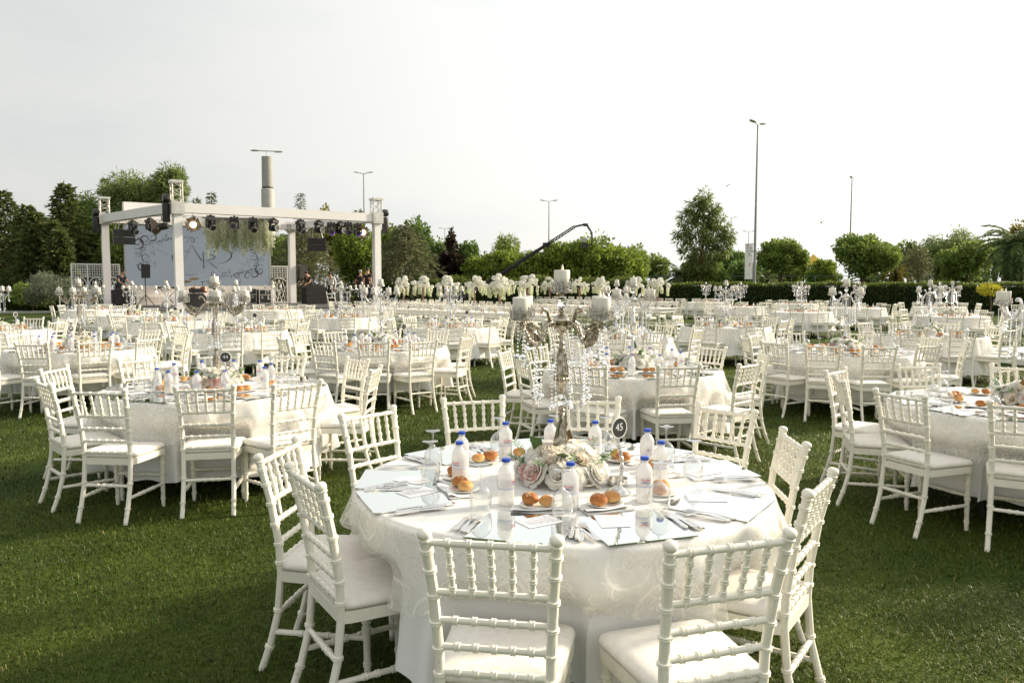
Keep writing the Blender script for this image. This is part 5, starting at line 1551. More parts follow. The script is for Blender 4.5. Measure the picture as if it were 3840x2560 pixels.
P = [(mx + .44 + .55 * math.sin(PI * k / 12) ** .9, mz + .52 - .42 * (k / 12)) for k in range(13)]; rib(m, P, [.012 + .045 * math.sin(PI * k / 12) for k in range(13)])
rib(m, [(mx + .62, mz + .14), (mx + .85, mz - .08), (mx + 1.12, mz - .28)], [.02, .055, .04])
def swash(pts, ws):
    P = [(p.x, p.y) for p in spl([(a_, c_, 0) for a_, c_ in pts], 8)]; n_ = len(P)
    rib(m, P, [np.interp(k / (n_ - 1), np.linspace(0, 1, len(ws)), ws) for k in range(n_)])
swash([(3.72, 3.30), (3.95, 3.48), (4.35, 3.55), (4.75, 3.38), (4.93, 3.05), (4.72, 2.78), (4.35, 2.66), (4.12, 2.64)], [.008, .012, .014, .03, .085, .05, .015, .006])
swash([(2.95, 3.26), (2.62, 3.27), (2.28, 3.18), (2.08, 2.95), (2.14, 2.74), (2.3, 2.64)], [.02, .014, .016, .08, .04, .01])
rib(m, [(mx - .55, mz - .58), (mx - .2, mz - .6), (mx + .15, mz - .52)], [.012, .03, .01])
obj('monogram', m.mesh('monogram', m_scroll, 0), scr)
solo('screen_plinth', MB().box((SW / 2, .12, (DK + SZ0) / 2), (SW + .6, .3, SZ0 - DK - .02)).box((SW / 2, -.28, DK + .2), (SW + .2, .5, .4)).mesh('screen_plinth', M_('cream_drape', (.72, .66, .6), .75, var=.03, vscale=.8), 0), 'low cream draped wall below the LED screen', 'wall', (SL.x, SL.y, .001), (0, 0, math.atan2(U.y, U.x)))

# hanging blossom chandelier
hp = SP(.46, .42)
t = thing('hanging_blossoms', 'hanging mass of pale wisteria strands under the canopy', 'flowers', (hp.x, hp.y, 4.5), RZ * .3)
obj('hanging_frame', MB().box((0, 0, .1), (3.0, 1.1, .05)).mesh('hanging_frame', m_grey, 0), t)
WL = [wist_mesh(l, 60 + i, m_wis2, .10, 240) for i, l in enumerate((1.25, 1.45, 1.6, 1.35))]
GL = [wist_mesh(l, 70 + i, m_vleaf, .10, 110) for i, l in enumerate((1.2, 1.5))]
q = random.Random(3)
for k in range(170):
    x, y = q.uniform(-1.5, 1.5), q.uniform(-.55, .55)
    if k % 10 == 9: obj('leaf_strand', GL[k % 2], t, (x, y, .08), (0, 0, q.uniform(0, 6)), q.uniform(.8, 1.05))
    else: obj('blossom_strand', WL[k % 4], t, (x, y, .08), (0, 0, q.uniform(0, 6)), (1.2, 1.2, q.uniform(.5, 1.1)))

# lattice screens
def lattice(a, b, label):
    d = b - a; L = d.length; t = thing('lattice_screen', label, 'lattice', (a.x, a.y, DK), math.atan2(d.y, d.x), 'lattice screens')
    H = 1.98; n = max(1, round(L / .75)); w = L / n
    obj('frame', MB().box((L / 2, 0, H - .03), (L, .05, .06)).box((L / 2, 0, .03), (L, .05, .06)).mesh('frame', m_white, 0), t)
    sv = MB().box((0, 0, H - .36), (.022, .03, .62)).mesh('slat', m_white, 0)
    for i in range(n + 1): obj('post', MB().box((min(max(i * w, .03), L - .03), 0, H / 2), (.06, .056, H - .02)).mesh('post', m_white, 0), t)
    for i in range(n):
        x0 = i * w
        for k in range(1, 7): obj('slat', sv, t, (x0 + w * k / 7, 0, 0))
        for k in range(5): obj('cross_slat', MB().box((x0 + w / 2, .002, H - .14 - k * .12), (w - .05, .034, .022)).mesh('cross_slat', m_white, 0), t)
        ar = MB(); ar.tube([(x0 + w / 2 + (w / 2 - .06) * math.cos(PI * k / 12), 0, 1.0 + .32 * math.sin(PI * k / 12)) for k in range(13)], .022, 4)
        obj('arch', ar.mesh('arch', m_white), t)
        for s_ in (-1, 1):
            for k in range(5):
                xa = x0 + .08 + (w - .16) * k / 4
                zt = 1.0 + .25 * math.sin(PI * k / 4)
                xb = min(max(xa + s_ * .34, x0 + .05), x0 + w - .05)
                obj('diagonal_slat', MB().tube([(xa, .004 * s_, zt), (xb, .004 * s_, .08)], .013, 4).mesh('diagonal_slat', m_white), t)
    return t
V_ = (BLc - FLc).normalized()
lattice(BLc.lerp(BRc, -.15) + V_ * .5, BLc.lerp(BRc, .085) + V_ * .5, 'white lattice screen left of the LED screen')
lattice(BLc.lerp(BRc, .89) + V_ * .45, BLc.lerp(BRc, 1.0) + V_ * .45, 'white lattice screen right of the LED screen')

# speakers, desks, cases, instruments
t = thing('tripod_speaker', 'black loudspeaker on a tripod before the LED screen', 'speaker', (-16.5, 35.5, DK), RZ)
obj('speaker_cabinet', MB().add([(-.19, -.17, 1.28), (.19, -.17, 1.28), (.13, .17, 1.28), (-.13, .17, 1.28), (-.19, -.17, 1.9), (.19, -.17, 1.9), (.13, .17, 1.9), (-.13, .17, 1.9)], [(0, 3, 2, 1), (4, 5, 6, 7), (0, 1, 5, 4), (1, 2, 6, 5), (2, 3, 7, 6), (3, 0, 4, 7)]).mesh('speaker_cabinet', m_black, 0), t)
obj('pole', MB().tube([(0, 0, .25), (0, 0, 1.3)], .022, 8).mesh('pole', m_black), t)
for k in range(3):
    a = k * 2.09 + .4; obj('leg', MB().tube([(0, 0, .55), (.45 * math.cos(a), .45 * math.sin(a), 0)], .016, 6).mesh('leg', m_black), t)
t = thing('side_speaker', 'tall black loudspeaker behind the mixing desk', 'speaker', (-11.3, 42.6, DK), RZ)
obj('speaker_cabinet', MB().box((0, 0, 1.68), (.42, .42, .75)).mesh('speaker_cabinet', M_('speaker_brown', (.06, .05, .042), .5), 0), t); obj('pole', MB().tube([(0, 0, 0), (0, 0, 1.32)], .03, 8).mesh('pole', m_black), t)
t = thing('dj_booth', 'black draped DJ booth at the left of the stage', 'booth', (-17.75, 36.0, DK), RZ)
obj('drape', MB().box((0, 0, .38), (.95, .55, .76)).mesh('drape', m_blackmat, 0), t); obj('mixer', MB().box((0, 0, .80), (.7, .35, .07)).mesh('mixer', m_black, 0), t)
t = thing('mixing_desk', 'black draped mixing desk at the right of the stage', 'desk', (-10.1, 40.2, DK), RZ)
obj('drape', MB().box((0, 0, .42), (1.05, .7, .84)).mesh('drape', m_blackmat, 0), t); obj('console', MB().box((0, 0, .90), (.9, .5, .1)).box((-.2, .05, .98), (.25, .2, .06)).mesh('console', m_black, 0), t)
def flight_case(p, d, rz, label):
    t = thing('flight_case', label, 'flight case', (p.x, p.y, DK), rz, 'flight cases'); x, y, z = d
    obj('case_body', MB().box((0, 0, z / 2), (x, y, z - .01)).mesh('case_body', m_black, 0), t)
    e = MB()
    for sx in (-1, 1):
        for sy in (-1, 1):
            e.box((sx * x / 2, sy * y / 2, z / 2), (.035, .035, z))
        e.box((sx * x / 2, 0, z), (.035, y, .035)); e.box((0, sx * y / 2, z), (x, .035, .035)); e.box((0, sx * y / 2, z * .62), (x, .03, .03)); e.box((0, sx * y / 2, .02), (x, .035, .035))
    obj('edge_trim', e.mesh('edge_trim', m_alu, 0), t)
    for s_ in (-.25, .25): obj('latch', MB().box((s_ * x, -y / 2 - .012, z * .45), (.09, .015, .11)).mesh('latch', m_grey, 0), t)
flight_case(SP(.72, .93), (.72, .6, .78), RZ, 'black flight case with metal edges beside the lattice')
flight_case(SP(.80, .90), (.6, .6, .72), RZ, 'black flight case next to the mixing desk')
flight_case(SP(.93, .22), (.42, .45, .62), RZ, 'small black flight case beside the front right column')
t = thing('stage_steps', 'white folding steps beside the mixing desk', 'steps', (-9.15, 39.8, DK), RZ)
for s_ in (-1, 1): obj('side_rail', MB().tube([(s_ * .2, -.2, 0), (s_ * .2, .1, .62)], .02, 4).mesh('side_rail', m_white), t)
for k in range(3): obj('tread', MB().box((0, -.15 + k * .1, .12 + k * .2), (.4, .16, .03)).mesh('tread', m_white, 0), t)
# drum kit
dp = SP(.33, .62)
t = thing('drum_kit', 'drum kit with brass cymbals before the LED screen', 'drums', (dp.x, dp.y, DK), RZ)
m_brass = M_('cymbal_brass', (.55, .4, .16), .3, .9); m_wood = M_('drum_wood', (.32, .10, .035), .3)
obj('bass_drum', MB().lathe([(.001, -.2), (.27, -.2), (.28, -.18), (.28, .18), (.27, .2), (.001, .2)], 20, (0, 0, .3), Matrix.Rotation(PI / 2, 3, 'X')).mesh('bass_drum', m_black), t)
for x, z, r, mm in ((-.25, .72, .15, m_wood), (.2, .74, .15, m_wood), (.62, .5, .2, m_wood)): obj('tom_drum', MB().lathe([(.001, -.1), (r, -.1), (r, .12), (.001, .12)], 16, (x, 0, z), Matrix.Rotation(-.3, 3, 'X')).mesh('tom_drum', mm), t)
for x, z in ((-.55, 1.12), (.6, 1.08), (-.2, 1.25)):
    c = obj('cymbal', MB().lathe([(.23, 0), (.2, .012), (.06, .03), (.001, .05)], 20, (x, .1, z), Matrix.Rotation(-.25, 3, 'X')).mesh('cymbal', m_brass), t); obj('stand', MB().tube([(x, .1, 0), (x, .1, z)], .012, 5).mesh('stand', m_grey), c)
t = thing('keyboard', 'black keyboard on a cross stand on stage', 'keyboard', (*SP(.15, .55)[:2], DK), RZ + .3)
obj('keybed', MB().box((0, 0, .85), (1.2, .32, .1)).mesh('keybed', m_black, 0), t); obj('keys', MB().box((0, -.04, .903), (1.1, .16, .012)).mesh('keys', m_white, 0), t)
for s_ in (-1, 1): obj('leg', MB().tube([(s_ * .4, .1, 0), (-s_ * .4, -.05, .8)], .02, 5).mesh('leg', m_black), t)
t = thing('stage_monitor', 'black stage rack and cable box in front of the keyboard', 'equipment', (*SP(.2, .35)[:2], DK), RZ)
obj('rack_body', MB().box((0, 0, .3), (.7, .4, .6)).box((.05, 0, .72), (.5, .3, .2)).mesh('rack_body', m_black, 0), t)
for i, (a, b_, w) in enumerate(((.30, .5, 'left'), (.52, .6, 'middle'), (.60, .75, 'right'))):
    p = SP(a, b_); t = thing('microphone_stand', 'thin black microphone stand, %s of three' % w, 'mic stand', (p.x, p.y, DK), RZ + i, 'microphone stands')
    obj('pole', MB().tube([(0, 0, 0), (0, 0, 1.15)], .013, 5).tube([(-.1, 0, 1.1), (.55 if i != 2 else .1, 0, 1.55 if i else 1.2)], .011, 5).mesh('pole', m_black), t)
    obj('tripod_foot', MB().tube([(-.25, 0, .02), (.25, 0, .02)], .012, 4).tube([(0, -.25, .02), (0, .25, .02)], .012, 4).mesh('tripod_foot', m_black), t)
    obj('microphone', MB().sphere((.57 if i != 2 else .1, 0, 1.56 if i else 1.21), .035, 8, 6).mesh('microphone', m_black), t)
p = SP(.64, .82); t = thing('flower_planter', 'white square planter with cream blossoms before the lattice', 'planter', (p.x, p.y, DK), RZ)
obj('box', MB().box((0, 0, .45), (.42, .42, .9)).mesh('box', m_white, 0), t)
PB = spray_mesh(260, .32, .2, .09, .07, m_wis, 33); PG = spray_mesh(120, .34, .2, .12, .05, m_vleaf, 34)
for z in (1.08, .2): obj('blossoms', PB, t, (0, -.12 if z < 1 else 0, z)); obj('leaves', PG, t, (0, -.1 if z < 1 else 0, z - .03))
p = SP(-.1, 1.0); t = thing('pink_flower_pot', 'pot of pink and red flowers before the left lattice', 'flowers', (-20.2, 37.6, DK), 0)
obj('pot', MB().lathe([(.15, 0), (.22, .4)], 12).mesh('pot', m_white), t); obj('stalks', spray_mesh(130, .28, .5, .14, .03, m_vleaf, 36), t, (0, 0, .9)); obj('blossoms', spray_mesh(46, .28, .5, .08, .08, M_leaf('red_blossom', (.5, .09, .1), (.75, .3, .3)), 37), t, (0, 0, 1.0))

# ------------------------------------------------------------------ people
def body_mesh(J, E, col_of, mats, name='body'):
    """continuous skin over a joint skeleton; faces coloured by nearest bone"""
    names = list(J); idx = {n: i for i, n in enumerate(names)}
    me = bpy.data.meshes.new(name); me.from_pydata([J[n][0] for n in names], [(idx[a], idx[b]) for a, b in E], [])
    o = bpy.data.objects.new(name, me); COL.objects.link(o)
    md = o.modifiers.new('skin', 'SKIN'); md.use_smooth_shade = True
    for n in names:
        d = me.skin_vertices[0].data[idx[n]]; r = J[n][1]; d.radius = (r if not isinstance(r, tuple) else r[0], r if not isinstance(r, tuple) else r[1]); d.use_root = (n == 'pelvis')
    sb = o.modifiers.new('sub', 'SUBSURF'); sb.levels = 1; sb.render_levels = 1
    dg = bpy.context.evaluated_depsgraph_get()
    out = bpy.data.meshes.new_from_object(o.evaluated_get(dg))
    bpy.data.objects.remove(o); bpy.data.meshes.remove(me)
    out.materials.clear()
    for m_ in mats: out.materials.append(m_)
    segs = [(np.array(J[a][0]), np.array(J[b][0]), col_of(a, b)) for a, b in E]
    C = np.array([p.center for p in out.polygons]); best = np.full(len(C), 1e9); mi = np.zeros(len(C), int)
    for a, b, c in segs:
        d = b - a; t_ = np.clip(((C - a) @ d) / max(1e-9, d @ d), 0, 1); dist = np.linalg.norm(C - (a + t_[:, None] * d), axis=1)
        k = dist < best; best[k] = dist[k]; mi[k] = c
    out.polygons.foreach_set('material_index', mi.astype(np.int32)); out.polygons.foreach_set('use_smooth', np.ones(len(C), bool))
    return out

def person(x, y, z, rz, label, shirt, trousers, lean=0.0, hair=m_hair, arms='desk', sit=False, look=0.35, sc=1.0):
    def up(p):   # lean the upper body forward about the hips
        yy, zz = p[1], p[2] - .95; c, s_ = math.cos(lean), math.sin(lean)
        return (p[0], yy * c + zz * s_, .95 - yy * s_ + zz * c)
    J = {'pelvis': ((0, 0, .95), (.15, .11)), 'waist': (up((0, .0, 1.12)), (.135, .10)), 'chest': (up((0, 0, 1.32)), (.165, .115)), 'neckb': (up((0, 0, 1.45)), (.075, .07)), 'neck': (up((0, .015, 1.52)), .05), 'head': (up((0, .04, 1.62)), (.072, .088)), 'crown': (up((0, .03, 1.71)), (.055, .07)), 'nose': (up((0, .128, 1.615)), .012), 'chin': (up((0, .10, 1.55)), .028)}
    E = [('pelvis', 'waist'), ('waist', 'chest'), ('chest', 'neckb'), ('neckb', 'neck'), ('neck', 'head'), ('head', 'crown'), ('head', 'nose'), ('neck', 'chin')]
    for s_, n in ((-1, 'l'), (1, 'r')):
        sh = up((s_ * .19, 0, 1.42))
        if arms == 'desk': el, wr, hd = (sh[0] + s_ * .06, sh[1] + .12, sh[2] - .27), (sh[0] - s_ * .02, sh[1] + .34, sh[2] - .38), (sh[0] - s_ * .03, sh[1] + .42, sh[2] - .41)
        elif arms == 'lean': el, wr, hd = (sh[0] + s_ * .08, sh[1] + .03, sh[2] - .28), (sh[0] + s_ * .06, sh[1] + .16, sh[2] - .50), (sh[0] + s_ * .04, sh[1] + .22, sh[2] - .57)
        else: el, wr, hd = (sh[0] + s_ * .06, sh[1] - .03, sh[2] - .28), (sh[0] + s_ * .07, sh[1] + .06, sh[2] - .52), (sh[0] + s_ * .07, sh[1] + .09, sh[2] - .60)
        J.update({'sh' + n: (sh, .062), 'ua' + n: (tuple((np.array(sh) * .5 + np.array(el) * .5)), .05), 'el' + n: (el, .04), 'wr' + n: (wr, .027), 'hd' + n: (hd, (.033, .018))})
        E += [('chest', 'sh' + n), ('sh' + n, 'ua' + n), ('ua' + n, 'el' + n), ('el' + n, 'wr' + n), ('wr' + n, 'hd' + n)]
        d = np.array(hd) - np.array(wr); d = d / np.linalg.norm(d)
        for k, (off, L) in enumerate(((-.026, .07), (-.009, .085), (.009, .082), (.026, .065))):
            f1 = np.array(hd) + d * L * .55 + np.array([off, 0, -.004]); f2 = np.array(hd) + d * L + np.array([off, 0, -.016])
            J['f%d%s' % (k, n)] = (tuple(f1), .0085); J['g%d%s' % (k, n)] = (tuple(f2), .007); E += [('hd' + n, 'f%d%s' % (k, n)), ('f%d%s' % (k, n), 'g%d%s' % (k, n))]
        th = np.array(wr) * .35 + np.array(hd) * .65 + np.array([-s_ * .045, 0.01, .0]); J['th' + n] = (tuple(th), .009); E.append(('hd' + n, 'th' + n))
        hp_ = (s_ * .095, 0, .90)
        kn, an = ((s_ * .11, .42, .90), (s_ * .11, .45, .47)) if sit else ((s_ * .11, .02, .50), (s_ * .11, -.02, .08))
        toe = (an[0] + s_ * .02, an[1] + .17, an[2] - .045)
        J.update({'hp' + n: (hp_, .10), 'tg' + n: (tuple((np.array(hp_) + np.array(kn)) / 2), .082), 'kn' + n: (kn, .06), 'cf' + n: (tuple(np.array(kn) * .6 + np.array(an) * .4 + np.array([0, -.015, 0])), .056), 'an' + n: (an, .042), 'to' + n: (toe, .034)})
        E += [('pelvis', 'hp' + n), ('hp' + n, 'tg' + n), ('tg' + n, 'kn' + n), ('kn' + n, 'cf' + n), ('cf' + n, 'an' + n), ('an' + n, 'to' + n)]
    sleeve = arms != 'long'
    def col(a, b):
        for n in ('l', 'r'):
            if b in ('to' + n,): return 3
            if b[:2] in ('hp', 'tg', 'kn', 'cf', 'an') and b[-1] == n: return 2
            if b in ('sh' + n, 'ua' + n): return 1
            if b == 'el' + n: return 1 if shirt is m_shirtw else 0
            if b == 'wr' + n: return 1 if shirt is m_shirtw else 0
        if b in ('waist', 'chest'): return 1
        return 0
    t = thing('person', label, 'person', (x, y, z), rz, None); t.scale = (sc,) * 3
    obj('body', body_mesh(J, E, col, [m_skin, shirt, trousers, m_black]), t)
    hd = up((0, .012, 1.685))
    h = MB(); h.sphere(hd, .095, 12, 8, (.92, 1.08, .82), Matrix.Rotation(-lean, 3, 'X'))
    obj('hair', h.mesh('hair', hair, 180), t)
    return t
m_shirtw = M_('white_shirt', (.78, .77, .76), .8, bump=.1, bscale=20); m_navy = M_('navy_tshirt', (.018, .03, .055), .85); m_blk = M_('black_tshirt', (.014, .013, .014), .85); m_trs = M_('dark_trousers', (.02, .02, .024), .85)
person(-18.25, 36.6, DK, -PI * .62, 'person in a navy T-shirt bending over the DJ booth', m_navy, m_trs, .38)
person(-10.5, 41.2, DK, PI - .5, 'person in a black T-shirt working behind the mixing desk', m_blk, m_trs, .45)
person(-9.35, 40.8, DK, PI + .1, 'person in a white shirt bending forward beside the mixing desk', m_shirtw, m_trs, .55, arms='lean')
person(-6.95, 37.9, DK, -.6, 'tall person in black with dark hair beside the front right column', m_blk, m_trs, .02, arms='hang', sc=1.03)
person(-7.35, 38.3, DK, .3, 'grey-haired person in black half hidden by the taller one', m_blk, m_trs, .12, hair=m_hairg, arms='hang', sc=.97)

# ------------------------------------------------------------------ trees
LV = {
 'olive': M_leaf('leaf_olive_green', (0.090, 0.142, 0.028), (0.335, 0.433, 0.064), (0.510, 0.510, 0.095)),
 'deep': M_leaf('leaf_deep_green', (0.096, 0.146, 0.035), (0.293, 0.390, 0.081), (0.449, 0.510, 0.107)),
 'mid': M_leaf('leaf_mid_green', (0.073, 0.126, 0.034), (0.207, 0.304, 0.077), (0.318, 0.389, 0.109)),
 'willow': M_leaf('leaf_willow', (0.100, 0.150, 0.045), (0.300, 0.375, 0.112), (0.474, 0.500, 0.150)),
 'cedar': M_leaf('needle_cedar', (0.084, 0.102, 0.048), (0.223, 0.229, 0.109), (0.356, 0.311, 0.145)),
 'conif': M_leaf('needle_dark', (0.050, 0.077, 0.025), (0.157, 0.189, 0.050), (0.268, 0.250, 0.067)),
 'gold': M_leaf('leaf_golden', (0.145, 0.123, 0.022), (0.319, 0.275, 0.043), (0.493, 0.377, 0.058)),
 'purple': M_leaf('leaf_brown_red', (0.022, 0.018, 0.012), (0.065, 0.045, 0.028)),
 'grey': M_leaf('leaf_grey_green', (0.109, 0.131, 0.087), (0.232, 0.261, 0.174), (0.319, 0.348, 0.246)),
 'palm': M_leaf('leaf_palm', (0.074, 0.124, 0.044), (0.211, 0.287, 0.100), (0.348, 0.325, 0.124)),
 'hedge': M_leaf('leaf_hedge', (0.038, 0.066, 0.014), (0.122, 0.174, 0.031), (0.295, 0.313, 0.052)),
 'yellow': M_leaf('leaf_yellow', (0.435, 0.348, 0.029), (0.600, 0.600, 0.058)),
}
def clumps(lobes, n, L, W, seed, hang=0.0, sub=26, shell=0.32, out=0.6):
    """leaves gathered in sub-clumps over a set of ellipsoid lobes (cx,cy,cz,rx,ry,rz)"""
    r = np.random.default_rng(seed); Ps, Ds, Vs = [], [], []
    area = np.array([(a[3] * a[5] + a[4] * a[5]) for a in lobes]); area = area / area.sum()
    for a, w in zip(lobes, area):
        m = max(60, int(n * w)); c = np.array(a[:3]); rad = np.array(a[3:6])
        k = max(8, int(sub * (w * len(lobes)) ** .7)); C = unit(k, seed + int(a[2] * 100) % 977)
        C[:, 2] = C[:, 2] * .85 + .1
        sr = shell * r.uniform(.7, 1.25, k); tint = r.normal(0, .13, k)
        i = r.integers(0, k, m)
        q = unit(m, seed + 7 + int(a[0] * 50) % 811); q[:, 2] += .25
        rr = sr[i] * r.random(m) ** .45
        p = (C[i] * (1 - sr[i][:, None] * .55) + q * rr[:, None])
        inner = r.random(m) < .12; p[inner] *= r.uniform(.3, .9, (inner.sum(), 1))
        P = c + p * rad
        d = q * out + C[i] * .5 + r.normal(0, .45, (m, 3)); d[:, 2] -= hang
        Ps.append(P); Ds.append(d / np.linalg.norm(d, axis=1, keepdims=True)); Vs.append(np.clip(.42 + tint[i] + r.normal(0, .2, m), 0, 1))
    P, D, Vv = np.concatenate(Ps), np.concatenate(Ds), np.concatenate(Vs); m = len(P)
    return leaf_arrays(P, D, L * r.uniform(.6, 1.3, m), W * r.uniform(.7, 1.3, m), Vv, seed)

def trunk_mesh(h, r, lobes, mat, seed, lean=0.0):
    q = random.Random(seed); b = MB()
    top = Vector((lean, 0, h))
    pts = [Vector((lean * t * t + .04 * h * math.sin(t * 4 + seed) * .3, .02 * h * math.sin(t * 5), h * t)) for t in (0, .15, .35, .6, .85, 1)]
    b.tube(pts, [r * 1.35, r, r * .88, r * .76, r * .62, r * .5], 8)
    for a in lobes:
        e = Vector(a[:3]); s_ = pts[3 + q.randrange(3)]
        m_ = s_.lerp(e, .5) + Vector((q.uniform(-.2, .2), q.uniform(-.2, .2), .15))
        b.tube([s_, m_, e], [r * .42, r * .27, r * .1], 5)
        for k in range(3):
            f = e + Vector((q.uniform(-1, 1) * a[3], q.uniform(-1, 1) * a[4], q.uniform(-.4, 1) * a[5])) * .7
            b.tube([m_.lerp(e, .5), f], [r * .15, r * .04], 4)
    return b.mesh('trunk', mat)

def lobe_set(rx, rz_, zc, n, seed, ry=None):
    q = random.Random(seed); ry = ry or rx; out = [(0, 0, zc, rx * .72, ry * .72, rz_ * .8)]
    for k in range(n):
        a = 2 * PI * k / n + q.uniform(-.4, .4); el = q.uniform(-.55, .95)
        out.append((rx * .55 * math.cos(a) * math.cos(el), ry * .55 * math.sin(a) * math.cos(el), zc + rz_ * .55 * math.sin(el), rx * q.uniform(.36, .52), ry * q.uniform(.36, .52), rz_ * q.uniform(.34, .48)))
    return out

def broad(x, y, ztop, zbot, rx, leafm, label, seed, n=7000, L=.26, W=.16, hang=.25, nl=9, trunk_r=.16, bark=None, name='broadleaf_tree', shell=.32, sub=26, group='park trees', ry=None, lobes=None):
    zc, rz_ = (ztop + zbot) / 2, (ztop - zbot) / 2
    t = thing(name, label, 'tree', (x, y, 0), 0, group)
    lb = lobes or lobe_set(rx, rz_, zc, nl, seed, ry)
    V, F, A = clumps(lb, n, L, W, seed, hang, sub, shell)
    obj('crown', np_mesh('crown', V, F, LV[leafm], A), t)
    obj('trunk', trunk_mesh(max(.6, zc), trunk_r, lb, bark or m_bark, seed), t)
    return t

def conifer(x, y, h, r, label, seed, leafm='conif', n=5200, droop=.25, L=.30, W=.10, power=.8, z0=.06, name='conifer', layers=26):
    q = np.random.default_rng(seed); t = thing(name, label, 'tree', (x, y, 0), seed * 1.1, 'conifers')
    nb = layers * 6; P, D = [], []; br = MB()
    br.tube([(0, 0, 0), (0, 0, h * .5), (0, 0, h * .99)], [.035 * h * .5, .02 * h * .5, .008], 6)
    per = max(8, n // nb)
    for k in range(nb):
        u = (k + q.random()) / nb; z = h * (z0 + (1 - z0) * u); R = r * (1 - u) ** power * q.uniform(.7, 1.2) + .06
        a = k * 2.4 + q.normal(0, .2); c, s_ = math.cos(a), math.sin(a)
        m = max(5, int(per * (.35 + 1.1 * (1 - u))))
        f = q.random(m) ** .65
        dr = droop * (f ** 1.6) * R
        sp = .16 * R * (1.1 - f) + .05
        px = np.stack([f * R * c + q.normal(0, 1, m) * sp, f * R * s_ + q.normal(0, 1, m) * sp, z - dr + q.normal(0, .3, m) * sp + .12 * f * R * (droop < .2)], 1)
        dd = np.stack([c + q.normal(0, .55, m), s_ + q.normal(0, .55, m), -droop + q.normal(0, .3, m)], 1)
        P.append(px); D.append(dd / np.linalg.norm(dd, axis=1, keepdims=True))
        if k % 3 == 0: br.tube([(0, 0, z), (R * .5 * c, R * .5 * s_, z - droop * R * .2), (R * c, R * s_, z - droop * R)], [.03, .018, .006], 3)
    P, D = np.concatenate(P), np.concatenate(D); m = len(P)
    V, F, A = leaf_arrays(P, D, L * q.uniform(.6, 1.3, m), W * q.uniform(.7, 1.3, m), np.clip(.4 + q.normal(0, .25, m), 0, 1), seed)
    obj('crown', np_mesh('crown', V, F, LV[leafm], A), t); obj('trunk', br.mesh('trunk', m_bark), t)
    return t

def palm(x, y, h, label, seed, fl=3.0, nf=46, tr=.38, leafm='palm', group='palms', lo=-.9):
    q = random.Random(seed); t = thing('palm_tree', label, 'palm', (x, y, 0), 0, group)
    b = MB(); n = 18; b.lathe([(tr * (1.15 - .25 * k / n + (.06 if k % 2 else 0)), h * k / n) for k in range(n + 1)] + [(tr * .5, h + .3)], 12)
    obj('trunk', b.mesh('trunk', m_bark, 30), t)
    P, D = [], []; rc = MB()
    for k in range(nf):
        a = k * 2.399 + q.uniform(-.2, .2); el = 1.35 - (1.35 - lo) * (k / nf) ** .9; L = fl * q.uniform(.8, 1.1)
        pts = []; p = Vector((0, 0, h + .2)); e = el
        for j in range(17):
            pts.append(p.copy()); p = p + Vector((math.cos(a) * math.cos(e), math.sin(a) * math.cos(e), math.sin(e))) * (L / 16); e -= .085 + .03 * (k / nf)
        rc.tube(pts[::4], [.03, .022, .016, .01, .005], 4)
        for j in range(2, 17):
            d = (pts[j] - pts[j - 1]).normalized(); sd = d.cross(Vector((0, 0, 1))).normalized()
            for s_ in (-1, 1):
                for u in (0, .5):
                    P.append(pts[j - 1].lerp(pts[j], u)); D.append((d * .75 + sd * s_ * .8 + Vector((0, 0, -.25 + q.uniform(-.15, .15)))).normalized())
    r = np.random.default_rng(seed); m = len(P)
    V, F, A = leaf_arrays(np.array(P), np.array(D), fl * .17 * r.uniform(.8, 1.15, m), .10, np.clip(.4 + r.normal(0, .22, m), 0, 1), seed)
    obj('crown', np_mesh('crown', V, F, LV[leafm], A), t); obj('frond_ribs', rc.mesh('frond_ribs', M_('rib_green_%d' % seed, (.12, .13, .05), .6)), t)
    return t

# --- left of and behind the stage
for i, (x, y, h, r, w) in enumerate(((-37.5, 56, 7.3, 2.2, 'leftmost at the picture edge'), (-35.2, 55, 8.0, 2.1, 'with the tallest bare tip at the left edge'), (-32.4, 53, 6.8, 1.9, 'third from the left edge'), (-30.6, 51, 6.2, 1.7, 'fourth from the left edge'), (-29.3, 50.5, 5.6, 1.2, 'fifth from the left edge'), (-28.0, 49, 4.9, 1.1, 'low one left of the lattice'))):
    conifer(x, y, h, r, 'dark green conifer, ' + w, 100 + i, 'conif', 9000, .10, .30, .13, .55)
conifer(-32.6, 58, 8.9, 2.3, 'tall dark conifer left of the willow', 110, 'conif', 10000, .15, .34, .14, .6)
broad(-32.5, 61, 7.8, .4, 2.6, 'deep', 'dark green broad tree behind the lattice', 111, 8000, .3, .16)
broad(-29.3, 60, 6.6, .3, 2.4, 'deep', 'dark tree behind the left canopy column', 117, 7000, .3, .16)
broad(-29.8, 63, 11.0, 3.4, 3.1, 'willow', 'tall light green willow behind the stage, wider crown', 112, 15000, .44, .09, .9, 11, .3, sub=34)
broad(-27.0, 62.5, 11.4, 3.8, 1.65, 'willow', 'tall willow behind the stage, narrower higher crown', 113, 8500, .44, .09, .9, 7, .25, sub=24)
broad(-34.0, 63, 9.4, 2.0, 2.0, 'deep', 'dark willow shoulder left of the tall willow', 118, 8000, .4, .12, .7)
broad(-25.0, 58, 5.6, .2, 3.0, 'deep', 'dark tree filling the gap behind the LED screen', 119, 6000, .3, .18)
conifer(-23.8, 60, 8.1, 1.5, 'conifer tip above the canopy, left one', 114, 'conif', 2600, .12)
conifer(-22.7, 60, 8.5, 1.5, 'conifer tip above the canopy, right one', 115, 'conif', 2600, .12)
broad(-16.9, 56, 5.4, .2, 2.0, 'deep', 'dark tree just right of the LED screen', 120, 6500, .28, .16)
conifer(-15.4, 58, 8.2, 1.5, 'thin sparse conifer top above the canopy right half', 121, 'cedar', 2400, .2, .3, .07, .9)
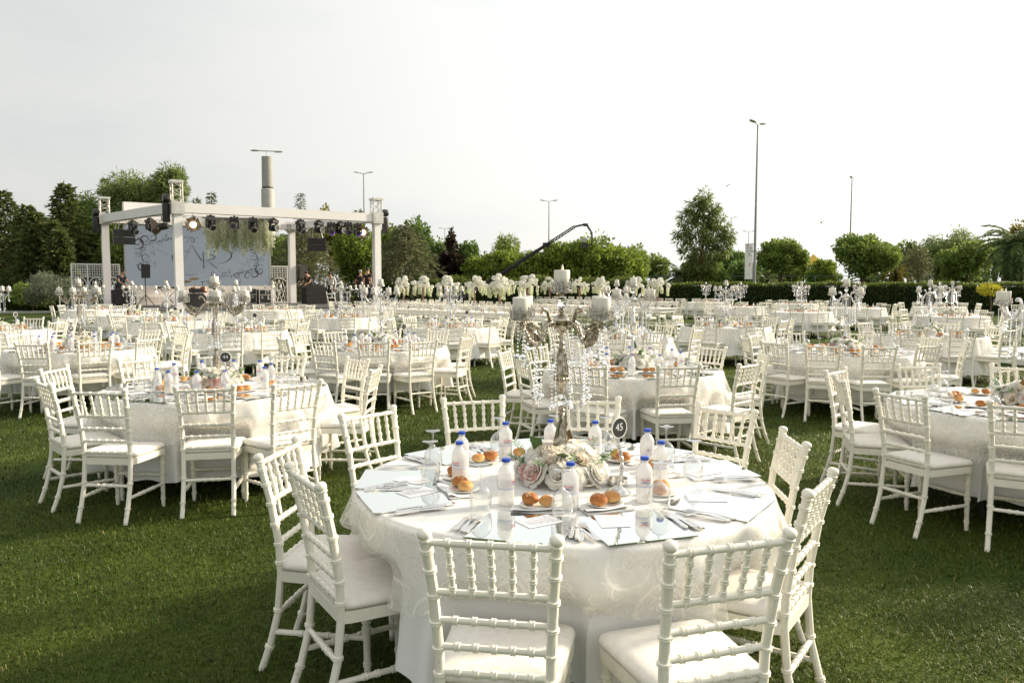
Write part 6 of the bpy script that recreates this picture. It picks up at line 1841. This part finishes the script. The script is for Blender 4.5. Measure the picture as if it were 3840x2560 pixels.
broad(-13.7, 60, 7.9, 1.5, 1.9, 'gold', 'yellowish tree rising above the canopy', 122, 4600, .26, .15)
conifer(-13.6, 52, 5.8, 3.3, 'wide grey green cedar behind the mixing desk', 123, 'cedar', 9000, .32, .34, .07, .55, .04, 'cedar', 20)
broad(-11.0, 56, 6.0, .4, 2.2, 'olive', 'yellow green tree behind the front right column', 124, 7000, .26, .15)
conifer(-11.0, 57, 6.9, 1.2, 'small conifer tip left of the right truss tower', 125, 'conif', 2200, .2)
conifer(-6.9, 51, 5.4, 3.3, 'wide drooping cedar right of the canopy', 126, 'cedar', 9500, .34, .34, .07, .55, .03, 'cedar', 20)
broad(-9.3, 58, 6.2, .6, 1.8, 'olive', 'yellow green tree between canopy and cedar', 127, 5000, .26, .15)
broad(-7.0, 58, 6.8, 1.0, 1.35, 'mid', 'bright maple rising behind the drooping cedar', 128, 4200, .26, .18)
broad(-5.4, 59, 5.3, .3, 1.6, 'mid', 'green tree right of the maple', 129, 5000, .26, .15)
broad(-4.25, 55.5, 5.7, 2.6, .42, 'purple', 'thin dark spire of leaves above the dark brown tree', 130, 420, .26, .14, .1, 5, .05, name='thin_sapling', sub=10)
broad(-4.3, 55, 4.2, .2, 1.1, 'purple', 'dark brown leaved tree left of the big bushes', 131, 4600, .24, .15)
broad(-3.1, 56, 4.8, .2, 1.0, 'mid', 'upright green tree left of the camera crane', 132, 4200, .24, .15)
# --- centre bushes
for i, (x, y, zt, rx, w) in enumerate(((-1.9, 55, 3.9, 1.9, 'first'), (0, 55, 4.2, 2.0, 'second'), (1.9, 55.5, 4.25, 2.0, 'third'), (3.8, 55, 4.8, 2.2, 'fourth'), (5.8, 55, 5.4, 2.2, 'fifth'), (7.4, 55, 4.4, 1.9, 'sixth'))):
    broad(x, y, zt, .0, rx, 'olive', 'rounded yellow green bush, %s from the left in the middle row' % w, 140 + i, 10000, .24, .16, .2, 10, .1, name='laurel_bush', group='middle row of bushes')
broad(-.6, 75, 6.6, 1.2, 1.75, 'olive', 'round tree peeking over the left middle bushes', 150, 5000, .34, .09, .6)
palm(2.15, 78, 3.9, 'small palm top over the middle bushes', 151, 1.7, 26, .2)
broad(12.9, 86, 6.2, .8, 2.4, 'deep', 'dark tree behind the sixth bush', 152, 5000, .34, .2)
broad(17.2, 95, 5.6, .8, 1.9, 'deep', 'dark round tree left of the big palm', 153, 4000, .34, .2)
# --- right side park
palm(13.3, 62, 1.9, 'broad low palm with thick trunk left of the eucalyptus', 160, 2.2, 50, .62, lo=-1.1)
_eu = [(.1, 0, 8.0, .55, .55, .75), (-.55, .2, 7.2, .7, .7, .8), (.6, -.2, 7.1, .6, .6, .7), (-1.2, 0, 6.3, .75, .7, .75), (.1, .3, 6.2, .9, .8, .9), (1.25, 0, 6.0, .7, .7, .7), (-1.5, -.2, 5.0, .7, .7, .6), (-.3, -.3, 5.1, .95, .9, .8), (1.0, .2, 4.9, .9, .8, .75), (1.95, 0, 5.0, .5, .5, .6), (-.9, .2, 4.0, .8, .8, .6), (.5, 0, 3.9, .9, .8, .7), (1.6, -.2, 3.9, .6, .6, .6), (-.2, 0, 3.0, .9, .8, .6), (.9, .1, 2.8, .8, .8, .6)]
broad(14.4, 60, 8.7, 2.0, 2.2, 'willow', 'tall loose eucalyptus with reddish trunk', 161, 6800, .42, .08, .9, 13, .14, m_barkr, 'eucalyptus_tree', .42, 16, lobes=_eu)
broad(14.8, 61, 3.9, .9, 2.0, 'deep', 'low dark foliage round the eucalyptus trunk', 167, 3200, .34, .1, .8, 8, .1, m_barkr)
broad(24.9, 90, 5.6, 1.6, 1.9, 'mid', 'pale green tree left of the banner', 162, 3800, .34, .16)
broad(28.6, 100, 5.2, 1.4, 1.8, 'mid', 'pale green tree directly behind the banner', 163, 3400, .36, .18)
broad(21.1, 62, 5.4, 1.7, 2.0, 'deep', 'round dense mulberry right of the banner pole', 164, 9000, .24, .15, .15, 11, .24, shell=.28, sub=40)
palm(20.6, 64, 1.6, 'palm with thick trunk behind the first mulberry', 168, 1.9, 30, .55, lo=-1.2)
broad(32.3, 82, 4.3, 1.0, 1.6, 'olive', 'small light green tree by the playground', 165, 4200, .28, .15)
broad(26.7, 60, 5.5, 1.4, 2.5, 'deep', 'widest round mulberry before the sea', 166, 11000, .24, .15, .15, 12, .26, shell=.28, sub=44)
palm(28.6, 63, 1.5, 'palm trunk behind the widest mulberry', 169, 2.2, 30, .62, lo=-1.1)
palm(29.4, 60, 2.2, 'yellowed palm right of the widest mulberry', 170, 1.9, 22, .3, 'gold', lo=-1.3)
broad(25.2, 49, 4.4, .4, .85, 'cedar', 'sparse feathery brown shrub behind the hedge', 171, 1500, .3, .05, .3, 8, .06, name='tamarisk_shrub', sub=18)
broad(45.2, 90, 6.8, 1.2, 1.5, 'mid', 'far green tree behind the feathery shrub', 172, 3400, .34, .18)
broad(48.2, 92, 6.4, .9, 2.3, 'deep', 'far dark tree behind the weeping willow', 173, 4400, .36, .18)
broad(35.6, 62, 5.0, 1.0, 2.2, 'deep', 'round dark tree left of the tall palm', 174, 9500, .24, .14, .2, 11, .24, sub=40)
broad(36.6, 66, 6.8, 1.0, 2.7, 'willow', 'weeping willow behind the round dark tree', 175, 9000, .5, .08, 1.2, 10, .25)
palm(36.4, 57, 4.1, 'tall palm with drooping fronds at the right edge', 176, 3.2, 60, .36)
broad(48.2, 74, 8.0, 1.5, 2.0, 'gold', 'tall thin-leaved tree at the right edge', 177, 3200, .34, .16)
broad(43.5, 66, 5.2, .6, 2.4, 'deep', 'dark foliage at the right picture edge', 178, 5200, .3, .16)
for i, (x, y) in enumerate(((39.2, 64), (40.6, 65), (41.8, 63.5), (33.5, 70))):
    solo('tree_trunk', MB().tube([(0, 0, 0), (.1, 0, 1.2), (-.15, 0, 2.6)], [.26, .2, .15], 8).mesh('tree_trunk', m_bark), 'leaning dark tree trunk under the palms, %s of four' % ('first', 'second', 'third', 'fourth')[i], 'tree trunk', (x, y, 0), (0, 0, i), 1, 'bare trunks')
NWD = 'first second third fourth fifth sixth seventh eighth ninth'.split()
for i in range(9):
    x = 34 + i * 9.5 + rnd.uniform(-2, 2)
    broad(x + 6, 150 + rnd.uniform(-8, 8), 5.2 + rnd.uniform(-.8, 1.2), .8, 3.0, 'mid', 'far shore tree on the horizon, %s from the left' % NWD[i], 190 + i, 1500, .6, .34, group='far shore trees')
for i in range(8):
    x = -78 + i * 9
    broad(x, 82, 6.5 + rnd.uniform(-1, 1.4), .2, 4.5, 'deep', 'far dark backdrop tree, %s from the left' % NWD[i], 210 + i, 2600, .5, .3, group='backdrop trees')
for i, (x, y, zt, rx, lf) in enumerate(((19.0, 78, 4.6, 2.2, 'deep'), (34.3, 96, 4.9, 2.4, 'mid'), (26.0, 96, 5.2, 2.3, 'olive'), (23.5, 80, 4.2, 2.0, 'mid'), (30.0, 86, 4.8, 2.2, 'olive'), (37.5, 80, 5.6, 2.4, 'mid'), (41.5, 78, 5.6, 2.4, 'deep'), (46.0, 80, 6.2, 2.6, 'deep'), (51.0, 82, 6.8, 2.8, 'mid'))):
    broad(x, y, zt, .9, rx, lf, 'mid-distance park tree, %s from the left' % NWD[i], 240 + i, 4200, .32, .18, group='mid-distance park trees')
# --- shrubs on the left
broad(-24.6, 42, 2.35, .0, 1.35, 'grey', 'grey green olive shrub at the left', 220, 5200, .2, .035, -.3, 9, .06, name='olive_shrub', sub=30)
broad(-26.8, 44, 1.7, .0, 1.2, 'deep', 'low dark bush left of the olive shrub', 221, 2600, .16, .09, .1, 7, .05, name='low_bush')
broad(-22.4, 43.5, 1.5, .0, 1.1, 'mid', 'low green bush right of the olive shrub', 222, 2600, .16, .08, .1, 7, .05, name='low_bush')
broad(-21.0, 38.5, 1.5, .0, .8, 'mid', 'green bush before the left lattice', 223, 2000, .15, .07, .1, 7, .05, name='low_bush')

# --- clipped hedges
def hedge(a, b, w, h, label, seed, n, lump=.035):
    a, b = Vector((*a, 0)), Vector((*b, 0)); d = b - a; L = d.length; t = thing('clipped_hedge', label, 'hedge', a, math.atan2(d.y, d.x))
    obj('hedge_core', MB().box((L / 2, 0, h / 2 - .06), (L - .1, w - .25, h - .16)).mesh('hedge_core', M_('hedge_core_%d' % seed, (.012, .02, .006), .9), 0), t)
    r = np.random.default_rng(seed)
    A1, A2 = L * h, L * w
    k1, k2 = int(n * A1 / (A1 + A2)), int(n * A2 / (A1 + A2)); ke = int(n * .02)
    f = np.stack([r.uniform(0, L, k1), -w / 2 + r.normal(0, .05, k1), h * r.random(k1)], 1)
    tp = np.stack([r.uniform(0, L, k2), r.uniform(-w / 2, w / 2, k2), h + r.normal(0, .045, k2)], 1)
    e = np.stack([np.repeat([0., L], ke) + r.normal(0, .04, 2 * ke), r.uniform(-w / 2, w / 2, 2 * ke), h * r.random(2 * ke)], 1)
    P = np.concatenate([f, tp, e]); P[:, 1] += .06 * np.sin(P[:, 0] * 1.7) + .03 * np.sin(P[:, 0] * 6.1); P[:, 2] += (lump * np.sin(P[:, 0] * 2.3 + P[:, 1]) + lump * .8 * np.sin(P[:, 0] * 1.13 + 2) + r.normal(0, lump * .6, len(P))) * (P[:, 2] / h)
    D = unit(len(P), seed + 1); D[:, 1] -= .5; D[:, 2] += .3; D /= np.linalg.norm(D, axis=1, keepdims=True)
    v = np.clip(.30 + r.normal(0, .18, len(P)) + .4 * np.concatenate([np.zeros(k1), np.ones(k2), np.zeros(2 * ke)]), 0, 1)  # light on the hedge top is painted in: top leaves paler than front
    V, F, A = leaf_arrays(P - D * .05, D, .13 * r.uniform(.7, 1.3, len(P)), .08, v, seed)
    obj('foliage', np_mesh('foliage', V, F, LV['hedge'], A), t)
hedge((8.5, 51), (36, 37), 1.3, 1.60, 'long clipped green hedge behind the right tables', 300, 30000)
hedge((-9.6, 50.3), (9.2, 50.6), 1.6, 1.75, 'dark untrimmed hedge behind the white blossom vases', 302, 16000, .16)
hedge((-29, 44.8), (-20.6, 44.8), .8, .75, 'low dark hedge behind the left tables', 301, 6500)
b = MB(); r_ = np.random.default_rng(8); P = unit(420, 44) * [.45, .3, .22]; P[:, 2] += .9; D = unit(420, 45); D[:, 2] -= .3; D /= np.linalg.norm(D, axis=1, keepdims=True)
V, F, A = leaf_arrays(P, D, .16, .05, r_.random(420), 3)
t = thing('yellow_shrub', 'bright yellow feathery shrub against the hedge', 'shrub', (20.6, 34, 0)); obj('crown', np_mesh('crown', V, F, LV['yellow'], A), t, (0, 0, .5)); obj('trunk', MB().tube([(0, 0, 0), (.1, 0, .7), (0, 0, 1.3)], [.05, .04, .02], 5).mesh('trunk', m_bark), t)
struct('kerb', MB().box((-27, 43.6, .06), (14, .25, .12)).mesh('kerb', m_conc, 0))

# ------------------------------------------------------------------ lamp posts
def lamp_post(x, y, h, rz, label, r=.11, span=.85, hl=.62):
    t = thing('lamp_post', label, 'lamp post', (x, y, 0), rz, 'park lamp posts')
    obj('pole', MB().tube([(0, 0, 0), (0, 0, h * .3), (0, 0, h)], [r, r * .8, r * .42], 10).mesh('pole', m_lampgrey), t)
    obj('bracket', MB().tube([(-span * .45, 0, h + .1), (0, 0, h), (span * .45, 0, h + .1)], .035, 6).mesh('bracket', m_lampgrey), t)
    for s_ in (-1, 1):
        Mx = Matrix.Rotation(-s_ * .12, 3, 'Y')
        obj('lamp_head', MB().sphere((s_ * (span * .45 + hl * .45), 0, h + .16), hl / 2, 10, 6, (1, .42, .2), Mx).mesh('lamp_head', m_lamphead), t)
lamp_post(15.35, 50, 11.5, .75, 'tallest grey lamp post with banner on the right', .11, .6, .75)
lamp_post(33.3, 78, 11.8, 1.0, 'tall dark lamp post right of the playground', .11, .5, .7)
lamp_post(-14.1, 75.7, 12, .0, 'double lamp post behind the stage')
lamp_post(4.7, 101, 12, .0, 'double lamp post behind the camera crane', .12, 1.0, .8)
lamp_post(-12.8, 151, 12, .3, 'distant lamp post left of the camera crane', .12, 1.0, .8)
lamp_post(9.0, 175, 11.2, .3, 'most distant small lamp post behind the crane', .12, 1.0, .8)
lamp_post(34.8, 126, 12, .4, 'lamp post half hidden by the eucalyptus', .12, 1.0, .8)
lamp_post(47.8, 160, 12, .1, 'distant lamp post behind the banner', .14, 1.1, .9)
t = thing('concrete_mast', 'thick pale concrete mast with twin lamps behind the stage', 'mast', (-19.35, 63, 0), -.12)
obj('lower_shaft', MB().lathe([(.52, 0), (.49, 9.05), (.44, 9.1)], 24).mesh('lower_shaft', m_conc), t); obj('collar', MB().lathe([(.43, 9.1), (.43, 9.24)], 24).mesh('collar', m_black), t)
obj('upper_shaft', MB().lathe([(.425, 9.24), (.41, 11.6), (.001, 11.62)], 24).mesh('upper_shaft', M_('grey_concrete', (.36, .36, .33), .8, var=.08)), t)
obj('bracket', MB().tube([(0, 0, 11.6), (0, 0, 12)], .04, 6).tube([(-.9, 0, 12.1), (.9, 0, 12.0)], .05, 6).mesh('bracket', m_lamphead), t)
for s_ in (-1, 1): obj('lamp_head', MB().sphere((s_ * .95, 0, 12.05 - s_ * .07), .42, 10, 6, (1, .4, .2)).mesh('lamp_head', m_lamphead), t)

# banner on the tall lamp post
t = thing('hanging_banner', 'white vertical banner hanging on the tallest lamp post', 'banner', (14.95, 49.9, 0), .05)
obj('banner_cloth', MB().box((0, 0, 3.02), (.5, .012, 2.2)).mesh('banner_cloth', m_white, 0), t)
b = MB(); q = random.Random(2)
for z, w in ((3.86, .1), (3.86, -.1), (3.68, .11), (3.68, -.11), (3.5, .0)):
    for k in range(3): b.box((w + (k - 1) * .055, -.009, z), (.04, .004, .1)); b.box((w + (k - 1) * .055, -.009, z + .05), (.05, .004, .015))
b.box((0, -.009, 3.38), (.4, .004, .02))
for z in (2.28, 2.23, 2.17): b.box((-.08, -.009, z), (.18 - (2.28 - z), .004, .015))
obj('grey_print', b.mesh('grey_print', M_('print_grey', (.42, .42, .43), .8), 0), t)
obj('red_print', MB().box((-.12, -.009, 4.03), (.24, .004, .06)).mesh('red_print', M_('print_red', (.6, .12, .1), .8), 0), t)
obj('picture_print', MB().add([(-.02, -.009, 2.75), (.06, -.009, 2.72), (.14, -.009, 2.95), (.02, -.009, 2.9)], [(0, 1, 2, 3)]).mesh('picture_print', M_('print_orange', (.62, .33, .22), .8), 0), t)
obj('arm', MB().tube([(-.26, 0, 4.13), (.4, 0, 4.13)], .015, 5).tube([(-.26, 0, 1.91), (.4, 0, 1.91)], .015, 5).mesh('arm', m_lampgrey), t)

# ------------------------------------------------------------------ camera crane
t = thing('camera_crane', 'black camera crane arm rising over the middle bushes', 'camera crane', (0, 0, 0))
A0, A1 = Vector((-2.6, 45, .9)), Vector((3.55, 45, 4.85)); d = (A1 - A0); Bx = A0.lerp(A1, .74)
obj('boom', MB().tube([A0, Bx], [.12, .095], 6).mesh('boom', m_blackmat, 20), t)
b = MB(); dn = d.normalized(); up = Vector((-dn.z, 0, dn.x))
for s_ in (-1, 1): b.tube([Bx + up * .07 * s_, A1 + up * .06 * s_], .03, 5)
for k in range(9):
    p = Bx.lerp(A1, (k + .5) / 9); p2 = Bx.lerp(A1, (k) / 9); b.tube([p2 - up * .07, p + up * .07], .028, 4); b.tube([p + up * .07, Bx.lerp(A1, (k + 1) / 9) - up * .07], .028, 4)
b.box(Bx, (.4, .2, .25)); b.box(A0.lerp(A1, .62), (.2, .18, .22))
obj('lattice_tip', b.mesh('lattice_tip', m_blackmat, 20), t)
obj('neck', MB().tube([A1, A1 + Vector((.55, 0, .12)), A1 + Vector((.7, 0, .1)), A1 + Vector((.98, 0, -.35)), A1 + Vector((1.0, 0, -1.0))], [.06, .06, .07, .055, .05], 6).box(A1 + Vector((.62, 0, .1)), (.25, .15, .16)).mesh('neck', m_black), t)
obj('camera_head', MB().box(A1 + Vector((.55, 0, -1.0)), (.3, .2, .2)).box(A1 + Vector((.5, 0, -1.15)), (.5, .12, .06)).box(A1 + Vector((.82, 0, -1.02)), (.3, .1, .08)).mesh('camera_head', m_black, 0), t)
obj('monitor', MB().box(A1 + Vector((.52, -.12, -.75)), (.3, .05, .22)).mesh('monitor', m_grey, 0), t)
obj('pedestal', MB().tube([(-3.0, 45, 0), (-3.0, 45, .9)], .1, 8).box((-3.0, 45, .1), (1.2, 1.0, .12)).tube([A0, A0 - d.normalized() * 1.6], .1, 6).box(A0 - d.normalized() * 1.4, (.4, .35, .4)).mesh('pedestal', m_black), t)

# ------------------------------------------------------------------ park beyond the hedge
m_fence = M_('fence_green', (.05, .09, .085), .5, .2)
t = thing('park_fence', 'thin dark green rail fence along the shore', 'fence', (0, 0, 0))
for k in range(22):
    x = 13 + k * 2.2; obj('post', MB().tube([(x, 74, 0), (x, 74, 2.35)], .045, 5).mesh('post', m_fence), t)
for z in (1.4, 2.32): obj('rail', MB().tube([(13, 74, z), (59.2, 74, z)], .03, 4).mesh('rail', m_fence), t)
obj('rail', MB().tube([(13, 74, .3), (59.2, 74, .3)], .03, 4).mesh('rail', m_fence), t)
t = thing('swing_frame', 'tall dark posts of a sports frame at the shore', 'frame', (40, 71, 0))
for x in (-2.4, -.4): obj('post', MB().tube([(x, 0, 0), (x, 0, 4.2)], .06, 5).mesh('post', m_fence), t)
obj('rail', MB().tube([(-2.4, 0, 4.2), (-.4, 0, 4.2)], .05, 5).mesh('rail', m_fence), t)
t = thing('playground_tower', 'playground tower with yellow pyramid roof', 'playground', (32.0, 84, 0))
m_or = M_('plastic_orange', (.62, .16, .02), .4); m_yl = M_('plastic_yellow', (.72, .45, .03), .4); m_gn = M_('plastic_green', (.02, .28, .06), .4); m_br = M_('post_brown', (.13, .09, .07), .7)
for sx in (-1, 1):
    for sy in (-1, 1): obj('post', MB().tube([(sx * .7, sy * .7, 0), (sx * .7, sy * .7, 3.4)], .07, 6).mesh('post', m_br), t)
obj('roof', MB().add([(-.95, -.95, 3.6), (.95, -.95, 3.6), (.95, .95, 3.6), (-.95, .95, 3.6), (0, 0, 4.75)], [(0, 1, 4), (1, 2, 4), (2, 3, 4), (3, 0, 4), (3, 2, 1, 0)]).mesh('roof', m_yl, 0), t)
obj('roof_brim', MB().box((0, 0, 3.5), (2.3, 2.3, .14)).mesh('roof_brim', M_('brim_tan', (.5, .3, .18), .6), 0), t)
obj('platform', MB().box((0, 0, 1.3), (1.5, 1.5, .12)).box((0, -.72, 1.75), (1.4, .06, .8)).mesh('platform', m_br, 0), t)
obj('ramp', MB().add([(-.7, -.7, 1.3), (-.7, .5, 1.3), (-2.3, .5, 0), (-2.3, -.7, 0), (-.7, -.7, 2.0), (-2.3, -.7, .7)], [(0, 1, 2, 3), (0, 3, 5, 4)]).mesh('ramp', m_or, 0), t)
obj('tube_hood', MB().lathe([(.55, 0), (.55, .9), (.4, 1.25), (.1, 1.4)], 14, (-.6, -1.1, 1.0)).mesh('tube_hood', m_gn), t)
obj('slide', MB().add([(-.9, -1.3, 1.25), (-.2, -1.3, 1.25), (1.2, -1.6, .1), (.6, -1.9, .1), (-.9, -1.35, 1.55), (.6, -1.95, .4), (-.2, -1.25, 1.55), (1.2, -1.55, .4)], [(0, 1, 2, 3), (0, 3, 5, 4), (1, 6, 7, 2)]).mesh('slide', m_gn, 0), t)
cols = [((.5, .06, .06), 'red'), ((.55, .55, .56), 'white'), ((.05, .06, .1), 'navy'), ((.3, .12, .16), 'maroon'), ((.12, .12, .13), 'dark grey'), ((.45, .3, .3), 'pink'), ((.2, .25, .3), 'blue grey')]
spots = [(13.0, 60.5), (19.2, 72), (20.6, 72.5), (21.8, 72), (24.0, 71), (25.6, 72), (26.8, 71.5), (29.0, 70), (34.5, 76), (36.0, 77), (38.2, 76), (39.6, 75.5), (34.4, 66), (33.4, 66.5), (42.2, 70)]
NW = ['first', 'second', 'third', 'fourth', 'fifth', 'sixth', 'seventh', 'eighth', 'ninth', 'tenth', 'eleventh', 'twelfth', 'thirteenth', 'fourteenth', 'fifteenth']
for i, (x, y) in enumerate(spots):
    c, n_ = cols[(i * 3) % 7]
    mt = bpy.data.materials.get('cloth_' + n_) or M_('cloth_' + n_.replace(' ', '_'), c, .85)
    person(x, y, -.45 if i % 3 else 0, rnd.uniform(0, 6.28), 'distant visitor in %s by the shore, %s of the group' % (n_, NW[i]), mt, m_trs, .15, arms='hang', sit=bool(i % 3))
# parked car roof behind the hedge
t = thing('parked_car', 'pale car roof showing over the hedge', 'car', (28.3, 46.0, 0), -.35)
t.scale = (1.12,) * 3
m_car = M_('car_paint', (.6, .6, .6), .25, .2, coat=.6)
b = MB()
pf = [(-2.1, .35), (-2.1, .75), (-1.75, .95), (-1.1, 1.02), (-.55, 1.5), (.2, 1.58), (1.0, 1.52), (1.75, 1.02), (2.1, .95), (2.15, .4)]
vs = [(x, s_ * (.85 if z < 1.1 else .66), z) for s_ in (-1, 1) for x, z in pf]; n = len(pf)
b.add(vs, [tuple(range(n)), tuple(range(2 * n - 1, n - 1, -1))] + [(i, i + n, (i + 1) % n + n, (i + 1) % n) for i in range(n)])
obj('body', b.mesh('body', m_car, 30), t)
for s_ in (-1, 1): obj('window', MB().add([(-.95, s_ * .80, 1.06), (1.5, s_ * .80, 1.06), (.95, s_ * .70, 1.46), (-.5, s_ * .70, 1.45)], [(0, 1, 2, 3)]).mesh('window', m_lens, 0), t)
for sx in (-1.3, 1.3):
    for s_ in (-1, 1): obj('wheel', MB().lathe([(.1, -.1), (.3, -.1), (.33, 0), (.3, .1), (.1, .1)], 16, (sx, s_ * .8, .33), Matrix.Rotation(PI / 2, 3, 'X')).mesh('wheel', m_black), t)
# gulls
for i, (x, y, z) in enumerate(((27.3, 70, 7.0), (60, 150, 10.5), (23, 85, 12))):
    t = thing('gull', 'small grey gull in flight, %s' % ('near the playground sky', 'low over the right trees', 'left of the tallest lamp post')[i], 'bird', (x, y, z), rnd.uniform(0, 3), 'gulls')
    obj('body', MB().sphere((0, 0, 0), .1, 8, 6, (2.4, .8, .7)).add([(.1, 0, .03), (-.12, 0, .03), (-.1, .35, .2), (.06, .35, .2), (-.16, .75, .1)], [(0, 1, 2, 3), (3, 2, 4)]).add([(.1, 0, .03), (-.12, 0, .03), (-.1, -.35, .2), (.06, -.35, .2), (-.16, -.75, .1)], [(0, 1, 2, 3), (3, 2, 4)]).mesh('body', m_grey), t)
